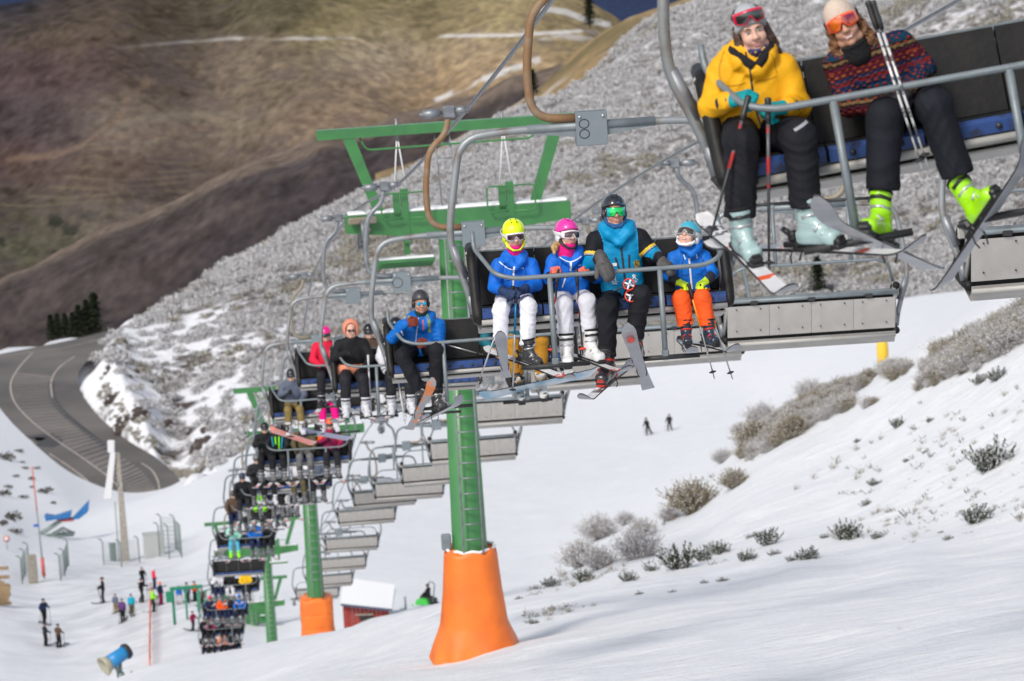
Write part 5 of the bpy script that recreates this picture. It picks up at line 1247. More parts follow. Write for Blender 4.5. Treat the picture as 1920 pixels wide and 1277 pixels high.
class Fig:
    """a clothed figure whose joints are given in the frame of parent matrix M"""
    def __init__(s, M, J, label, s0=1.0, group=None):
        s.M = M; s.s = s0; hip = (J['hl'] + J['hr']) / 2; s.hip = hip
        s.J = {k: v - hip for k, v in J.items()}; s.W = M @ Matrix.Translation(V(hip))
        s.root = empty('person', label, 'person', s.W, group)
    def world(s, p): return np.array(s.W @ V(p))
    def wdir(s, v): return np.array(s.W.to_3x3() @ V(v))
    def jacket(s, mats, matfn=None, bulk=1.0, vox=.010, amp=.006, name='jacket', collar=True, hem=.02, ys=.80, seed=0., ek=.03, extra=None):
        J = s.J; k = s.s; b = bulk; nk = J['neck']; hm = A3(0, 0, hem); ch = (J['sl'] + J['sr']) / 2 * .8 + hm * .2 + A3(0, .0, 0)
        T = [cap(hm + A3(-.045*k,0,0), ch + A3(-.065*k,0,0), .135*k*b, .122*k*b, ys), cap(hm + A3(.045*k,0,0), ch + A3(.065*k,0,0), .135*k*b, .122*k*b, ys),
             cap(J['sl']*.92 + nk*.08, J['sr']*.92 + nk*.08, .068*k*b, .068*k*b), cap((J['sl']+nk)/2, nk, .066*k, .062*k), cap((J['sr']+nk)/2, nk, .066*k, .062*k)]
        if collar: T.append(cap(nk - A3(0,0,.03*k), nk + A3(0,-.012*k,.055*k), .086*k, .080*k))
        ar = [[cap(J['s'+c], J['e'+c], .074*k*b, .062*k*b), cap(J['e'+c], J['w'+c], .062*k*b, .047*k*b)] for c in 'lr']
        if extra: T += extra(s)
        tor = uni(T, .05*k); arms = [uni(a, .025*k) for a in ar]
        neckhole = cap(nk + A3(0,-.03*k,.075*k), nk + A3(0,-.05*k,.2*k), .064*k, .12*k)
        def f(p):
            d = tor(p); d = smax(d, (hem - .10*k) - p[:, 2], .02)
            for a in arms: d = smin(d, a(p), ek*k)
            d = d + folds(p, amp * k, k, seed)
            return smax(d, -neckhole(p), .01)
        lo, hi = bounds([J[q] for q in ('sl','sr','el','er','wl','wr','neck')] + [hm], .17 * k * b); lo[2] = min(lo[2], hem - .12*k)
        s.fj = f; s.jb = (T, ar)
        me = surf(name, f, lo, hi, vox, (lambda p: matfn(s, p)) if matfn else None)
        s.jk = link(name, me, mats, s.root); return s.jk
    def arm_t(s, p, c):
        """position along the arm: 0 shoulder, 1 elbow, 2 wrist, with distance to the arm axis"""
        J = s.J; out = None
        a, b, w = J['s'+c], J['e'+c], J['w'+c]
        def t(a, b): ab = b - a; tt = np.clip((p - a) @ ab / (ab @ ab), 0, 1); return tt, np.linalg.norm(p - a - tt[:, None] * ab, axis=1)
        t1, d1 = t(a, b); t2, d2 = t(b, w); return np.where(d1 < d2, t1, 1 + t2), np.minimum(d1, d2)
    def trousers(s, m, vox=.010, amp=.007, bulk=1.0, seed=0., name='trousers', r=(.100,.080,.074), cut=.0):
        J = s.J; k = s.s * bulk
        pel = cap(A3(-.07*k,.0,.01), A3(.07*k,0,.01), .115*k, .115*k, .9)
        legs = [uni([cap(J['h'+c], J['k'+c], r[0]*k, r[1]*k), cap(J['k'+c], J['a'+c], r[1]*k, r[2]*k)], .03*k) for c in 'lr']
        cuts = []
        for c in 'lr': d = unit(J['a'+c] - J['k'+c]); cuts.append((J['a'+c] + d * cut, d))
        def f(p):
            L = []
            for g, (o, d) in zip(legs, cuts): L.append(smax(g(p), (p - o) @ d, .01))
            d = smin(np.minimum(L[0], L[1]) if True else 0, pel(p), .04*k); return d + folds(p, amp * k, s.s, seed)
        lo, hi = bounds([J[q] for q in ('hl','hr','kl','kr','al','ar')], .13 * k)
        s.ft = f; me = surf(name, f, lo, hi, vox); s.tr = link(name, me, m, s.root); return s.tr
    def hand(s, c, m1, m2=None, kind='grip', grip=(0,0,-1), palm=(0,-1,0), sc=1.0, fore=None):
        J = s.J; fd = unit(J['w'+c] - J['e'+c]) if fore is None else unit(fore)
        h = J['w'+c] + fd * .075 * s.s * sc
        glove(s.root, h, fd, A3(*grip), A3(*palm), m1, m2, s.s * 1.05 * sc, kind); return h
    def foot(s, c, m, toe, up=(0,0,1), soft=False, sc=1.0, buck=None, ski_=None):
        """boot under the ankle; returns world sole centre"""
        J = s.J; F = frame(toe, up); k = s.s * sc
        sole = J['a'+c] - F[:, 2] * .20 * k - F[:, 0] * (-.02 * k)
        boot(s.root, sole, toe, up, m, k, soft, buck); return s.world(sole), s.wdir(toe), s.wdir(F[:, 2]), k
def CLP(M, px, py, y):
    """point of the plane y=const of frame M that is seen at the pixel"""
    Mi = M.inverted(); o = np.array(Mi.translation); d = np.array(Mi.to_3x3() @ V(P(px, py, 1.0))); t = (y - o[1]) / d[1]; return o + d * t
# ================================================================== RIDERS (joints surveyed from the photograph, in the frame of their chair)
M_1, M_2, M_3 = CHAIRS[0][1], CHAIRS[1][1], CHAIRS[2][1]
def JP(M, **k): return {n: CLP(M, *v) for n, v in k.items()}
def wp(M, px, py, y): return np.array(M @ V(CLP(M, px, py, y)))
Bk = plastic('black_gloss', (.02,.021,.025)); Bm = mat('matt_black', (.02,.021,.024), .55)
# ---- chair eight: child, child, instructor, child
def zipfn(m0): return None
def hoodroll(r=.040, w=.105, lift=.0):
    def g(s):
        k = s.s; n = s.J['neck'] + A3(0,0,lift); q = [n + A3(x, y, z) * k for x, y, z in ((-.012,-.115,-.085),(-w*.75,-.085,-.015),(-w,.01,.04),(-w*.6,.085,.05),(w*.6,.085,.05),(w,.01,.04),(w*.75,-.085,-.015),(.012,-.115,-.085))]
        return [cap(a, b, r*k, r*k) for a, b in zip(q[:-1], q[1:])]
    return g
# 1 neon helmet child
J = JP(M_2, neck=(965,484,-.03), sl=(934,499,-.02), sr=(996,498,-.02), el=(927,538,-.12), er=(1006,534,-.12), wl=(945,546,-.27), wr=(982,543,-.27),
       hl=(949,566,.0), hr=(981,566,.0), kl=(939,580,-.36), kr=(991,574,-.38), al=(938,640,-.40), ar=(989,648,-.42))
k1 = Fig(M_2, J, 'child in neon yellow helmet, blue jacket and white trousers', .78)
k1.jacket([M_kidB, M_navyG], lambda s, p: (np.maximum(s.arm_t(p,'l')[0] * (s.arm_t(p,'l')[1] < .09), s.arm_t(p,'r')[0] * (s.arm_t(p,'r')[1] < .09)) > 1.80).astype(int), 1.14, .0085, .008, seed=.3, extra=hoodroll(.034,.10))
k1.trousers(M_whiteP, .0085, .011, 1.12, .4)
ribbon(k1.root, 'zip', M_whiteT, [(0,0,.33),(-.01,0,.20),(-.03,0,.04)], .014, k1.fj)
ribbon(k1.root, 'piping', M_whiteT, [(-.12,0,.37),(-.05,0,.31),(0,0,.30)], .008, k1.fj); ribbon(k1.root, 'piping', M_whiteT, [(-.10,0,.16),(-.115,0,.08)], .008, k1.fj)
h1 = k1.hip; hc = CLP(M_2, 964, 441, -.05) - h1; Rh = rot_to(R(4), R(-6), R(-2))
M_neon = plastic('neon_yellow_helmet', (.72,.90,.0)); M_lens = mat('goggle_lens_dark', (.06,.025,.03), .08, .2, coat=1, spec=.8); M_wg = plastic('white_goggle_frame', (.72,.72,.74))
head_parts(k1.root, hc, .94, Rh, [('helmet', M_neon, M_neon, .02), ('goggles', M_wg, M_lens, M_wg, 0), ('gaiter', M_magP, -.078), ('chin', M_neon)], body_pts=(k1.J['neck'], k1.J['neck'] - A3(0,-.02,.16)))
k1.hand('l', M_navyG, kind='grip', grip=(.2,0,-1), palm=(.5,-.3,-.3), sc=1.1); k1.hand('r', M_navyG, kind='grip', grip=(0,0,-1), palm=(-.5,-.3,-.3), sc=1.1)
deckA = ski_mat('red_white_ski_deck', (.60,.60,.62), None, [(.12,(.62,.62,.64)),(.30,(.5,.03,.02)),(.36,(.65,.65,.67)),(.70,(.6,.6,.62)),(.80,(.55,.05,.03)),(.90,(.6,.6,.62))], 1.25)
M_bootK = plastic('black_white_boot', (.05,.05,.055))
so, tf, up_, k = k1.foot('l', M_bootK, (-.10,-.93,.47), (-.1,.45,1), sc=.95); ski(so, tf, up_, 1.2, .075, deckA, 'small white ski of the neon helmet child, underside towards us', s=.8)
so, tf, up_, k = k1.foot('r', M_bootK, (.55,-.85,-.12), (-.05,-.1,1), sc=.95); ski(so, tf, up_, 1.2, .075, deckA, 'small red and white ski of the neon helmet child, pointing right', s=.8)
M_bluePole = mat('blue_pole', (.01,.15,.30), .35, .3); M_silv = mat('silver_pole', (.45,.46,.48), .3, .6)
def pole2(M, a, b, label, m1, m2, f=.55, **kw):
    t = pole(wp(M, *a), wp(M, *b), label, m2, **kw)
    L = np.linalg.norm(wp(M, *b) - wp(M, *a)); mb = MB(); mb.tube([(.08,0,0),(L*f,0,0)], .0105, 8); mb.build('painted_sleeve', m1, t)
pole2(M_2, (961,540,-.33), (894,726,-.42), 'blue and silver ski pole leaning left under the neon helmet child', M_bluePole, M_silv, .42)
pole2(M_2, (968,542,-.33), (961,745,-.42), 'blue and silver ski pole hanging straight below the neon helmet child', M_bluePole, M_silv, .42)
# 2 pink helmet child
J = JP(M_2, neck=(1070,477,-.04), sl=(1038,490,-.03), sr=(1102,488,-.03), el=(1030,522,-.08), er=(1118,520,-.08), wl=(1038,515,-.24), wr=(1098,514,-.24),
       hl=(1056,560,.0), hr=(1090,560,.0), kl=(1058,572,-.36), kr=(1101,566,-.36), al=(1062,642,-.38), ar=(1106,634,-.38))
k2 = Fig(M_2, J, 'child in pink helmet with blond ponytail, second from left on chair eight', .80)
k2.jacket([M_kidB, M_blackF], lambda s, p: (np.maximum(s.arm_t(p,'l')[0] * (s.arm_t(p,'l')[1] < .09), s.arm_t(p,'r')[0] * (s.arm_t(p,'r')[1] < .09)) > 1.35).astype(int), 1.10, .0085, .008, seed=1.3, extra=hoodroll(.034,.10))
k2.trousers(M_lavP, .0085, .011, 1.10, 1.4, r=(.100,.084,.082), cut=-.05)
ribbon(k2.root, 'zip', M_whiteT, [(-.012,0,.345),(-.012,0,.26)], .016, k2.fj); ribbon(k2.root, 'piping', M_whiteT, [(-.10,0,.385),(-.05,0,.355),(-.012,0,.345),(.04,0,.36),(.085,0,.385)], .008, k2.fj)
ribbon(k2.root, 'pocket_zip', M_whiteT, [(-.06,0,.2),(-.09,0,.12)], .01, k2.fj)
hc = CLP(M_2, 1064, 440, -.07) - k2.hip; Rh = rot_to(R(22), R(4), R(6)); M_pink = plastic('pink_helmet', (.72,.035,.34))
head_parts(k2.root, hc, .93, Rh, [('helmet', M_pink, M_wg, .045), ('goggles', M_wg, M_lens, M_wg, -.004), ('gaiter', M_magP, -.082), ('chin', Bm), ('ponytail', M_hairB, -1)], body_pts=(k2.J['neck'], k2.J['neck'] - A3(0,-.02,.16)))
k2.hand('l', M_coralG, M_blackF, grip=(-.05,-.1,-1), palm=(.2,-.9,0), fore=(.1,-.75,.75), sc=1.0); k2.hand('r', M_coralG, M_blackF, grip=(-.05,-.1,-1), palm=(-.2,-.9,0), fore=(-.5,-.7,.6), sc=1.0)
M_bootW = plastic('white_boot', (.70,.70,.70))
so, tf, up_, k = k2.foot('l', M_bootW, (-.08,-1,-.05), (0,0,1), sc=1.1); ski(so, tf, up_, 1.25, .075, deckA, 'white and red ski under the left boot of the pink helmet child', s=.85)
so, tf, up_, k = k2.foot('r', M_bootW, (.42,-.9,-.05), (.05,0,1), sc=1.1); ski(so, tf, up_, 1.25, .075, deckA, 'white and red ski under the right boot of the pink helmet child', s=.85)
M_redPole = mat('red_black_pole', (.30,.02,.02), .35, .1, noise=((.03,.03,.035), 9, .45, .5)); M_redB = mat('red_basket', (.75,.06,.03), .5)
pole2(M_2, (1046,508,-.33), (1032,670,-.42), 'black and red pole in the left hand of the pink helmet child', M_redPole, M_bind, .6, basket=M_redB)
pole2(M_2, (1081,510,-.33), (1093,668,-.42), 'black and red pole in the right hand of the pink helmet child', M_redPole, M_bind, .6, basket=M_redB)
# 3 instructor
J = JP(M_2, neck=(1157,430,-.02), sl=(1116,452,-.01), sr=(1200,447,-.01), el=(1107,499,-.12), er=(1228,482,-.08), wl=(1127,484,-.42), wr=(1238,484,-.30),
       hl=(1148,562,.0), hr=(1186,560,.0), kl=(1139,577,-.46), kr=(1201,553,-.46), al=(1138,668,-.42), ar=(1189,635,-.44))
k3 = Fig(M_2, J, 'ski instructor in azure and black jacket with mirrored green goggles on chair eight', 1.0)
def inst(s, p):
    o = np.zeros(len(p), int)
    for c, sg in (('l', -1), ('r', 1)):
        t, d = s.arm_t(p, c); near = d < .10
        o[(near & (t < .52) & (p[:, 0] * sg > .15))] = 1
        o[near & (t > .52) & (t < .62)] = 2; o[near & (t > .62) & (t < .68)] = 3; o[near & (t > .68) & (t < .72)] = 1
        if c == 'r': o[near & (t > .72) & ((p[:, 2] < (s.J['er'][2] + .01)))] = 1
        o[near & (t > 1.8)] = 1
    side = (np.abs(p[:, 0]) > .192 + .12 * (p[:, 2] - .18)) & (p[:, 2] < .36) & (s.arm_t(p,'l')[1] > .09) & (s.arm_t(p,'r')[1] > .09); o[side] = 1
    return o
k3.jacket([M_azure, M_blackP, M_yelT, M_gryT], inst, 1.10, .0075, .006, seed=2.1, extra=hoodroll(.030,.115,-.01))
k3.trousers(M_blackP, .009, .010, 1.08, 2.4)
ribbon(k3.root, 'zip', M_zip, [(.0,0,.47),(.01,0,.30),(.02,0,.13),(.02,0,.02)], .018, k3.fj, n=24)
ribbon(k3.root, 'pocket_zip', M_zip, [(-.055,0,.385),(-.02,0,.25)], .017, k3.fj); ribbon(k3.root, 'pocket_zip', M_zip, [(.065,0,.40),(.06,0,.26)], .017, k3.fj)
for x0 in (-.075, .10):       # small crouched animal emblem on each side of the chest, lettering under it
    c = (x0, .205); patch(k3.root, 'chest_emblem', M_whiteT, [(c[0]+a*.016, c[1]+b*.016) for a, b in ((-1,1.1),(-.3,1.5),(.3,1.2),(.2,.6),(1.1,.9),(.9,.4),(.4,.1),(.9,-.6),(1.2,-1.2),(.6,-1.3),(.1,-.5),(-.5,-.9),(-.9,-1.4),(-1.1,-.9),(-.6,0),(-1.2,.2))], k3.fj)
    for j in range(7): patch(k3.root, 'lettering', M_whiteT, [(c[0]-.030+j*.0095, c[1]-.034),(c[0]-.0235+j*.0095, c[1]-.034),(c[0]-.0235+j*.0095, c[1]-.027),(c[0]-.030+j*.0095, c[1]-.027)], k3.fj)
    for j in range(4): patch(k3.root, 'lettering', M_whiteT, [(c[0]-.018+j*.0105, c[1]-.050),(c[0]-.0095+j*.0105, c[1]-.050),(c[0]-.0095+j*.0105, c[1]-.041),(c[0]-.018+j*.0105, c[1]-.041)], k3.fj)
patch(k3.root, 'crest', M_gold, [(.128+math.cos(a*pi/6)*.028*(1.1 if a%2 else .95), .315+math.sin(a*pi/6)*.036) for a in range(12)], k3.fj, off=.006)
patch(k3.root, 'crest_foot', M_gold, [(.108,.268),(.150,.268),(.146,.290),(.112,.290)], k3.fj, off=.005)
def text(root, body, size, x, z, f, m, name='lettering', rot=0):
    cu = bpy.data.curves.new(name, 'FONT'); cu.body = body; cu.size = size; cu.extrude = .001; cu.align_x = 'CENTER'
    o = bpy.data.objects.new(name, cu); col.objects.link(o); o.parent = root
    y = float(lift_y(f, np.array([[x, 0, z]]))[0]); cu.materials.append(m)
    bpy.context.view_layer.update(); me = bpy.data.meshes.new_from_object(o.evaluated_get(bpy.context.evaluated_depsgraph_get())); bpy.data.objects.remove(o)
    o = link(name, me, None, root); o.matrix_basis = Matrix.Translation((x, y - .007, z)) @ Matrix.Rotation(rot, 4, 'Y') @ Matrix.Rotation(pi/2, 4, 'X'); return o
patch(k3.root, 'name_patch', M_whiteT, [(-.092,.308),(-.046,.312),(-.046,.338),(-.092,.334)], k3.fj, off=.004)
text(k3.root, 'KVM', .032, -.098, .311, k3.fj, M_whiteT)
M_hlmB = mat('blue_black_helmet', (.018,.02,.026), .25, noise=((.03,.12,.26), 9, .55, .6), coat=.5); M_mir = mat('green_mirror_lens', (.0,.62,.12), .12, .35, coat=1); M_mir2 = mat('cyan_mirror_lens', (.0,.45,.48), .12, .35, coat=1)
hc = CLP(M_2, 1152, 397, -.03) - k3.hip; Rh = rot_to(R(3), R(4), R(1))
head_parts(k3.root, hc, 1.03, Rh, [('helmet', M_hlmB, M_hlmB, .052), ('visor', M_mir, M_mir2), ('gaiter', M_buff, -.098), ('chin', M_buff)], skin=M_skinT, body_pts=(k3.J['neck'], k3.J['neck'] - A3(0,-.03,.2)))
k3.hand('l', M_greyG, kind='mitt', fore=(.15,-.88,-.55), palm=(.2,.5,-.8), grip=(1,0,0), sc=1.28); k3.hand('r', M_greyG, M_blackG, kind='mitt', fore=(.35,-.75,-.45), palm=(-.3,.5,-.8), grip=(0,1,0), sc=1.05)
patch(k3.root, 'knee_trim', M_azure, [(-.20,.02),(-.09,.0),(-.13,.03)], k3.ft)
M_bootR = plastic('black_boot_red_trim', (.025,.025,.03)); M_redbk = mat('red_buckle', (.6,.03,.02), .4)
deckI = ski_mat('dark_ski_deck', (.08,.08,.09), None, [(.2,(.62,.62,.64)),(.45,(.1,.1,.11)),(.72,(.6,.6,.62)),(.88,(.6,.04,.02)),(.94,(.06,.06,.07))], 1.6)
so, tf, up_, k = k3.foot('l', M_bootR, (-.42,-.95,-.05), (0,-.05,1), buck=M_redbk); ski(so, tf, up_, 1.5, .078, deckI, 'dark ski with red tip under the lower boot of the instructor', bind=M_bindR)
so, tf, up_, k = k3.foot('r', M_bootR, (-.20,-.85,.50), (-.1,.5,.9), buck=M_redbk)
s_ = ski(so, tf, up_, 1.5, .088, deckI, 'raised grey ski of the instructor with its underside towards us', bind=M_bindR)
mb = MB(); mb.lathe([(.001,-.001),(.033,-.001),(.033,.0),(.001,.0)], c=(.60,0,.0), n=16, M=Matrix.Scale(1.9,4,(1,0,0))); o = mb.build('red_logo', M_redB, s_); o.location = (.0,0,-.006)
for i, (a, b) in enumerate((((1160,575,-.12),(1183,532,-.52)),((1168,600,-.12),(1186,547,-.50)))):
    p0, p1 = wp(M_2, *a), wp(M_2, *b)
pole(wp(M_2, 1130,560,.05) + np.array([.0,.1,0]), wp(M_2, 1184,531,-.56), 'ski pole across the lap of the instructor, upper orange basket', M_silv, basket=M_redB, big=True)
pole(wp(M_2, 1135,580,.05) + np.array([.0,.1,0]), wp(M_2, 1187,553,-.56), 'ski pole across the lap of the instructor, lower orange basket', M_silv, basket=M_redB, big=True)
# 4 orange trousers child looking up
J = JP(M_2, neck=(1294,463,-.03), sl=(1264,486,-.02), sr=(1320,483,-.02), el=(1254,516,-.1), er=(1336,512,-.1), wl=(1268,527,-.26), wr=(1328,524,-.26),
       hl=(1282,556,.0), hr=(1317,555,.0), kl=(1277,560,-.34), kr=(1317,558,-.34), al=(1286,614,-.36), ar=(1328,613,-.36))
k4 = Fig(M_2, J, 'laughing child in cyan helmet and orange trousers, head tipped back', .75)
k4.jacket([M_kidB2, M_blackG], lambda s, p: (np.maximum(s.arm_t(p,'l')[0] * (s.arm_t(p,'l')[1] < .09), s.arm_t(p,'r')[0] * (s.arm_t(p,'r')[1] < .09)) > 1.5).astype(int), 1.14, .0085, .009, seed=4.3, extra=hoodroll(.040,.10,.012))
k4.trousers(M_orangeP, .0085, .009, 1.12, 4.4, r=(.100,.088,.082), cut=-.02)
ribbon(k4.root, 'zip', M_whiteT, [(-.03,0,.35),(-.025,0,.2),(-.02,0,.08)], .015, k4.fj, n=20); ribbon(k4.root, 'piping', M_whiteT, [(.06,0,.14),(.09,0,.07),(.085,0,.03)], .009, k4.fj)
for x in (-.075,.03): ribbon(k4.root, 'piping', M_whiteT, [(x,0,.385),(x+.012,0,.34)], .008, k4.fj)
hc = CLP(M_2, 1290, 443, -.06) - k4.hip; Rh = rot_to(R(-24), R(34), R(6)); M_cyan = plastic('cyan_helmet', (.05,.38,.52)); M_lensG = mat('goggle_lens_brown', (.05,.035,.03), .08, .2, coat=1, spec=.8)
head_parts(k4.root, hc, .93, Rh, [('helmet', M_cyan, M_wg, .02), ('goggles', mat('grey_goggle_frame', (.3,.31,.33), .4), M_lensG, mat('silver_strap', (.5,.52,.55), .5), .0), ('chin', M_whiteT)], open_mouth=1, body_pts=(k4.J['neck'], k4.J['neck'] - A3(0,-.02,.16)))
k4.hand('l', M_yellG, M_blackG, fore=(.75,-.5,-.35), grip=(0,-.1,-1), palm=(.3,-.2,-.7), sc=1.15); k4.hand('r', M_yellG, M_blackG, fore=(-.75,-.5,-.3), grip=(0,-.1,-1), palm=(-.3,-.2,-.7), sc=1.15)
M_bootD = plastic('dark_blue_boot', (.02,.035,.06))
so, tf, up_, k = k4.foot('l', M_bootD, (-.05,-1,.06), (0,.05,1), sc=.95, buck=M_redbk); ski(so, tf, up_, 1.15, .078, deckI, 'ski pointing straight at us under the left boot of the orange trousers child', s=.8)
so, tf, up_, k = k4.foot('r', M_bootD, (.28,-1,.06), (0,.05,1), sc=.95, buck=M_redbk); ski(so, tf, up_, 1.15, .078, deckI, 'ski pointing at us under the right boot of the orange trousers child', s=.8)
M_oraPole = mat('orange_pole', (.72,.28,.02), .35, .1)
pole2(M_2, (1292,536,-.33), (1340,711,-.42), 'orange and silver pole held left by the laughing child', M_oraPole, M_silv, .44)
pole2(M_2, (1316,536,-.33), (1374,712,-.42), 'orange and silver pole held right by the laughing child', M_oraPole, M_silv, .44)

# ---- nearest chair: woman in yellow
J = JP(M_1, neck=(1409,99,-.04), sl=(1356,132,-.02), sr=(1467,128,-.02), el=(1334,203,-.06), er=(1497,200,-.06), wl=(1364,191,-.24), wr=(1478,201,-.24),
       hl=(1386,246,.0), hr=(1446,243,.0), kl=(1390,268,-.40), kr=(1499,258,-.42), al=(1388,414,-.42), ar=(1512,396,-.44))
w1 = Fig(M_1, J, 'smiling young woman in yellow jacket and grey beanie with turquoise gloves', .92)
w1.jacket([M_yellowJ], None, 1.22, .0075, .010, seed=.9, hem=.05, ys=.85, extra=hoodroll(.032,.125,-.01))
w1.trousers(M_blackP, .0085, .010, 1.10, .7, r=(.108,.092,.084), cut=-.02)
ribbon(w1.root, 'zip', M_zip, [(.005,0,.44),(.008,0,.30),(.01,0,.12),(.03,0,.0)], .010, w1.fj, n=26)
mb = MB(); mb.tube(smooth_poly([tuple(w1.J['neck'] + A3(x, y, z)) for x, y, z in ((-.01,-.125,-.06),(-.075,-.085,.0),(-.10,0,.04),(0,.085,.06),(.10,0,.04),(.075,-.085,.0),(.01,-.125,-.06))], 6), .026, 8); mb.build('fleece_collar', M_blackF, w1.root)
hc = CLP(M_1, 1409, 57, -.07) - w1.hip; Rh = rot_to(R(2), R(-2), R(-7)); M_redf = plastic('crimson_goggle_frame', (.62,.008,.05)); M_lensK = mat('goggle_lens_black', (.03,.03,.032), .15, .2, coat=1, spec=.8)
head_parts(w1.root, hc, .97, Rh, ['eyes', ('beanie', M_beanG), ('goggles', M_redf, M_lensK, M_ink, .080), ('gaiter', M_gaiter, -.094), ('hair_long', M_hairD, .003)], smile=.5, vox=.0036, body_pts=(w1.J['neck'], w1.J['neck'] - A3(0,-.02,.2)))
w1.hand('l', M_teal, M_blackG, fore=(.85,-.55,.15), grip=(.3,-.3,-1), palm=(.25,.3,-.9), sc=1.15); w1.hand('r', M_teal, M_blackG, fore=(-.85,-.55,.15), grip=(-.1,-.3,-1), palm=(-.2,.3,-.9), sc=1.15)
M_ice = mat('pale_ice_boot', (.36,.50,.50), .22, coat=.4)
deckW = ski_mat('white_snowy_deck', (.62,.62,.64), None, [(.08,(.05,.05,.055)),(.22,(.62,.62,.64)),(.34,(.6,.05,.02)),(.40,(.08,.08,.09)),(.62,(.62,.62,.64)),(.70,(.75,.10,.03)),(.74,(.66,.66,.68)),(.93,(.80,.07,.02)),(.965,(.03,.03,.035)),(.985,(.8,.07,.02))], 1.6)
so, tf, up_, k = w1.foot('l', M_ice, (.16,-.95,-.16), (0,-.12,1), sc=.97); ski(so, tf, up_, 1.6, .085, deckW, 'snow dusted white ski with orange tip pointing down, under the yellow jacket woman', bind=M_bind)
so, tf, up_, k = w1.foot('r', M_ice, (.60,-.75,-.02), (.05,-.1,1), sc=.97); ski(so, tf, up_, 1.6, .085, deckW, 'snow dusted white ski with orange tip pointing right, under the yellow jacket woman', bind=M_bind)
M_rwPole = mat('red_grey_pole', (.45,.03,.03), .35, .1, noise=((.10,.10,.11), 7, .46, .5))
pole2(M_1, (1402,186,-.40), (1331,450,-.62), 'black ski pole slanting left from the turquoise gloves', M_rwPole, M_bind, .5)
pole2(M_1, (1440,190,-.40), (1442,516,-.60), 'black ski pole hanging straight from the turquoise gloves', M_rwPole, M_bind, .5)
ribbon(w1.root, 'reflective_stripe', M_gryT, [tuple(w1.J['kr'] + A3(-.03,0,.055)), tuple(w1.J['kr'] + A3(.05,0,.085))], .014, w1.ft, lift=.7)
M_ysm = mat('yellow_seam', (.50,.25,.005), .8)
for sg in (-1, 1):
    ribbon(w1.root, 'seam', M_ysm, [(sg*.10,0,.46),(sg*.145,0,.38),(sg*.15,0,.30)], .006, w1.fj); ribbon(w1.root, 'seam', M_ysm, [(sg*.02,0,.28),(sg*.09,0,.275),(sg*.15,0,.285)], .005, w1.fj)
    ribbon(w1.root, 'pocket_flap', M_ysm, [(sg*.07,0,.10),(sg*.12,0,.075),(sg*.16,0,.07)], .008, w1.fj)
for fg, cc in ((k1, .14), (k2, .14), (k4, .14)):
    sm = mat('blue_seam', (.004,.045,.25), .8)
    for sg in (-1, 1): ribbon(fg.root, 'seam', sm, [(sg*.075,0,.36),(sg*.10,0,.27),(sg*.10,0,.20)], .006, fg.fj); ribbon(fg.root, 'seam', sm, [(sg*.015,0,.21),(sg*.11,0,.20)], .005, fg.fj)
# ---- woman in patterned sweater
J = JP(M_1, neck=(1606,84,-.04), sl=(1570,122,-.03), sr=(1690,84,-.02), el=(1592,196,-.08), er=(1733,128,-.06), wl=(1655,196,-.28), wr=(1703,168,-.28),
       hl=(1672,214,.0), hr=(1733,200,.0), kl=(1660,216,-.40), kr=(1752,198,-.42), al=(1653,388,-.44), ar=(1806,360,-.46))
w2 = Fig(M_1, J, 'laughing woman in patterned knit sweater and mirrored orange goggles', .95)
w2.jacket([M_sweater], None, 1.10, .0078, .007, seed=5.9, hem=.04, name='sweater', collar=False)
w2.trousers(M_navyP, .0085, .010, 1.06, 5.7, r=(.112,.095,.088), cut=-.09)
hc = CLP(M_1, 1582, 46, -.08) - w2.hip; Rh = rot_to(R(-8), R(3), R(-17)); M_ora = plastic('orange_goggle_frame', (.85,.09,.02)); M_sun = mat('orange_mirror_lens', (.75,.16,.01), .12, .3, noise=((.20,.01,.07), 9, .42, .6), coat=1)
head_parts(w2.root, hc, .99, Rh, ['eyes', ('beanie', M_beanB), ('goggles', M_ora, M_sun, M_blackF, .012), ('gaiter', M_blackF, -.122), ('hair_long', M_hairC, .008)], smile=1, skin=M_skinT, vox=.0036, body_pts=(w2.J['neck'], w2.J['neck'] - A3(0,-.02,.2)))
M_fur = mat('tan_fur', (.50,.38,.27), .9, noise=((.25,.17,.1), 40, .4, .7), bump=1, bscale=80)
u_ = uni([cap(w2.J['neck'] + A3(-.085,.03,.03), w2.J['sl'] + A3(-.005,.03,.03), .045, .05)], .02); lo, hi = bounds([w2.J['neck'], w2.J['sl']], .14)
link('fur_trim', surf('fur_trim', lambda p: u_(p) + .008*np.sin(150*p[:,0])*np.sin(140*p[:,2]+60*p[:,1]), lo, hi, .007), M_fur, w2.root)
w2.hand('l', M_blackG, fore=(.85,-.4,.1), grip=(.2,0,-1), palm=(.2,.2,-.9), sc=1.08); w2.hand('r', M_blackG, fore=(-.6,-.5,-.45), grip=(.2,0,-1), palm=(-.1,.2,-.9), sc=1.08)
M_lime = plastic('lime_boot', (.33,.72,.01)); deckG = ski_mat('grey_ski_deck', (.15,.15,.17), None, [(.3,(.2,.2,.22)),(.7,(.3,.3,.33)),(.95,(.5,.5,.5))], 1.6)
M_baseG = mat('pale_ski_base', (.30,.31,.34), .25, noise=((.40,.41,.45), 3, .4, .7))
so, tf, up_, k = w2.foot('l', M_lime, (-.42,-.72,.36), (.25,.35,.9), sc=.9); ski(so, tf, up_, 1.6, .09, deckG, 'grey ski with round tip pointing up left, under the lime boot', M_baseG)
so, tf, up_, k = w2.foot('r', M_lime, (.36,-.72,.62), (-.4,.45,.8), sc=.9); ski(so, tf, up_, 1.4, .09, deckG, 'grey ski pointing up right under the other lime boot', M_baseG)
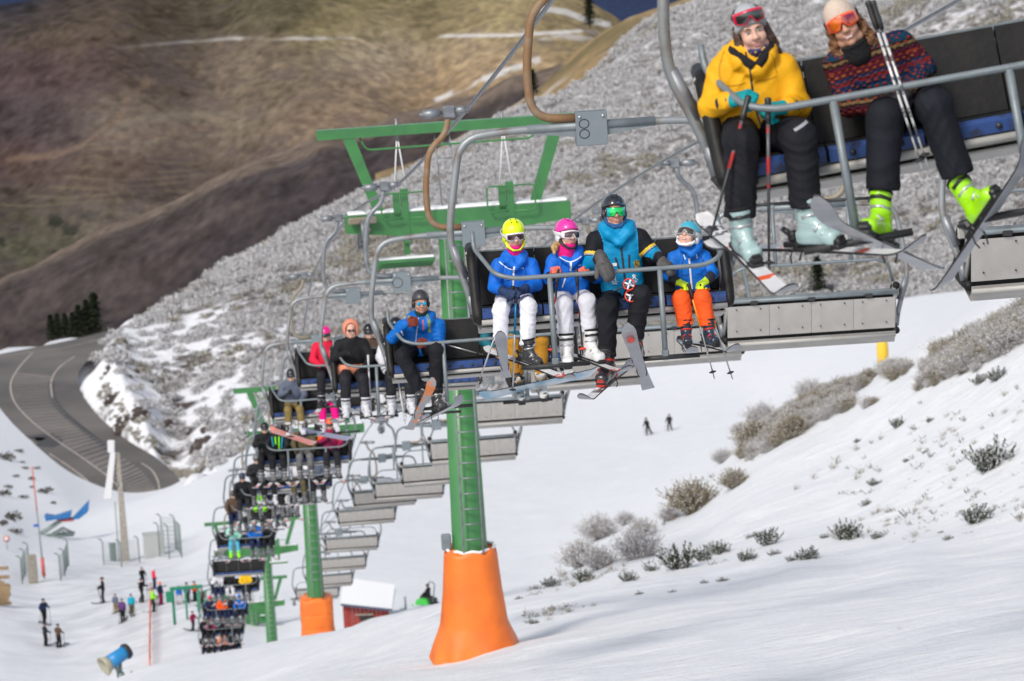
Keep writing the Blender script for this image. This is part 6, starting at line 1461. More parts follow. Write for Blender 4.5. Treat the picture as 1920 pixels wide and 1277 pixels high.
for dx, lb in ((0,'front'),(9,'rear')):
    pole(wp(M_1, 1629+dx, 8, -.36 - dx*.003), wp(M_1, 1731+dx, 322 - dx, -.58), 'white and black ski pole held upright across the knit sweater, %s one of the pair' % lb, mat('white_pole', (.6,.6,.6), .35, .3, noise=((.08,.08,.09), 12, .5, .56)), gl=.14, r=.0085)

# ---- chair three: man in blue, snowboarder in mustard
J = JP(M_3, neck=(790,599,-.02), sl=(754,613,-.01), sr=(822,611,-.01), el=(736,634,-.10), er=(824,648,-.08), wl=(760,608,-.26), wr=(806,645,-.24),
       hl=(772,655,.0), hr=(802,652,.0), kl=(755,668,-.42), kr=(818,655,-.44), al=(788,735,-.44), ar=(818,738,-.42))
m1 = Fig(M_3, J, 'man in blue jacket, grey helmet and mirrored blue glasses with brick red gloves', 1.0)
m1.jacket([M_manB], None, 1.14, .010, .010, seed=3.1, extra=hoodroll(.04,.12)); m1.trousers(M_blackP, .010, .009, 1.1, 3.3)
ribbon(m1.root, 'zip', mat('pale_zip', (.5,.5,.65), .5), [(.01,0,.44),(-.02,0,.28),(-.05,0,.1)], .012, m1.fj); ribbon(m1.root, 'red_pocket_zip', M_redB, [(.05,0,.36),(.045,0,.24)], .012, m1.fj)
ribbon(m1.root, 'backpack_strap', mat('grey_green_strap', (.20,.25,.08), .7), [(.085,0,.46),(.12,0,.34),(.12,0,.2)], .035, m1.fj); ribbon(m1.root, 'backpack_strap', mat('grey_green_strap', (.20,.25,.08), .7), [(-.10,0,.41),(-.115,0,.34)], .035, m1.fj)
ribbon(m1.root, 'sleeve_stripe', M_whiteT, [tuple(m1.J['sl'] + A3(-.03,0,.0)), tuple(m1.J['sl'] + A3(.0,0,-.09))], .014, m1.fj)
hc = CLP(M_3, 789, 567, -.04) - m1.hip; M_gh = plastic('charcoal_helmet', (.035,.035,.04), .5)
head_parts(m1.root, hc, 1.0, rot_to(R(2), R(-3), 0), ['eyes', ('helmet', M_gh, Bm, .045), ('shades', mat('blue_mirror_lens', (.0,.35,.62), .1, .4, coat=1)), ('gaiter', cloth('dark_green_fleece', (.01,.05,.045), .9), -.125)], skin=M_skinT, vox=.005, body_pts=(m1.J['neck'], m1.J['neck'] - A3(0,-.03,.2)))
m1.hand('l', M_redG, M_blackG, fore=(.9,-.3,.2), grip=(0,-.3,-1), palm=(.2,.9,0)); m1.hand('r', M_redG, fore=(-.9,-.3,.1), grip=(0,-.3,-1), palm=(-.2,.9,0))
deckO = ski_mat('orange_white_deck', (.6,.6,.62), None, [(.2,(.7,.25,.08)),(.5,(.6,.6,.62)),(.7,(.75,.25,.08)),(.9,(.5,.5,.52))], 1.6)
so, tf, up_, k = m1.foot('l', M_bootK, (-.05,-.75,.66), (.1,.75,.7)); 
so2 = so; ski(so, m1.wdir((.16,-.85,.52)), up_, 1.5, .08, deckO, 'orange edged ski tipped up under the man in blue, front one', mat('orange_grey_base', (.34,.34,.36), .35, noise=((.75,.22,.05), 3, .5, .55)))
so, tf, up_, k = m1.foot('r', M_bootK, (.2,-.9,.2), (0,.1,1)); ski(so, m1.wdir((.30,-.9,.32)), up_, 1.5, .08, deckO, 'second ski of the man in blue, lower and further right')
pole(wp(M_3, 820,642,.02), wp(M_3, 905,665,-.10), 'silver ski pole lying on the seat beside the man in blue', M_silv)
J = JP(M_3, neck=(948,590,-.02), sl=(916,605,-.01), sr=(982,602,-.01), el=(908,640,-.08), er=(990,635,-.08), wl=(925,655,-.25), wr=(978,650,-.25),
       hl=(942,648,.0), hr=(985,645,.0), kl=(960,640,-.40), kr=(1015,640,-.40), al=(972,714,-.42), ar=(1014,708,-.42))
s1 = Fig(M_3, J, 'snowboarder in teal jacket and mustard trousers seated behind the neon helmet child', 1.0)
s1.jacket([M_teal2], None, 1.0, .012, .009, seed=6.1); s1.trousers(M_mustard, .010, .010, 1.02, 6.3, cut=.02)
head_parts(s1.root, CLP(M_3, 948, 560, -.04) - s1.hip, 1.0, rot_to(0,0,0), [('helmet', Bm, Bm, .045), ('goggles', Bm, M_lensK, None, 0)], vox=.007)
s1.hand('l', mat('tan_mitten', (.40,.20,.05), .8), M_blackG, kind='mitt', fore=(.5,-.6,-.4)); s1.hand('r', mat('tan_mitten', (.4,.2,.05), .8), M_blackG, kind='mitt', fore=(-.5,-.6,-.4))
M_softW = mat('white_snowboard_boot', (.60,.60,.58), .6, noise=((.08,.08,.08), 18, .52, .6))
bu = wp(M_3, 895, 744, -.75); bv = wp(M_3, 1132, 692, -.35); al = unit(bv - bu); bc = (bu + bv) / 2
M_bdeck = mat('blue_white_board_base', (.50,.58,.64), .3, noise=((.22,.40,.55), 3.5, .45, .62)); M_bd2 = mat('board_top_dark', (.06,.07,.08), .4)
upb = unit(np.array([0, .52, .85])); snowboard(bc - upb * .02, al, upb, 1.52, .27, M_bd2, M_bdeck, 'pale blue and white snowboard under mustard trousers', (-.28,.22))
s1.foot('l', M_softW, (.1,-.85,-.3), (0,-.1,1), soft=True); s1.foot('r', M_softW, (.1,-.85,-.3), (0,-.1,1), soft=True)

for j_ in range(3): patch(k2.root, 'lettering', M_whiteT, [(0.055000+j_*.009,0.300000),(0.055000+j_*.009+.006,0.300000),(0.055000+j_*.009+.006,0.306000),(0.055000+j_*.009,0.306000)], k2.fj)

for j_ in range(3): patch(k1.root, 'lettering', M_whiteT, [(0.060000+j_*.009,0.300000),(0.060000+j_*.009+.006,0.300000),(0.060000+j_*.009+.006,0.306000),(0.060000+j_*.009,0.306000)], k1.fj)
# ================================================================== RIDERS further down the line (shared meshes, own colours)
def seat_pose(v, vox):
    """v: small variations of a seated rider; returns dict of meshes in a frame at the hips"""
    a = [dict(wl=(-.12,-.30,.14), wr=(.12,-.30,.14), el=(-.26,-.10,.22), er=(.26,-.10,.22)), dict(wl=(-.08,-.24,.36), wr=(.14,-.30,.10), el=(-.27,-.06,.26), er=(.27,-.08,.22)), dict(wl=(-.20,-.36,.06), wr=(.20,-.34,.06), el=(-.27,-.12,.24), er=(.27,-.12,.24))][v]
    J = dict(neck=A3(0,.0,.50), sl=A3(-.185,.01,.44), sr=A3(.185,.01,.44), hl=A3(-.09,0,0), hr=A3(.09,0,0), kl=A3(-.14,-.44,-.02), kr=A3(.12,-.44,-.02), al=A3(-.15,-.46,-.36), ar=A3(.14,-.47,-.36), **{k: A3(*q) for k, q in a.items()})
    f = Fig(Matrix(), J, 'x'); out = {}
    f.jacket([M_kidB], None, 1.08, vox, .008, seed=v); f.trousers(M_blackP, vox, .008, 1.05, v + .5)
    out['jacket'] = f.jk.data; out['trousers'] = f.tr.data; hc = A3(0,-.03,.665)
    f_, reg = head_sdf(hc, 1.0, rot_to(R([3,-12,14][v]), 0, 0)); lo, hi = bounds([hc], .16); lo[2] -= .1
    out['body'] = surf('body', f_, lo, hi, vox * .8)
    hands = uni([ell(f.J['wl'] + A3(.02,-.05,-.01), (.055,.06,.05)), ell(f.J['wr'] + A3(-.02,-.05,-.01), (.055,.06,.05))], .01)
    for k, s in (('l', 1), ('r', -1)):
        c = f.J['w' + k] + A3(.02 * s,-.05,-.01); g = uni([ell(c, (.05,.055,.048))] + [cap(c + A3(.01*i*s,-.03,.02-.018*i), c + A3(.03*s,-.06,.012-.018*i), .015, .012) for i in range(4)] + [cap(c + A3(0,0,.03), c + A3(.02*s,-.04,.05), .016, .013)], .008)
        lo, hi = bounds([c], .10); out['glove' + k] = surf('glove', g, lo, hi, min(vox * .8, .012))
    e = ell(hc + A3(0,.018,.045), (.108,.130,.115)); cut = lambda p: smax(e(p), (hc[2] - .005 - .5 * np.clip(p[:, 1] - hc[1] + .08, -.2, .08) * 1) - p[:, 2], .01)
    lo, hi = bounds([hc], .17); out['helmet'] = surf('helmet', cut, lo, hi, vox * .9)
    eg = ell(hc + A3(0,-.02,.004), (.088,.100,.09)); fg = lambda p: smax(smax(np.abs(eg(p)) - .013, np.abs(p[:, 2] - hc[2] - .006) - .036, .01), p[:, 1] - hc[1] + .04, .01)
    out['goggles'] = surf('goggles', fg, lo, hi, min(vox * .8, .01)); ef = ell(hc + A3(0,.03,.02), (.128,.14,.15)); fi = ell(hc + A3(0,-.07,0), (.085,.14,.115))
    out['hood'] = surf('hood', lambda p: smax(ef(p), -fi(p), .012), lo - .03, hi + .03, vox)
    bpy.data.objects.remove(f.jk); bpy.data.objects.remove(f.tr); bpy.data.objects.remove(f.root); out['J'] = J; return out
POSE = [seat_pose(0, .016), seat_pose(1, .016), seat_pose(2, .016)]
COL = {}
def C_(name, c=None, **k):
    if name not in COL: COL[name] = cloth(name, c, **k)
    return COL[name]
pal = dict(red=(.70,.01,.05), white=(.62,.62,.66), olive=(.09,.075,.035), khaki=(.22,.16,.055), magenta=(.80,.0,.22), slate=(.10,.12,.17), black=(.008,.008,.010), navy=(.01,.018,.06), dgreen=(.02,.07,.04),
           mint=(.30,.62,.50), sky=(.08,.40,.55), blue=(.01,.13,.50), yellow=(.80,.48,.01), orange=(.85,.10,.012), neon=(.30,.90,.02), maroon=(.28,.01,.07), grey=(.14,.14,.145), brown=(.09,.055,.035), peach=(.72,.27,.17), cyan=(.01,.35,.5), purple=(.10,.04,.16), dark=(.015,.015,.02))
def pm(n): return M_camo if n == 'camo' else C_('cloth_' + n, pal[n])
def hm(n): return COL.setdefault('h_' + n, plastic('helmet_' + n, pal[n]))
def ride(ci, x, v, label, jk, tr, head='helmet', hc='black', gl='black', gear='ski', boots='grey', jaw=None, skis=2, deck=None, yaw=0., s=1.0, group=None, pink=False):
    M = CHAIRS[ci][1]; r = empty('person', label, 'person', M @ Matrix.Translation((x, -.02, SEATZ + .10)) @ Matrix.Scale(s, 4), group); p = POSE[v]; L = lambda n, k, m: link(n, p[k], m, r)
    b = link('body', p['body'], [M_skin, M_lips], r); L('jacket', 'jacket', pm(jk)); L('trousers', 'trousers', pm(tr)); L('glove', 'glovel', pm(gl)); L('glove', 'glover', pm(gl))
    if head == 'helmet': L('helmet', 'helmet', hm(hc))
    elif head == 'hood': L('hood', 'hood', pm(hc))
    if v != 2 or ci > 5: L('goggles', 'goggles', Bk)
    J = p['J']
    for k, tx in (('l', -.15 + yaw), ('r', .12 + yaw)):
        toe = unit((tx, -1, -.12)); so = J['a' + k] - A3(0,0,.19)
        b = boot(r, so, toe, (0,0,1), pm(boots), 1.0, soft=(gear == 'board' or ci > 6))
        if gear == 'ski':
            w = np.array(r.matrix_basis @ V(so)); dm = deck or deckA; ski(w, np.array(r.matrix_basis.to_3x3() @ V((tx * 2.2, -1, .05 if ci % 2 else -.1))), np.array((0,0,1.)), 1.5, .09, dm, None)
    return r
_n = 0
def autolabel():
    """skis made by ride() get their label from the rider they belong to"""
    pass
RIDE = [
 (3,-.80,1,'woman in peach hood and dark sunglasses, one gloved hand at her chin','black','dark',dict(head='hood',hc='peach',boots='white')),
 (3,-.12,2,'rider in white jacket and black trousers right of the peach hood','white','dark',dict(hc='black',boots='white')),
 (4,-.55,0,'rider in red jacket with pink helmet behind the peach hooded woman','red','dark',dict(hc='magenta',boots='dark')),
 (4,.25,0,'rider half hidden behind the peach hood with yellow neck warmer','brown','dark',dict(hc='black',boots='white')),
 (5,-.62,1,'snowboarder in slate blue jacket and khaki trousers','slate','khaki',dict(head='helmet',hc='dark',gear='board',boots='white',s=.98)),
 (5,.12,0,'snowboarder in black jacket and magenta trousers','black','magenta',dict(head='hood',hc='black',gear='board',boots='white',s=.98)),
 (6,-.72,0,'rider in black jacket with blue and green harness under the pink board','dark','black',dict(hc='grey')),
 (6,-.05,2,'rider in olive grey clothes between the harness and the orange sleeves','olive','grey',dict(head='hood',hc='olive')),
 (6,.62,1,'rider in maroon jacket beside an orange one, right of the grey clothes','maroon','dark',dict(hc='orange')),
 (7,-.65,0,'rider in black and white camouflage jacket','camo','black',dict(hc='brown',boots='white')),
 (7,.18,2,'rider in plain white jacket and olive trousers below the grey clothed one','white','olive',dict(head='hood',hc='white')),
 (8,-.45,1,'rider in dark jacket and neon green trousers with blue helmet','dark','neon',dict(hc='blue',boots='dark')),
 (8,.55,0,'rider in checked black and white clothes right of the neon trousers','camo','camo',dict(hc='grey')),
 (9,-.42,0,'rider in dark green jacket and light blue face mask','dgreen','dark',dict(hc='black')),
 (9,-.92,2,'rider in brown camouflage left of the dark green jacket','brown','navy',dict(hc='brown')),
 (9,.65,1,'child in purple jacket beneath the neon green trousers','purple','navy',dict(hc='white',s=.85)),
 (10,-.45,1,'rider in mint jacket and light blue trousers','mint','sky',dict(head='hood',hc='peach',boots='neon')),
 (10,.38,0,'rider in blue jacket with red sleeve right of the mint one','blue','navy',dict(hc='blue')),
 (12,.50,0,'rider in bright yellow jacket on a far chair','yellow','black',dict(hc='black')),
 (12,-.25,2,'rider in black jacket and white trousers left of the yellow one','black','white',dict(hc='black')),
 (12,-.80,1,'rider in white jacket and navy trousers at the left end by the yellow one','white','navy',dict(hc='white')),
 (13,-.15,0,'rider in orange jacket and navy trousers on a far chair','orange','navy',dict(hc='black')),
 (13,-.75,1,'rider in purple jacket left of the orange one','navy','navy',dict(hc='red')),
 (13,.72,2,'rider in bright blue jacket right of the orange one','blue','dark',dict(hc='blue')),
 (14,-.65,0,'rider in maroon jacket on the second chair from the bottom','maroon','black',dict(hc='dark')),
 (14,.05,1,'rider in black middle of the second chair from the bottom','dark','black',dict(hc='black')),
 (14,.70,2,'rider in dark grey with red and white ski, second chair from the bottom','grey','black',dict(hc='grey')),
 (15,-.55,0,'dark rider left on the lowest chair','dark','black',dict(hc='brown')),
 (15,.10,2,'rider with coral pink sleeve on the lowest chair','peach','black',dict(hc='black')),
 (15,.65,1,'dark rider right on the lowest chair','black','black',dict(hc='grey')),
 (6,-1.0,1,'rider in black at the far left of the chair under the pink board','black','black',dict(hc='black')),
 (7,-.95,1,'dark rider at the left end of the chair with the camouflage jacket','dark','black',dict(hc='grey')),
 (7,.72,0,'dark rider at the right end of the chair with the white jacket','slate','black',dict(hc='black')),
 (8,-.95,2,'dark rider at the left end, beside the neon green trousers','black','dark',dict(hc='navy')),
 (8,.10,2,'rider in navy between neon trousers and checked clothes','navy','black',dict(hc='white')),
 (9,.15,1,'rider in maroon between dark green jacket and purple child','maroon','black',dict(hc='grey')),
 (10,.85,1,'dark rider at the right end beside the blue and red one','dark','black',dict(hc='black')),
 (13,.30,1,'dark rider between the orange and bright blue jackets','dark','navy',dict(hc='white')),
 (14,-.95,2,'black rider at the left end of the second lowest chair','black','black',dict(hc='black')),
 (15,-.92,1,'black rider at the left end of the lowest chair','black','dark',dict(hc='black')),
]
for ci, x, v, lab, jk, tr, kw in RIDE:
    n0 = set(o.name for o in bpy.data.objects if o.get('category') == 'ski')
    ride(ci, x, v, lab, jk, tr, **kw)
    new = [o for o in bpy.data.objects if o.get('category') == 'ski' and o.name not in n0]
    for q, o in enumerate(new):
        short = ' '.join(lab.split()[:9]).rstrip(','); o['label'] = ('left' if q == 0 else 'right') + ' ski of the ' + short
# sunglasses for the peach woman, her upright poles, boards of the two snowboarders
pw = [o for o in bpy.data.objects if o.get('label', '').startswith('woman in peach')][0]
for o in list(pw.children):
    if o.name.startswith('goggles'): bpy.data.objects.remove(o)
mb = MB()
for s in (-1, 1): mb.lathe([(.002,-.002),(.024,-.002),(.024,.002),(.002,.002)], c=(s*.032,-.145,.672), n=12, M=Matrix.Rotation(pi/2, 4, 'X'))
mb.tube([(-.06,-.138,.676),(.06,-.138,.676)], .004, 5); mb.build('sunglasses', Bk, pw)
mb = MB(); mb.lathe([(.16,-.02),(.205,.0),(.205,.10),(.19,.15)], c=(0,.01,0), n=20, M=Matrix.Diagonal((1.1,.80,1,1))); mb.build('peach_hem', pm('peach'), pw)
M_4, M_5, M_6, M_7 = (CHAIRS[i][1] for i in (3, 4, 5, 6))
M_wp = mat('white_pole_plain', (.6,.6,.62), .35, .2)
pole(wp(M_4, 690,668,-.35), wp(M_4, 697,800,-.55), 'white ski pole planted down from the peach hooded woman', M_wp, M_wp, M_wp, r=.014)
pole(wp(M_4, 744,700,-.35), wp(M_4, 760,795,-.55), 'white ski pole beside the right leg of the white jacket rider', M_wp, M_wp, M_wp, r=.014)
M_pinkb = mat('coral_board_base', (.85,.26,.22), .35, noise=((.80,.42,.36), 3, .4, .7)); M_lil = mat('lilac_board_base', (.36,.37,.50), .35, noise=((.42,.42,.62), 3, .45, .7)); M_bdk = mat('board_edge_dark', (.05,.05,.06), .5)
for (a, b, bm_, lab, ft) in (((506,803,-.62),(593,832,-.5),M_pinkb,'coral pink snowboard under the khaki trousers',(-.22,.2)),((566,806,-.6),(660,822,-.5),M_lil,'lilac grey snowboard under the magenta trousers',(-.2,.22))):
    bu, bv = wp(M_6, *a), wp(M_6, *b); al = unit(bv - bu); up = unit(np.array([0, .55, .83])); snowboard((bu + bv) / 2 - up * .02, al, up, float(np.linalg.norm(bv - bu)), .27, M_bdk, bm_, lab, ft)
# harness straps, maroon rider's orange sleeves
hr = [o for o in bpy.data.objects if o.get('label', '').startswith('rider in black jacket with blue')][0]
for x, c in ((-.10,'cyan'),(-.03,'neon'),(.05,'neon'),(.12,'cyan')):
    mb = MB(); mb.box((x,-.125,.27), (.035,.03,.38), Matrix.Rotation(x, 4, 'Y'), bev=.01); mb.build('harness_strap', pm(c), hr)
mr = [o for o in bpy.data.objects if o.get('label', '').startswith('rider in maroon jacket beside')][0]
for sx in (-1, 1): mb = MB(); mb.tube([(sx*.19,-.01,.44),(sx*.265,-.06,.25)], [.095,.085], 10); mb.build('orange_sleeve', pm('orange'), mr)
# upright skis held between the far chairs
sk_ = mat('steel_blue_ski', (.13,.15,.19), .35)
# ================================================================== PLANTS
def gn_scatter(name, pos, scale, src, m, label):
    """one mass of plants: points with a size, each carrying the bush mesh"""
    me = bpy.data.meshes.new(name); n = len(pos); me.vertices.add(n); me.vertices.foreach_set('co', np.asarray(pos, np.float32).ravel())
    a = me.attributes.new('size', 'FLOAT', 'POINT'); a.data.foreach_set('value', np.asarray(scale, np.float32))
    b = me.attributes.new('turn', 'FLOAT_VECTOR', 'POINT'); rr = np.random.RandomState(5); tv = np.zeros((n, 3), np.float32); tv[:, 2] = rr.rand(n) * 6.28; b.data.foreach_set('vector', tv.ravel())
    o = link(name, me, m); g = bpy.data.node_groups.new(name, 'GeometryNodeTree')
    g.interface.new_socket('Geometry', in_out='INPUT', socket_type='NodeSocketGeometry'); g.interface.new_socket('Geometry', in_out='OUTPUT', socket_type='NodeSocketGeometry')
    N = g.nodes; i = N.new('NodeGroupInput'); q = N.new('NodeGroupOutput'); ip = N.new('GeometryNodeInstanceOnPoints'); oi = N.new('GeometryNodeObjectInfo'); oi.inputs['Object'].default_value = src
    s = N.new('GeometryNodeInputNamedAttribute'); s.data_type = 'FLOAT'; s.inputs['Name'].default_value = 'size'
    t = N.new('GeometryNodeInputNamedAttribute'); t.data_type = 'FLOAT_VECTOR'; t.inputs['Name'].default_value = 'turn'
    m2p = N.new('GeometryNodeMeshToPoints'); g.links.new(i.outputs[0], m2p.inputs[0]); g.links.new(m2p.outputs[0], ip.inputs['Points']); g.links.new(oi.outputs['Geometry'], ip.inputs['Instance'])
    g.links.new(s.outputs['Attribute'], ip.inputs['Scale']); g.links.new(t.outputs['Attribute'], ip.inputs['Rotation']); g.links.new(ip.outputs[0], q.inputs[0])
    md = o.modifiers.new('plants', 'NODES'); md.node_group = g
    return tag(o, label, None, None, 'stuff')
rs = np.random.RandomState(11)
def blob_bush(n, flat=.6, leaf=.16, seed=0, spike=0.0):
    """low clump of many small leaf-sized faces filling a lumpy dome"""
    r = np.random.RandomState(seed); v = []; f = []
    lumps = [(r.uniform(-.35,.35), r.uniform(-.35,.35), r.uniform(.22,.42)) for _ in range(7)]
    for i in range(n):
        lx, ly, lr = lumps[r.randint(7)]; a = r.uniform(0, 6.28); e = math.asin(r.uniform(-.1, 1)); q = lr * r.uniform(.75, 1.05)
        c = np.array([lx + q * math.cos(a) * math.cos(e), ly + q * math.sin(a) * math.cos(e), (.06 + q * math.sin(e)) * flat / .6])
        d = unit(c - np.array([lx, ly, -.1]) + r.normal(0, .5, 3)); s = np.cross(d, r.normal(0, 1, 3)); s = unit(s); L = leaf * r.uniform(.6, 1.3) * (1 + spike)
        b = len(v); v += [c - s * L * .35, c + s * L * .35, c + d * L]; f.append((b, b+1, b+2))
    me = bpy.data.meshes.new('bush'); me.from_pydata([tuple(x) for x in v], [], f); return me
def leaf_mat(name, tip, base, snow=None, z0=0., z1=.5):
    """leaf colour varies from leaf to leaf; rime sits on the faces that look up"""
    m = bpy.data.materials.new(name); m.use_nodes = True; nt = m.node_tree; b = nt.nodes['Principled BSDF']; b.inputs['Roughness'].default_value = .9; b.inputs['Specular IOR Level'].default_value = .1
    tc = nt.nodes.new('ShaderNodeTexCoord'); n = nt.nodes.new('ShaderNodeTexNoise'); n.inputs['Scale'].default_value = 7; nt.links.new(tc.outputs['Object'], n.inputs['Vector'])
    r = nt.nodes.new('ShaderNodeValToRGB'); r.color_ramp.elements[0].position = .35; r.color_ramp.elements[1].position = .65; r.color_ramp.elements[0].color = (*base, 1); r.color_ramp.elements[1].color = (*tip, 1); nt.links.new(n.outputs['Fac'], r.inputs[0])
    out = r.outputs[0]
    if snow:
        n2 = nt.nodes.new('ShaderNodeTexNoise'); n2.inputs['Scale'].default_value = 16; nt.links.new(tc.outputs['Object'], n2.inputs['Vector'])
        r2 = nt.nodes.new('ShaderNodeValToRGB'); r2.color_ramp.elements[0].position = snow - .03; r2.color_ramp.elements[1].position = snow + .03; nt.links.new(n2.outputs['Fac'], r2.inputs[0])
        mx = nt.nodes.new('ShaderNodeMix'); mx.data_type = 'RGBA'; nt.links.new(r2.outputs[0], mx.inputs['Factor']); nt.links.new(out, mx.inputs['A']); mx.inputs['B'].default_value = (.68,.68,.70,1); out = mx.outputs['Result']
    nt.links.new(out, b.inputs['Base Color']); return m
M_rime = leaf_mat('rimed_scrub', (.58,.575,.585), (.30,.29,.285), .57)
M_rimeD = leaf_mat('dark_scrub', (.32,.30,.285), (.13,.115,.11), .62)
M_rimeG = leaf_mat('olive_scrub', (.38,.355,.29), (.20,.18,.13), .60)
def src_bush(n, m, **k):
    me = blob_bush(n, **k); me.materials.append(m); return bpy.data.objects.new('bush_source', me)
B1, B2, B3 = src_bush(150, M_rime, seed=1), src_bush(130, M_rimeD, seed=2), src_bush(140, M_rimeG, seed=3, leaf=.2)
N = 34000; a = rs.uniform(-.115, .15, N); b = rs.uniform(math.log(440), math.log(900), N); Y = np.exp(b); X = a * Y; Z = hill(X, Y); px, py, _ = proj(np.stack([X, Y, Z], -1))
edge = np.array([float(q) for q in road_side(X, Y)]) if False else road_side(X, Y)
keep = (px > 60) & (px < 2050) & (py > -60) & (py < 980) & ((edge > 2.5) | (Y < 440)) & (Z > ROADZ - .5)
gz = ground(X, Y); keep &= ((Z > gz + .1) | (Y > 560)) & (rs.rand(N) > hill_snow(px, py) * 1.05 - .12 - .5 * (fbm(X / 14, Y / 14, 3, 91)))
X, Y, Z = X[keep], Y[keep], Z[keep]; pick = fbm(X / 18, Y / 18, 3, 95) * 1.3 + rs.uniform(-.3, .3, len(X)) + .45 * np.exp(-((px[keep] - 1330) / 190) ** 2 - ((py[keep] - 600) / 70) ** 2); sz = rs.uniform(1.1, 2.5, len(X))
pos = np.stack([X, Y, Z - .1], -1); k1_ = pick < .22; k2_ = (pick >= .22) & (pick < .46); k3_ = pick >= .46
gn_scatter('frosted_scrub', pos[k1_], sz[k1_], B1, M_rime, 'rime covered scrub over the hillside'); gn_scatter('dark_scrub', pos[k2_], sz[k2_] * .85, B2, M_rimeD, 'darker patches of scrub between the rimed bushes'); gn_scatter('olive_scrub', pos[k3_], sz[k3_] * .8, B3, M_rimeG, 'olive scrub patches on the frosted hill')
# roadside grass fringe at the foot of the cut
fr = smooth_poly([(180,745),(200,775),(250,812),(300,845),(335,872),(362,900),(400,880)], 30); pf = []
for (x, y) in fr:
    for _ in range(1):
        q = PZ(x + rs.uniform(4, 22), y + rs.uniform(-12, 6), ROADZ + 1); z = max(float(hill(q[0], q[1])), float(ground(q[0], q[1]))); pf.append((q[0], q[1], z - .1))
gn_scatter('roadside_grass', pf, rs.uniform(.4, 1.0, len(pf)), B3, M_rimeG, 'dry grass along the inner snow bank of the road')
# rock outcrops in the cut
M_rock = mat('dark_rock', (.06,.045,.04), .95, noise=((.75,.76,.8), 1.1, .56, .62), bump=.6, bscale=2)
for i, (x, y, w) in enumerate([(215,745,1.7),(235,790,2.4),(262,772,2.0),(310,800,2.6),(335,770,1.6),(258,700,1.3),(385,830,2.6),(395,800,1.5),(225,640,1.4),(300,735,1.2),(450,800,1.4),(205,690,1.3)]):
    ds = np.geomspace(430, 620, 500); pp = ds[:, None] * P(x, y, 1.0)[None]; hz = hill(pp[:, 0], pp[:, 1]); j = int(np.argmax(pp[:, 2] < hz)); q = pp[j]
    me = surf('rock', (lambda i: lambda p: ell((0,0,0), (w*.75, w*.5, w*.6))(p) + .25 * np.sin(2.3*p[:,0]+i) * np.sin(2.9*p[:,2]+2*i) + .16 * np.sin(5*p[:,0]+3*i+3*p[:,2]))(i), (-w*1.3,)*3, (w*1.3,)*3, w/9)
    o = link('rock_outcrop', me, M_rock, mw=mw_of(q - A3(0,.2,.3*w), rz=i)); tag(o, ['dark rock in the snowy cut, high above the road bend','broad dark rock in the snowy cut, left of the middle','dark rock just right of the broad left one in the cut','widest dark rock in the middle of the snowy cut','dark rock above and right of the widest one','small rock near the top of the snowy cut','broad rock at the lower right end of the cut','rock above the broad lower right one in the cut','rock highest on the left edge of the frosted hill','smallest rock in the upper middle of the cut','rock farthest right in the snowy cut','rock at the upper left beside the road tip'][i], 'rock', 'rock outcrops in the snowy cut')
# conifers
M_need = leaf_mat('conifer_needles', (.035,.045,.022), (.012,.018,.012)); M_bark = mat('bark', (.06,.045,.035), .9, bump=.4)
def conifer_mesh(seed, n=1700, wd=.30):
    r = np.random.RandomState(seed); v = []; f = []
    for i in range(n):
        t = r.rand() ** .8; z = .06 + .94 * t; a = r.uniform(0, 6.28); R_ = wd * (1 - t) ** .8 * (.62 + .38 * math.sin(z * 43 + seed * 2 + 1.3 * math.sin(a * 3 + seed))) * (.8 + .3 * math.sin(a * 2 + z * 9 + seed)) + .012; q = R_ * r.uniform(.35, 1.1)
        c = np.array([q * math.cos(a), q * math.sin(a), z - q * .28]); d = unit(np.array([math.cos(a), math.sin(a), -.25]) + r.normal(0, .35, 3)); s = unit(np.cross(d, (0, 0, 1))); L = .055 * r.uniform(.6, 1.4)
        b = len(v); v += [c - s * L * .45, c + s * L * .45, c + d * L]; f.append((b, b+1, b+2))
    me = bpy.data.meshes.new('crown'); me.from_pydata([tuple(x) for x in v], [], f); return me
CM = [conifer_mesh(i) for i in range(3)]; tr = MB(); tr.tube([(0,0,-.05),(0,0,.5),(0,0,.97)], [.022,.014,.003], 7); TM = tr.mesh('trunk')
def conifer(q, h, label, i, group=None, w=1.0):
    r = empty('conifer', label, 'tree', Matrix.Translation(V(q)) @ Matrix.Rotation(i * 1.7, 4, 'Z') @ Matrix.Diagonal((h * w, h * w, h, 1)), group); link('crown', CM[i % 3], M_need, r); link('trunk', TM, M_bark, r)
for i, (x, yb, yt) in enumerate([(180,615,553),(165,618,566),(150,620,575),(138,622,588),(124,624,590),(110,625,590),(97,626,592)]):
    d = 592; q = P(x, yb + 12, d); h = (yb + 12 - yt) * d / FOC; conifer(q, h * 1.08, ['tallest dark conifer at the right end of the group past the road','second tallest conifer, left of the tallest','mid sized conifer in the middle of the far group','slim conifer left of the middle of the far group','short conifer third from the left end','short conifer second from the left end','leftmost small conifer beyond the road'][i], i, 'conifers beyond the road', 1.35)
def on_hill(x, y, d0=430, d1=900):
    ds = np.geomspace(d0, d1, 900); pp = ds[:, None] * P(x, y, 1.0)[None]; return pp[int(np.argmax(pp[:, 2] < hill(pp[:, 0], pp[:, 1])))]
conifer(on_hill(1535,552), 4.6, 'dark bushy conifer on the frosted hill above the piste', 1, None, 1.5); conifer(on_hill(1000,178), 2.6, 'small dark conifer high on the edge of the frosted hill', 2, None, 1.6)
conifer(P(1106,48,2300), 17, 'conifer silhouetted against the blue mountain', 0, None, 1.4)

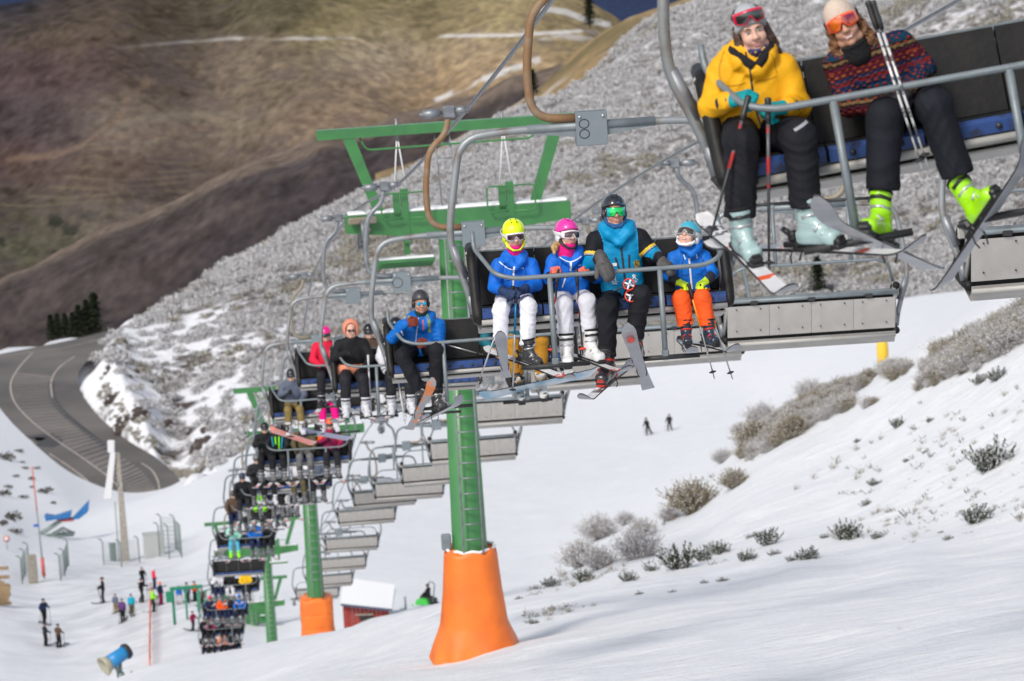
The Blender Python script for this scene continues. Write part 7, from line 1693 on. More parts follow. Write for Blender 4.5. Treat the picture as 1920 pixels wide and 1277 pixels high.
# ---- shrubs on the near slope
M_twig = leaf_mat('frosted_twigs', (.56,.55,.55), (.26,.225,.19), .52); M_twigB = leaf_mat('brown_twigs', (.33,.285,.19), (.15,.115,.06), .57)
M_jun = leaf_mat('juniper_green', (.11,.125,.08), (.035,.045,.028), .54)
def twig_mesh(seed, n=520, h=.8, green=False):
    r = np.random.RandomState(seed); v = []; f = []
    for i in range(n):
        a = r.uniform(0, 6.28); lean = r.uniform(0, 1.0) ** .7; L = r.uniform(.55, 1.0) * h
        b0 = np.array([r.normal(0, .07), r.normal(0, .07), 0]); d = unit(np.array([math.cos(a) * lean, math.sin(a) * lean, 1.0 - .45 * lean])); p = b0.copy()
        for k in range(4):
            q = p + d * L / 4; s = unit(np.cross(d, r.normal(0, 1, 3))) * (.007 - .001 * k); b = len(v); v += [p - s, p + s, q + s * .7, q - s * .7]; f.append((b, b+1, b+2, b+3))
            if k >= 1:
                for _ in range(3):
                    e = unit(d + r.normal(0, .6, 3)); w = p + d * L / 4 * r.rand(); s2 = unit(np.cross(e, r.normal(0, 1, 3))) * .014; l2 = .06 * r.uniform(.5, 1.3); b = len(v); v += [w - s2, w + s2, w + e * l2]; f.append((b, b+1, b+2))
            p = q; d = unit(d + r.normal(0, .16, 3))
    me = bpy.data.meshes.new('twigs'); me.from_pydata([tuple(x) for x in v], [], f); return me
def spray_mesh(seed, n=58):
    """juniper: upright sprays clothed with short needles"""
    r = np.random.RandomState(seed); v = []; f = []
    for i in range(n):
        a = r.uniform(0, 6.28); lean = r.uniform(.1, 2.2); L = r.uniform(.28, .62); d = unit(np.array([math.cos(a) * lean, math.sin(a) * lean, .8])); p = np.array([r.normal(0, .05), r.normal(0, .05), 0])
        K = 22
        for k in range(K):
            p = p + d * L / K; d = unit(d + np.array([0, 0, .03]) + r.normal(0, .04, 3))
            for _ in range(4 if k > 5 else 1):
                e = unit(d * .5 + r.normal(0, .6, 3)); s = unit(np.cross(e, r.normal(0, 1, 3))) * .014; l = .06 * r.uniform(.6, 1.2); b = len(v); v += [p - s, p + s, p + e * l]; f.append((b, b+1, b+2))
    me = bpy.data.meshes.new('needles'); me.from_pydata([tuple(x) for x in v], [], f); return me
TW = [twig_mesh(i) for i in range(3)]; SP = [spray_mesh(i) for i in range(4)]
def stems(seed):
    r = np.random.RandomState(seed); m = MB()
    for i in range(9):
        a = i * .7; m.tube([(0,0,-.1),(.12*math.cos(a),.12*math.sin(a),.14),(.3*math.cos(a),.3*math.sin(a),.3+.1*r.rand())], [.014,.009,.004], 5)
    return m.mesh('stems')
ST = stems(1)
def shrub(px, py, w, kind, label, i, hgt=1.0):
    q = GP(px, py); d = proj(q)[2]; s = w * d / FOC / (1.25 if kind != 'g' else 1.15); base = q - A3(0,0,.05)
    r = empty({'f': 'frosted_shrub', 'b': 'brown_shrub', 'g': 'juniper_shrub', 't': 'dry_grass_tuft'}[kind], label, 'shrub' if kind != 't' else 'grass tuft', Matrix.Translation(V(base)) @ Matrix.Rotation(i * 2.4, 4, 'Z') @ Matrix.Diagonal((s, s, s * hgt, 1)), {'f': 'frosted shrubs along the crest', 'b': 'frosted shrubs along the crest', 'g': 'green juniper shrubs in the snow', 't': None}[kind])
    if kind == 'g': link('needles', SP[i % 4], M_jun, r); link('stems', ST, M_bark, r)
    elif kind == 't': link('blades', GR, M_twigB, r)
    else: link('twigs', TW[i % 3], M_twig if kind == 'f' else M_twigB, r); link('stems', ST, M_bark, r)
    return r
g_ = MB()
for i in range(26):
    a = rnd.uniform(0, 6.28); l = rnd.uniform(.0, .5); x, y = rnd.gauss(0, .12), rnd.gauss(0, .05); g_.add([(x,y,0),(x+.012,y,0),(x+l*math.cos(a)*.5,y+l*math.sin(a)*.5,rnd.uniform(.3,.8))], [(0,1,2)])
GR = g_.mesh('blades')
FS = [(1122,1012,72,'f','round frosted shrub just left of the lower crest pair'),(1090,1062,80,'f','low wide frosted shrub at the lower end of the crest'),(1125,1066,66,'f','low frosted shrub beside the lower end of the crest'),(1198,1048,88,'f','large rounded frosted shrub right of the lower crest'),(1205,1008,60,'f','bushy top growing behind the large rounded frosted shrub'),
 (1172,985,40,'f','small frosted shrub behind the lower group'),(1300,960,96,'b','large brown frosted shrub halfway up the crest'),(1255,975,44,'f','thin frosted twigs left of the large brown shrub'),(1376,912,56,'b','round brown shrub alone on the snow right of the crest'),(1356,868,42,'f','small frosted shrub above the round brown one'),
 (1388,815,36,'f','narrow frosted shrub at the middle of the crest'),(1415,835,74,'b','tall dark brown shrub on the crest'),(1430,798,66,'f','frosted shrub behind the tall dark brown one'),(1489,820,70,'b','compact brown shrub set in front of the crest line'),(1520,750,60,'f','frosted shrub where the crest thicket begins')]
for i, (x, y, w, k, l) in enumerate(FS): shrub(x, y, w * 1.22, k, l, i, 1.0)
GS = [(1270,1068,100,'wide low juniper left of the juniper row'),(1222,1070,40,'thin juniper sprig at the left of the row'),(1318,1050,60,'juniper with a pointed top in the row'),(1345,1040,66,'upright juniper in the row below the crest'),(1402,1052,54,'rounded juniper sprig in the middle of the row'),
 (1409,1010,34,'small juniper above the middle of the row'),(1439,1020,76,'spreading juniper in the upper row'),(1452,1042,34,'small juniper below the spreading one'),(1512,1050,64,'low juniper right of the row'),(1487,1052,34,'flat juniper sprig beside the low right one'),
 (1590,1012,86,'wide snow laden juniper right of the rows'),(1548,1010,30,'single juniper sprig left of the snow laden one'),(1645,1010,36,'small juniper right of the snow laden one'),(1854,880,112,'largest juniper bush standing on the right hand bank'),(1832,980,86,'juniper with a tall spike near the right edge'),
 (1778,1012,28,'tiny juniper left of the tall spiked one'),(1029,1098,44,'juniper sprig below the lower crest, left'),(1005,1105,26,'tiny juniper left of the lower crest sprig'),(1096,1090,60,'juniper at the foot of the frosted shrubs'),(1178,1090,50,'juniper sprigs below the large rounded frosted shrub'),
 (1200,1115,24,'tiny juniper out on the open snow'),(1260,1110,20,'tiniest juniper dot on the open snow'),(1001,1170,28,'two leafed juniper sprig near the orange pad'),(973,1124,22,'small juniper dot right of the orange pad top'),(1624,948,34,'dark juniper clump in the hollow of the bank'),
 (1640,908,34,'juniper twig above the hollow of the bank'),(1610,830,26,'small twig high on the bank'),(1684,800,46,'dry low shrub high on the bank'),(1745,790,26,'little sprig right of the dry low shrub'),(1738,850,28,'dark sprig in the middle of the bank'),(1870,712,60,'green juniper below the crest thicket'),(1840,720,50,'green juniper sprig left of the one below the thicket'),
 (1320,1095,26,'low juniper sprig in front of the row'),(1355,1090,30,'flat juniper sprig in front of the row'),(1700,865,22,'tiny dark sprig on the bank'),(1765,1000,20,'tiny dark dot near the spiked juniper')]
for i, (x, y, w, l) in enumerate(GS): shrub(x, y, w, 'g', l, i + 3, 1.05 if w < 100 else 1.25)
for i, (x, y, w, l) in enumerate([(1122,1198,30,'single tuft of dry grass poking out of the snow'),(1686,1182,40,'line of dry grass blades in the foreground snow'),(1650,1186,30,'left end of the line of dry grass blades'),(1135,1205,18,'short stubble beside the single dry tuft')]): shrub(x, y, w, 't', l, i, 1)
# thicket on the crest at the right: nobody can count it
TS = src_bush(10, M_twig); TS.data = twig_mesh(9, 330, .8); TS.data.materials.append(M_twig); TB = bpy.data.objects.new('brown_source', twig_mesh(10, 330, .8)); TB.data.materials.append(M_twigB)
pts_ = [[], []]; szs_ = [[], []]
cr = smooth_poly([(1400,846),(1450,825),(1500,790),(1560,765),(1620,748),(1700,722),(1760,700),(1820,680),(1880,648),(1960,608)], 16)
for (x, y) in cr:
    for _ in range(7):
        yy = y + rs.uniform(-38, 16); q = GP(x + rs.uniform(-12, 12), max(yy, y - 30)); 
        if proj(q)[2] < 240 and fbm(q[0] * .5, q[1] * .3, 3, 5) > -.24: k_ = int(rs.rand() > .6); pts_[k_].append(q - A3(0,0,.06)); szs_[k_].append(rs.uniform(.22,.5) * q[1] / 72 * np.interp(x, [1500,1640,1760,1900], [.75,.8,1.05,1.3]))
gn_scatter('crest_thicket', pts_[0], szs_[0], TS, M_twig, 'frosted thicket along the crest of the near slope'); gn_scatter('brown_thicket', pts_[1], szs_[1], TB, M_twigB, 'brown grassy thicket mixed into the frosted one')
# snow-buried twigs and clods over the bank: too many and too small to pick apart
tp, ts = [], []
for _ in range(900):
    x = rs.uniform(980, 1925); f_ = rs.rand() ** 1.0; y = float(np.interp(x, ROWX, ROWY)) * (1 - f_) + float(np.interp(x, CRX, CRY)) * f_ + rs.uniform(-4, 26); q = GP(x, y)
    if q[1] < 200 and fbm(q[0] * .22 + 7, q[1] * .16, 3, 15) > .04 + .10 * rs.rand(): tp.append(q - A3(0,0,.03)); ts.append(rs.uniform(.10, .34) * (1.5 if rs.rand() > .9 else 1))
h_ = len(tp) // 2; SS_ = bpy.data.objects.new('sprig_source', spray_mesh(21, 9)); SS_.data.materials.append(M_jun)
TT = bpy.data.objects.new('twig_source', twig_mesh(12, 26, .8)); TT.data.materials.append(M_twigB)
gn_scatter('snow_buried_twigs', tp[:h_], ts[:h_], TT, M_twigB, 'twigs poking out of the snow all over the bank')
gn_scatter('dark_snow_sprigs', tp[h_:], ts[h_:], SS_, M_jun, 'small evergreen sprigs poking out of the snow on the bank')
# left bank by the road
M_dsh = leaf_mat('dark_bank_shrub', (.09,.08,.05), (.035,.03,.025), .66); db = blob_bush(160, seed=7)
BL = ['big dark shrub at the top of the left snow bank','small shrub right of the big top one on the left bank','small shrub below the big top one on the left bank','small round shrub in the middle of the left bank','shrub left of centre on the left bank','largest shrub nearest the road on the left bank','broadest dark shrub low on the left bank','shrub hanging just below the broadest one on the left bank','dark shrub cut by the left edge of the picture','lower dark shrub cut by the left edge of the picture',
 'tiny shrub high in the middle of the left bank','tiny shrub closest to the cable by the road','small shrub under the largest roadside one','faint shrub between the left edge and bank middle','tiniest dot of a shrub high on the left bank','tiny shrub beside the small round one, left bank']
for i, (x, y, w) in enumerate([(12,862,30),(35,848,14),(30,895,12),(60,900,14),(45,935,16),(86,925,26),(24,975,34),(28,1000,22),(5,930,26),(5,985,22),(48,880,12),(70,880,12),(100,945,12),(15,915,14),(42,868,9),(60,915,10)]):
    q = GP(x, y, 250); d = proj(q)[2]; o = link('bank_shrub', db, M_dsh); o.matrix_basis = Matrix.Translation(V(q)) @ Matrix.Rotation(i, 4, 'Z') @ Matrix.Scale(w * d / FOC, 4); tag(o, BL[i], 'shrub', 'dark shrubs on the left snow bank')

# ================================================================== BASE AREA
def stand_pose(v, vox=.026):
    q = [dict(el=(-.27,-.05,.22), er=(.27,-.05,.22), wl=(-.25,-.26,.12), wr=(.25,-.26,.12), kl=(-.11,-.06,-.44), kr=(.11,-.06,-.44), al=(-.12,.0,-.80), ar=(.12,.0,-.80)),
         dict(el=(-.30,.0,.20), er=(.28,-.10,.20), wl=(-.32,-.20,.05), wr=(.22,-.32,.22), kl=(-.12,-.14,-.43), kr=(.12,.06,-.44), al=(-.13,-.14,-.82), ar=(.13,.22,-.78)),
         dict(el=(-.24,.02,.20), er=(.24,.0,.20), wl=(-.20,-.10,-.02), wr=(.22,-.06,-.02), kl=(-.09,-.03,-.44), kr=(.10,-.02,-.44), al=(-.10,.0,-.82), ar=(.11,.02,-.82))][v]
    J = dict(neck=A3(0,-.02,.50), sl=A3(-.185,0,.44), sr=A3(.185,0,.44), hl=A3(-.09,0,0), hr=A3(.09,0,0), **{k: A3(*z) for k, z in q.items()})
    f = Fig(Matrix(), J, 'x'); out = {}; f.jacket([M_kidB], None, 1.08, vox, .004); f.trousers(M_blackP, vox, .004, 1.05); out['jacket'] = f.jk.data; out['trousers'] = f.tr.data; hc = A3(0,-.03,.66)
    g, _r = head_sdf(hc, 1.0, rot_to()); lo, hi = bounds([hc], .17); out['body'] = surf('body', g, lo, hi, .018)
    e = ell(hc + A3(0,.018,.045), (.11,.13,.115)); out['helmet'] = surf('helmet', lambda p: smax(e(p), hc[2] - .0 - p[:, 2], .01), lo, hi, .018)
    fm_ = uni([cap(J['al'] + A3(0,.04,-.02), J['al'] + A3(0,-.12,-.06), .06, .05), cap(J['al'] + A3(0,0,.12), J['al'] + A3(0,.02,-.02), .06, .06)], .02); lo, hi = bounds([J['al']], .25); out['bootl'] = surf('boot', fm_, lo, hi, .02)
    fm2 = uni([cap(J['ar'] + A3(0,.04,-.02), J['ar'] + A3(0,-.12,-.06), .06, .05), cap(J['ar'] + A3(0,0,.12), J['ar'] + A3(0,.02,-.02), .06, .06)], .02); lo, hi = bounds([J['ar']], .25); out['bootr'] = surf('boot', fm2, lo, hi, .02)
    gm = [ell(J['w'+c] + A3(0,-.04,-.01), (.055,.06,.055)) for c in 'lr']
    for c, g3 in zip('lr', gm): lo, hi = bounds([J['w'+c]], .12); out['glove'+c] = surf('glove', g3, lo, hi, .02)
    for o in (f.jk, f.tr, f.root): bpy.data.objects.remove(o)
    out['J'] = J; return out
SPO = [stand_pose(i) for i in range(3)]
def stander(px, py, h, v, jk, tr, hc, label, yaw, skis=True, poles=True, lean=0, group='skiers standing in the base area'):
    q = GP(px, py, 200); d = proj(q)[2]; s = h * d / FOC / 1.72; p = SPO[v]
    M = Matrix.Translation(V(q + A3(0,0,.90 * s))) @ Matrix.Rotation(yaw, 4, 'Z') @ Matrix.Rotation(lean, 4, 'X') @ Matrix.Scale(s, 4); r = empty('person', label, 'person', M, group)
    link('body', p['body'], [M_skin, M_lips], r)
    for n, k, m in (('jacket','jacket',pm(jk)),('trousers','trousers',pm(tr)),('helmet','helmet',hm(hc)),('boot','bootl',pm('dark')),('boot','bootr',pm('dark')),('glove','glovel',pm('black')),('glove','glover',pm('black'))): link(n, p[k], m, r)
    short = ' '.join(label.split()[:8]).rstrip(',')
    if skis:
        for c, n in (('l','left'),('r','right')):
            so = np.array(M @ V(p['J']['a'+c] + A3(0,-.08,-.08))); so[2] = float(ground(so[0], so[1])) + .03; o = empty('ski', '%s ski of the %s' % (n, short), 'ski', fm(so, np.array(M.to_3x3() @ V((0,-1,0))), A3(0,0,1), 1.0)); link('deck', ski_mesh(1.6, .11, (1.6, .11)), [M_bdk, M_edge, M_base], o)
    if poles:
        for c, n in (('l','left'),('r','right')):
            a_ = np.array(M @ V(p['J']['w'+c] + A3(0,-.05,.05))); b_ = np.array(M @ V(p['J']['w'+c] + A3(.1 if c == 'r' else -.1,.12,-.9))); b_[2] = float(ground(b_[0], b_[1]))
            mb = MB(); L_ = b_ - a_; mb.tube([a_, b_], .014, 5); mb.tube([b_ - L_*.07, b_ - L_*.06], .05, 6); o = mb.build('ski_pole', M_bind); tag(o, '%s pole of the %s' % (n, short), 'ski pole')
    return r
PEO = [(84,1170,50,1,'navy','black','navy','skier in dark blue top, uppermost of the left trio',.6),(86,1212,46,0,'dark','black','black','skier in dark clothes at the lower left of the trio',2.2),(111,1214,46,0,'brown','black','black','skier with reddish back at the lower right of the trio',2.6),
 (195,1132,52,0,'black','black','black','tall skier all in black standing alone',-1.5),(218,1150,38,2,'slate','khaki','grey','skier in slate jacket left of the purple one',2.8),(231,1166,46,2,'purple','black','grey','skier in purple jacket and black trousers',3.0),(248,1154,42,2,'cyan','olive','purple','child in turquoise jacket right of the purple one',3.3),
 (268,1098,36,0,'black','navy','brown','skier in black behind, top of the middle queue',.5),(267,1130,48,1,'black','black','black','skier in black with poles next to the red queue',1.2),(290,1105,42,2,'red','navy','white','person in red jacket at the back of the queue',2.0),(288,1148,48,0,'neon','dark','grey','person in neon yellow top at the orange line',1.5),
 (302,1135,46,2,'navy','maroon','orange','person with orange helmet behind the neon top',1.0),(337,1133,36,2,'blue','white','grey','person in blue under the green gate, leftmost',.2),(352,1132,42,2,'slate','dark','black','person in slate behind the green gate post',.3),(366,1128,40,2,'orange','black','black','person in orange between the gate and the chairs',.8),
 (363,1184,40,1,'maroon','dark','brown','small skier in dusty red heading for the lift',.9),(380,1140,40,2,'olive','dgreen','brown','person in olive beside the lowest chairs',.6)]
for a_ in PEO: stander(*a_)
stander(1215,817,36,1,'black','black','black','walker in black leaning forward on the piste, left of two',-.8, skis=False, lean=R(12), group=None)
stander(1256,808,33,1,'dark','black','black','walker in black on the piste, right of two',-.3, skis=False, group=None)
# fenced enclosures
M_fence = mat('fence_steel', (.20,.25,.24), .5, .3); M_cab = mat('grey_cabinet', (.38,.40,.39), .6); M_stone = mat('stone_pillar', (.33,.30,.25), .9, noise=((.22,.2,.17), 8, .4, .7), bump=.5, bscale=12)
def fence(pxs, label, gap_h=1.9, mesh_=True):
    q = [GP(x, y, 250) for x, y in pxs]; r = empty('mesh_fence', label, 'fence', Matrix.Translation(V(q[0])))
    for p in q:
        b = p - q[0]; m = MB(); m.tube([b - A3(0,0,.3), b + A3(0,0,gap_h), b + A3(-.12,-.1,gap_h + .22), b + A3(-.3,-.25,gap_h + .3)], .05, 6); m.build('fence_post', M_fence, r)
    for a_, b_ in zip(q[:-1], q[1:]):
        m = MB(); a0, b0 = a_ - q[0], b_ - q[0]
        for z in np.linspace(.15, gap_h - .05, 8): m.tube([a0 + A3(0,0,z), b0 + A3(0,0,z)], .013, 4)
        n = max(2, int(np.linalg.norm(b0 - a0) / .35))
        for k in range(n + 1): t = k / n; c = a0 * (1 - t) + b0 * t; m.tube([c + A3(0,0,.1), c + A3(0,0,gap_h)], .006, 4)
        m.build('wire_panel', M_fence, r)['kind'] = 'stuff'
fence([(42,1095),(48,1080),(55,1068)], 'left wing of the fence round the stone pillar'); fence([(114,1090),(122,1080),(129,1060)], 'right wing of the fence round the stone pillar')
fence([(195,1060),(228,1062),(262,1055)], 'front fence round the tall concrete pole'); fence([(300,1045),(318,1048),(341,1046),(330,1030),(305,1028)], 'tall caged fence corner right of the grey cabinet', 2.6)
def boxthing(name, px, py, sz, m, label, cat, rz=.3, extra=None):
    q = GP(px, py, 230); r = empty(name, label, cat, mw_of(q, rz)); mb = MB(); mb.box((0,0,sz[2]/2-.05), sz, bev=.04); mb.build('body', m, r)
    mb = MB(); mb.box((0,0,sz[2]-.03), (sz[0]*1.06, sz[1]*1.06, .09), bev=.02); mb.build('lid', m, r); mb = MB(); mb.box((0,-sz[1]/2-.012,sz[2]*.45), (sz[0]*.8,.03,sz[2]*.75), bev=.01); mb.build('door', m, r); return r
boxthing('stone_pillar', 63,1094, (.62,.6,2.15), M_stone, 'square stone pillar inside the left fence', 'pillar'); boxthing('electric_cabinet', 290,1045, (1.65,.8,2.0), M_cab, 'large grey electric cabinet beside the concrete pole', 'cabinet', .1); boxthing('control_box', 213,1053, (.5,.4,1.5), M_fence, 'small grey control box left of the concrete pole', 'box')
q = GP(236,1054,250); r = empty('concrete_pole', 'tall tapering concrete pole carrying a long white panel', 'pole', Matrix.Translation(V(q))); mb = MB(); mb.prism([(-.32,-.5),(.32,-.5),(.13,8.9),(-.13,8.9)], 'y', -.22, .22); mb.build('post', M_conc, r)
D_ = proj(q)[2]; pxm = FOC / D_
mb = MB(); mb.prism([(-1.35,5.3),(-.75,5.35),(-.15,9.0),(-.55,9.05)], 'y', -.42, -.28); mb.build('white_panel', M_white, r); mb = MB(); mb.box((-.45,-.35,9.5), (.55,.2,1.0), Matrix.Rotation(.06,4,'Y'), bev=.05); mb.build('panel_top', M_white, r)
mb = MB(); mb.tube([(-.5,-.3,0),(-.48,-.3,5)], .05, 6); mb.tube([(-.15,-.3,6.5),(-.1,-.2,6.2)], .05, 6); mb.build('conduit', M_fence, r)
q = GP(83,1085,250); D_ = proj(q)[2]; r = empty('marker_pole', 'tall thin red and grey marker pole with a small blue sign', 'pole', Matrix.Translation(V(q)) @ Matrix.Rotation(-.03, 4, 'Y')); H_ = 215 * D_ / FOC
mb = MB(); mb.tube([(0,0,0),(0,0,H_*.6)], .06, 8); mb.build('lower_tube', M_fence, r); mb = MB(); mb.tube([(0,0,H_*.6),(0,0,H_)], .05, 8); mb.build('red_top', mat('faded_red', (.55,.10,.09), .6), r); mb = MB(); mb.tube([(0,0,.2),(0,0,1.6)], .14, 8); mb.build('red_foot', mat('faded_red', (.5,.1,.1), .6), r); mb = MB(); mb.box((-.15,-.08,H_*.48), (.42,.03,.22), bev=.01); mb.build('blue_sign', mat('sign_blue', (.03,.10,.40), .5), r)
q = GP(14,1030,250); r = empty('round_sign', 'small round reddish sign on a post at the left edge', 'sign', Matrix.Translation(V(q))); mb = MB(); mb.tube([(0,0,-.1),(0,0,1.0)], .03, 6); mb.build('post', M_fence, r); mb = MB(); mb.lathe([(.001,-.02),(.26,-.02),(.26,.02),(.001,.02)], c=(0,-.05,.85), n=18, M=Matrix.Rotation(pi/2,4,'X')); mb.build('disc', mat('sign_red', (.55,.16,.12), .5), r); mb = MB(); mb.lathe([(.001,-.01),(.16,-.01),(.16,.01),(.001,.01)], c=(0,-.085,.85), n=18, M=Matrix.Rotation(pi/2,4,'X')); mb.build('disc_centre', M_white, r)
# covered conveyor
q = GP(112,1008,250); D_ = proj(q)[2]; u = D_ / FOC; r = empty('covered_conveyor', 'blue covered piste machine on a slanting grey truss', 'machine', Matrix.Translation(V(q))); M_bt = mat('blue_tarpaulin', (.02,.16,.42), .5, noise=((.01,.10,.28), 3, .4, .7))
for pts2, y0, y1, nm in (([(-22,36),(-24,46),(-6,42),(26,50),(24,40)], -.7, .5, 'blue_cover'), ([(26,36),(60,68),(57,48),(40,36)], -.6, .5, 'blue_flap')):
    mb = MB(); mb.prism([(a*u, b*u) for a, b in pts2], 'y', y0, y1); mb.build(nm, M_bt, r)
mb = MB(); mb.box((14*u,0,34*u), (32*u,.9,5*u), bev=.05); mb.build('red_bin', mat('faded_red', (.5,.1,.1), .6), r)
mb = MB(); 
for y in (-.5,.5): mb.tube([(-52*u,y,0),(6*u,y,33*u)], .13, 6); mb.tube([(-45*u,y,2*u),(28*u,y,6*u)], .12, 6); mb.tube([(-20*u,y,3*u),(6*u,y,16*u),(24*u,y,6*u)], .1, 6)
for k in range(6): t = k / 5; mb.tube([(-50*u+56*u*t,-.5,33*u*t),(-50*u+56*u*t,.5,33*u*t)], .08, 5)
mb.build('truss', M_fence, r)['kind'] = 'stuff'
# pallets at the left edge
M_wood = mat('pallet_wood', (.30,.21,.12), .85, noise=((.20,.13,.07), 6, .4, .7)); q = GP(8,1140,230); D_ = proj(q)[2]; u = D_ / FOC; r = empty('wooden_railing', 'stack of wooden pallet boards forming a railing at the left edge', 'railing', Matrix.Translation(V(q)))
for k in range(6):
    mb = MB(); mb.box((-16*u + k*5.2*u,-.1,(50-k*3)*u/2+10*u), (.22,.08,(62-6*k)*u), Matrix.Rotation(.06*k-.1,4,'Y'), bev=.01); mb.build('board', M_wood, r)
for k in range(5): mb = MB(); mb.box((-4*u,.05,(8+k*17)*u), (36*u,.08,.24), bev=.01); mb.build('crosspiece', M_wood, r)
# orange net line, gate
q0, q1 = GP(284,1120,220), GP(282,1266,200); r = empty('orange_net', 'thin orange safety net strung down towards the camera', 'net', Matrix.Translation(V(q0))); M_net = mat('orange_net', (.80,.19,.10), .8)
n = 12; prev = None
for k in range(n + 1):
    t = k / n; p = q0 * (1 - t) + q1 * t; p[2] = float(ground(p[0], p[1])); p = p - q0
    if k % 2 == 0: mb = MB(); mb.tube([p, p + A3(0,0,1.0)], .035, 5); mb.build('net_post', M_net, r)
    if prev is not None:
        mb = MB(); 
        for z in np.linspace(.25, .95, 5): mb.tube([prev + A3(0,0,z), p + A3(0,0,z)], .022, 4)
        for j in range(8): c = prev + (p - prev) * j / 8; mb.tube([c + A3(0,0,.25), c + A3(.0,0,.95)], .018, 4)
        mb.build('netting', M_net, r)['kind'] = 'stuff'
    prev = p
q = GP(328,1172,200); D_ = proj(q)[2]; u = D_ / FOC; r = empty('green_gate', 'green entry gate with sign box before the lowest chairs', 'gate', mw_of(q, .12)); M_gg = mat('dark_green', (.01,.20,.10), .5)
mb = MB(); mb.box((26*u,0,70*u), (62*u,.2,6*u), bev=.03); mb.build('top_beam', M_gg, r); mb = MB(); mb.box((-6*u,-.15,56*u), (15*u,.2,21*u), bev=.04); mb.build('sign_box', M_gg, r)
for x in (0, 24, 48): mb = MB(); mb.tube([(x*u,0,-.2),(x*u,0,68*u)], .10 if x == 0 else .07, 6); mb.build('post', M_gg, r)
# station fence railings
for i, (x, y) in enumerate(((372,1150),(388,1165))):
    q = GP(x, y, 200); u = proj(q)[2] / FOC; r = empty('green_barrier', ['green tubular barrier behind the lowest chairs, further one','green tubular barrier behind the lowest chairs, nearer one'][i], 'barrier', Matrix.Translation(V(q)))
    for k in range(4): mb = MB(); mb.tube([(k*.5,k*.7,0),(k*.5,k*.7,1.3)], .04, 5); mb.build('post', M_gg, r)
    for z in (.5, 1.25): mb = MB(); mb.tube([(0,0,z),(1.5,2.1,z)], .04, 5); mb.build('rail', M_gg, r)
# snow gun
q = GP(228,1290,180); D_ = proj(q)[2]; u = D_ / FOC; r = empty('snow_gun', 'blue fan snow gun with flared yellow mouth on a stand', 'snow gun', Matrix.Translation(V(q))); M_gun = mat('gun_blue', (.02,.22,.50), .4); M_mouth = mat('gun_mouth', (.36,.34,.26), .5)
ax = unit((-.78,-.50,-.38)); c0 = A3(-6*u,0,58*u); F_ = frame(ax, (0,0,1)); RM = Matrix(F_.tolist()).to_4x4() @ Matrix.Rotation(pi/2, 4, 'Y')
mb = MB(); mb.lathe([(9*u,-26*u),(13*u,-22*u),(13.5*u,0),(14*u,18*u),(12*u,18*u),(11*u,-20*u)], c=c0, n=20, M=RM); mb.build('barrel', M_gun, r)
mb = MB(); mb.lathe([(14*u,16*u),(15*u,20*u),(20*u,30*u),(18*u,30*u),(12*u,16*u)], c=c0, n=20, M=RM); mb.build('mouth_ring', M_mouth, r)
mb = MB(); mb.lathe([(.01,8*u),(11*u,9*u),(11*u,10*u),(.01,11*u)], c=c0, n=14, M=RM); mb.build('fan', Bm, r)
mb = MB(); mb.lathe([(13.5*u,-30*u),(16*u,-24*u),(15*u,-20*u),(13*u,-22*u)], c=c0, n=18, M=RM); mb.build('rear_ring', M_ink, r)
for s in (-1, 1): mb = MB(); mb.tube([tuple(c0 + A3(s*6*u,s*8*u,-6*u)), (0,0,26*u)], .09, 6); mb.build('fork_arm', M_fence, r)
mb = MB(); mb.tube([(0,0,0),(0,0,30*u)], .16, 8); mb.box((2*u,0,20*u), (15*u,9*u,12*u), bev=.05); mb.build('pump', M_fence, r)
for a in (0, 2.1, 4.2): mb = MB(); mb.tube([(0,0,10*u),(20*u*math.cos(a),20*u*math.sin(a),0)], .08, 6); mb.build('leg', M_fence, r)
mb = MB(); mb.tube([(8*u,0,16*u),(16*u,0,20*u),(22*u,0,30*u)], .07, 6); mb.build('hose', M_ink, r)
# red hut
q = GP(648,1150,200, 300); q = on_ground(655, 236); D_ = proj(q)[2]; u = D_ / FOC; r = empty('red_hut', 'red wooden hut with snowy roof and small dark window', 'hut', mw_of(q, -.05)); M_red = mat('red_boards', (.32,.045,.035), .8, noise=((.25,.035,.03), 3, .4, .7))
zb = P(640, 1130, D_)[2] - q[2]
nb_ = 11
for k in range(nb_):
    x0 = -8*u + k*84*u/nb_; zt = zb - .0 - .17 * (k * 84*u/nb_) ; mb = MB(); mb.box((x0+42*u/nb_,0,(zt-2)/2), (84*u/nb_-.015,.12,zt+2), bev=.01); mb.build('board', M_red, r)
for k in range(6): mb = MB(); mb.box((-8*u,.2+k*.36,(zb-2)/2), (.12,.345,zb+2), bev=.01); mb.build('board', M_red, r)
mb = MB(); mb.add([(-12*u,-.45,zb+.10),(84*u,-.45,zb-2.45*.17*3.0*u*12+.1),(84*u,2.4,zb+.20),(-12*u,2.4,zb+.75),(-12*u,-.45,zb-.02),(84*u,-.45,zb-2.45*.17*3.0*u*12-.02),(84*u,2.4,zb+.05),(-12*u,2.4,zb+.6)], [(0,1,2,3),(7,6,5,4),(0,4,5,1),(1,5,6,2),(2,6,7,3),(3,7,4,0)]); rf = mb.build('roof', mat('blue_grey_roof', (.07,.09,.15), .6), r)
mb = MB(); mb.add([(-12.2*u,-.42,zb+.14),(84*u,-.42,zb-2.45*.17*3.0*u*12+.14),(84*u,2.45,zb+.36),(-12.2*u,2.45,zb+.92),(-12.2*u,-.42,zb+.11),(84*u,-.42,zb-2.45*.17*3.0*u*12+.11),(84*u,2.45,zb+.21),(-12.2*u,2.45,zb+.77)], [(0,1,2,3),(7,6,5,4),(0,4,5,1),(1,5,6,2),(2,6,7,3),(3,7,4,0)]); mb.build('snow', M_snowp, rf)
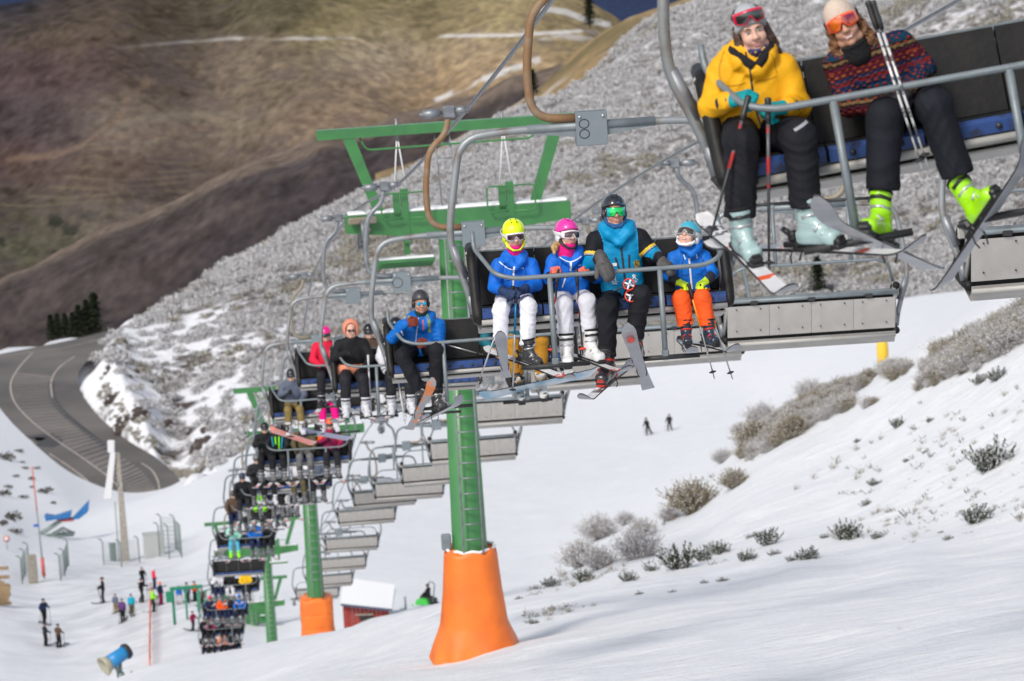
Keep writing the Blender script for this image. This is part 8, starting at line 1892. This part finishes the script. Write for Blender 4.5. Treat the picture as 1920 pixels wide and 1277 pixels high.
mb = MB(); mb.box((34*u,-.08,zb-30*u), (26*u,.06,8*u)); w_ = mb.build('window', Bm, r); mb = MB(); mb.box((30*u,-.14,zb-22*u), (34*u,.1,2.5*u)); mb.build('frame', M_stone, w_)
mb = MB(); mb.tube([(108*u,0,zb-16*u),(108*u,0,zb+8*u)], .07, 6); mb.tube([(98*u,0,zb-16*u),(108*u,0,zb-16*u)], .06, 6); o = mb.build('vent_pipe', M_fence); o.matrix_basis = r.matrix_basis.copy(); tag(o, 'bent grey vent pipe standing right of the red hut', 'pipe')
# snowmobile and rider
q = GP(800,1136,200); D_ = proj(q)[2]; u = D_ / FOC; r = empty('snowmobile', 'green and black snowmobile parked beside the red hut', 'snowmobile', mw_of(q, -.5)); M_sg = mat('snowmobile_green', (.05,.45,.06), .35)
mb = MB(); mb.prism([(-17*u,4*u),(-14*u,14*u),(-2*u,18*u),(8*u,15*u),(12*u,5*u)], 'y', -.42, .42); mb.build('cowl', M_sg, r); mb = MB(); mb.prism([(-4*u,16*u),(2*u,20*u),(20*u,15*u),(20*u,9*u),(0,10*u)], 'y', -.22, .22); mb.build('seat', Bm, r); mb = MB(); mb.prism([(-4*u,0),(-6*u,7*u),(20*u,8*u),(24*u,4*u),(20*u,0)], 'y', -.25, .25); mb.build('track', M_ink, r)
mb = MB(); mb.prism([(-10*u,16*u),(-2*u,27*u),(0,26*u),(-6*u,16*u)], 'y', -.25, .25); mb.build('windshield', Bk, r)
for s in (-1, 1): mb = MB(); mb.tube([(-24*u,s*.42,4*u),(-20*u,s*.42,0),(0,s*.42,0)], .05, 6); mb.build('front_ski', M_sg, r)
mb = MB(); mb.tube([(0,-.35,22*u),(-2*u,0,23*u),(0,.35,22*u)], .03, 6); mb.build('handlebar', Bm, r); mb = MB(); mb.tube(arc_path([(18*u,-.2,10*u),(24*u,-.2,46*u),(14*u,-.2,50*u),(10*u,-.2,44*u)], .3), .04, 6); mb.build('rear_rack', M_fence, r)
p = POSE[2]; r2 = empty('person', 'person in dark clothes sitting on the green snowmobile', 'person', r.matrix_basis @ Matrix.Translation((5*u,0,19*u)) @ Matrix.Rotation(R(-90),4,'Z') @ Matrix.Scale(.9,4))
for n, k, m in (('body','body',[M_skin,M_lips]),('jacket','jacket',pm('dark')),('trousers','trousers',pm('black')),('helmet','helmet',hm('dark')),('glove','glovel',pm('black')),('glove','glover',pm('black'))): link(n, p[k], m, r2)
# yellow padded post on the piste
q = GP(1655,662,300); D_ = proj(q)[2]; u = D_ / FOC; q = P(1655,662,300); q[2] = max(q[2], float(ground(q[0], q[1]))); r = empty('padded_post', 'yellow padded post with snowy top on the upper piste', 'post', Matrix.Translation(V(q))); u = 300 / FOC
mb = MB(); mb.lathe([(10*u,-1.5),(11*u,6*u),(10*u,20*u),(7*u,27*u),(2*u,29*u)], n=14); mb.build('padding', M_yel, r); mb = MB(); mb.lathe([(3*u,26*u),(4*u,30*u),(1*u,33*u)], n=8); mb.build('cap', Bm, r); mb = MB(); mb.lathe([(2*u,32*u),(11*u,36*u),(12*u,42*u),(4*u,48*u)], n=12); mb.build('snow', M_snowp, r)
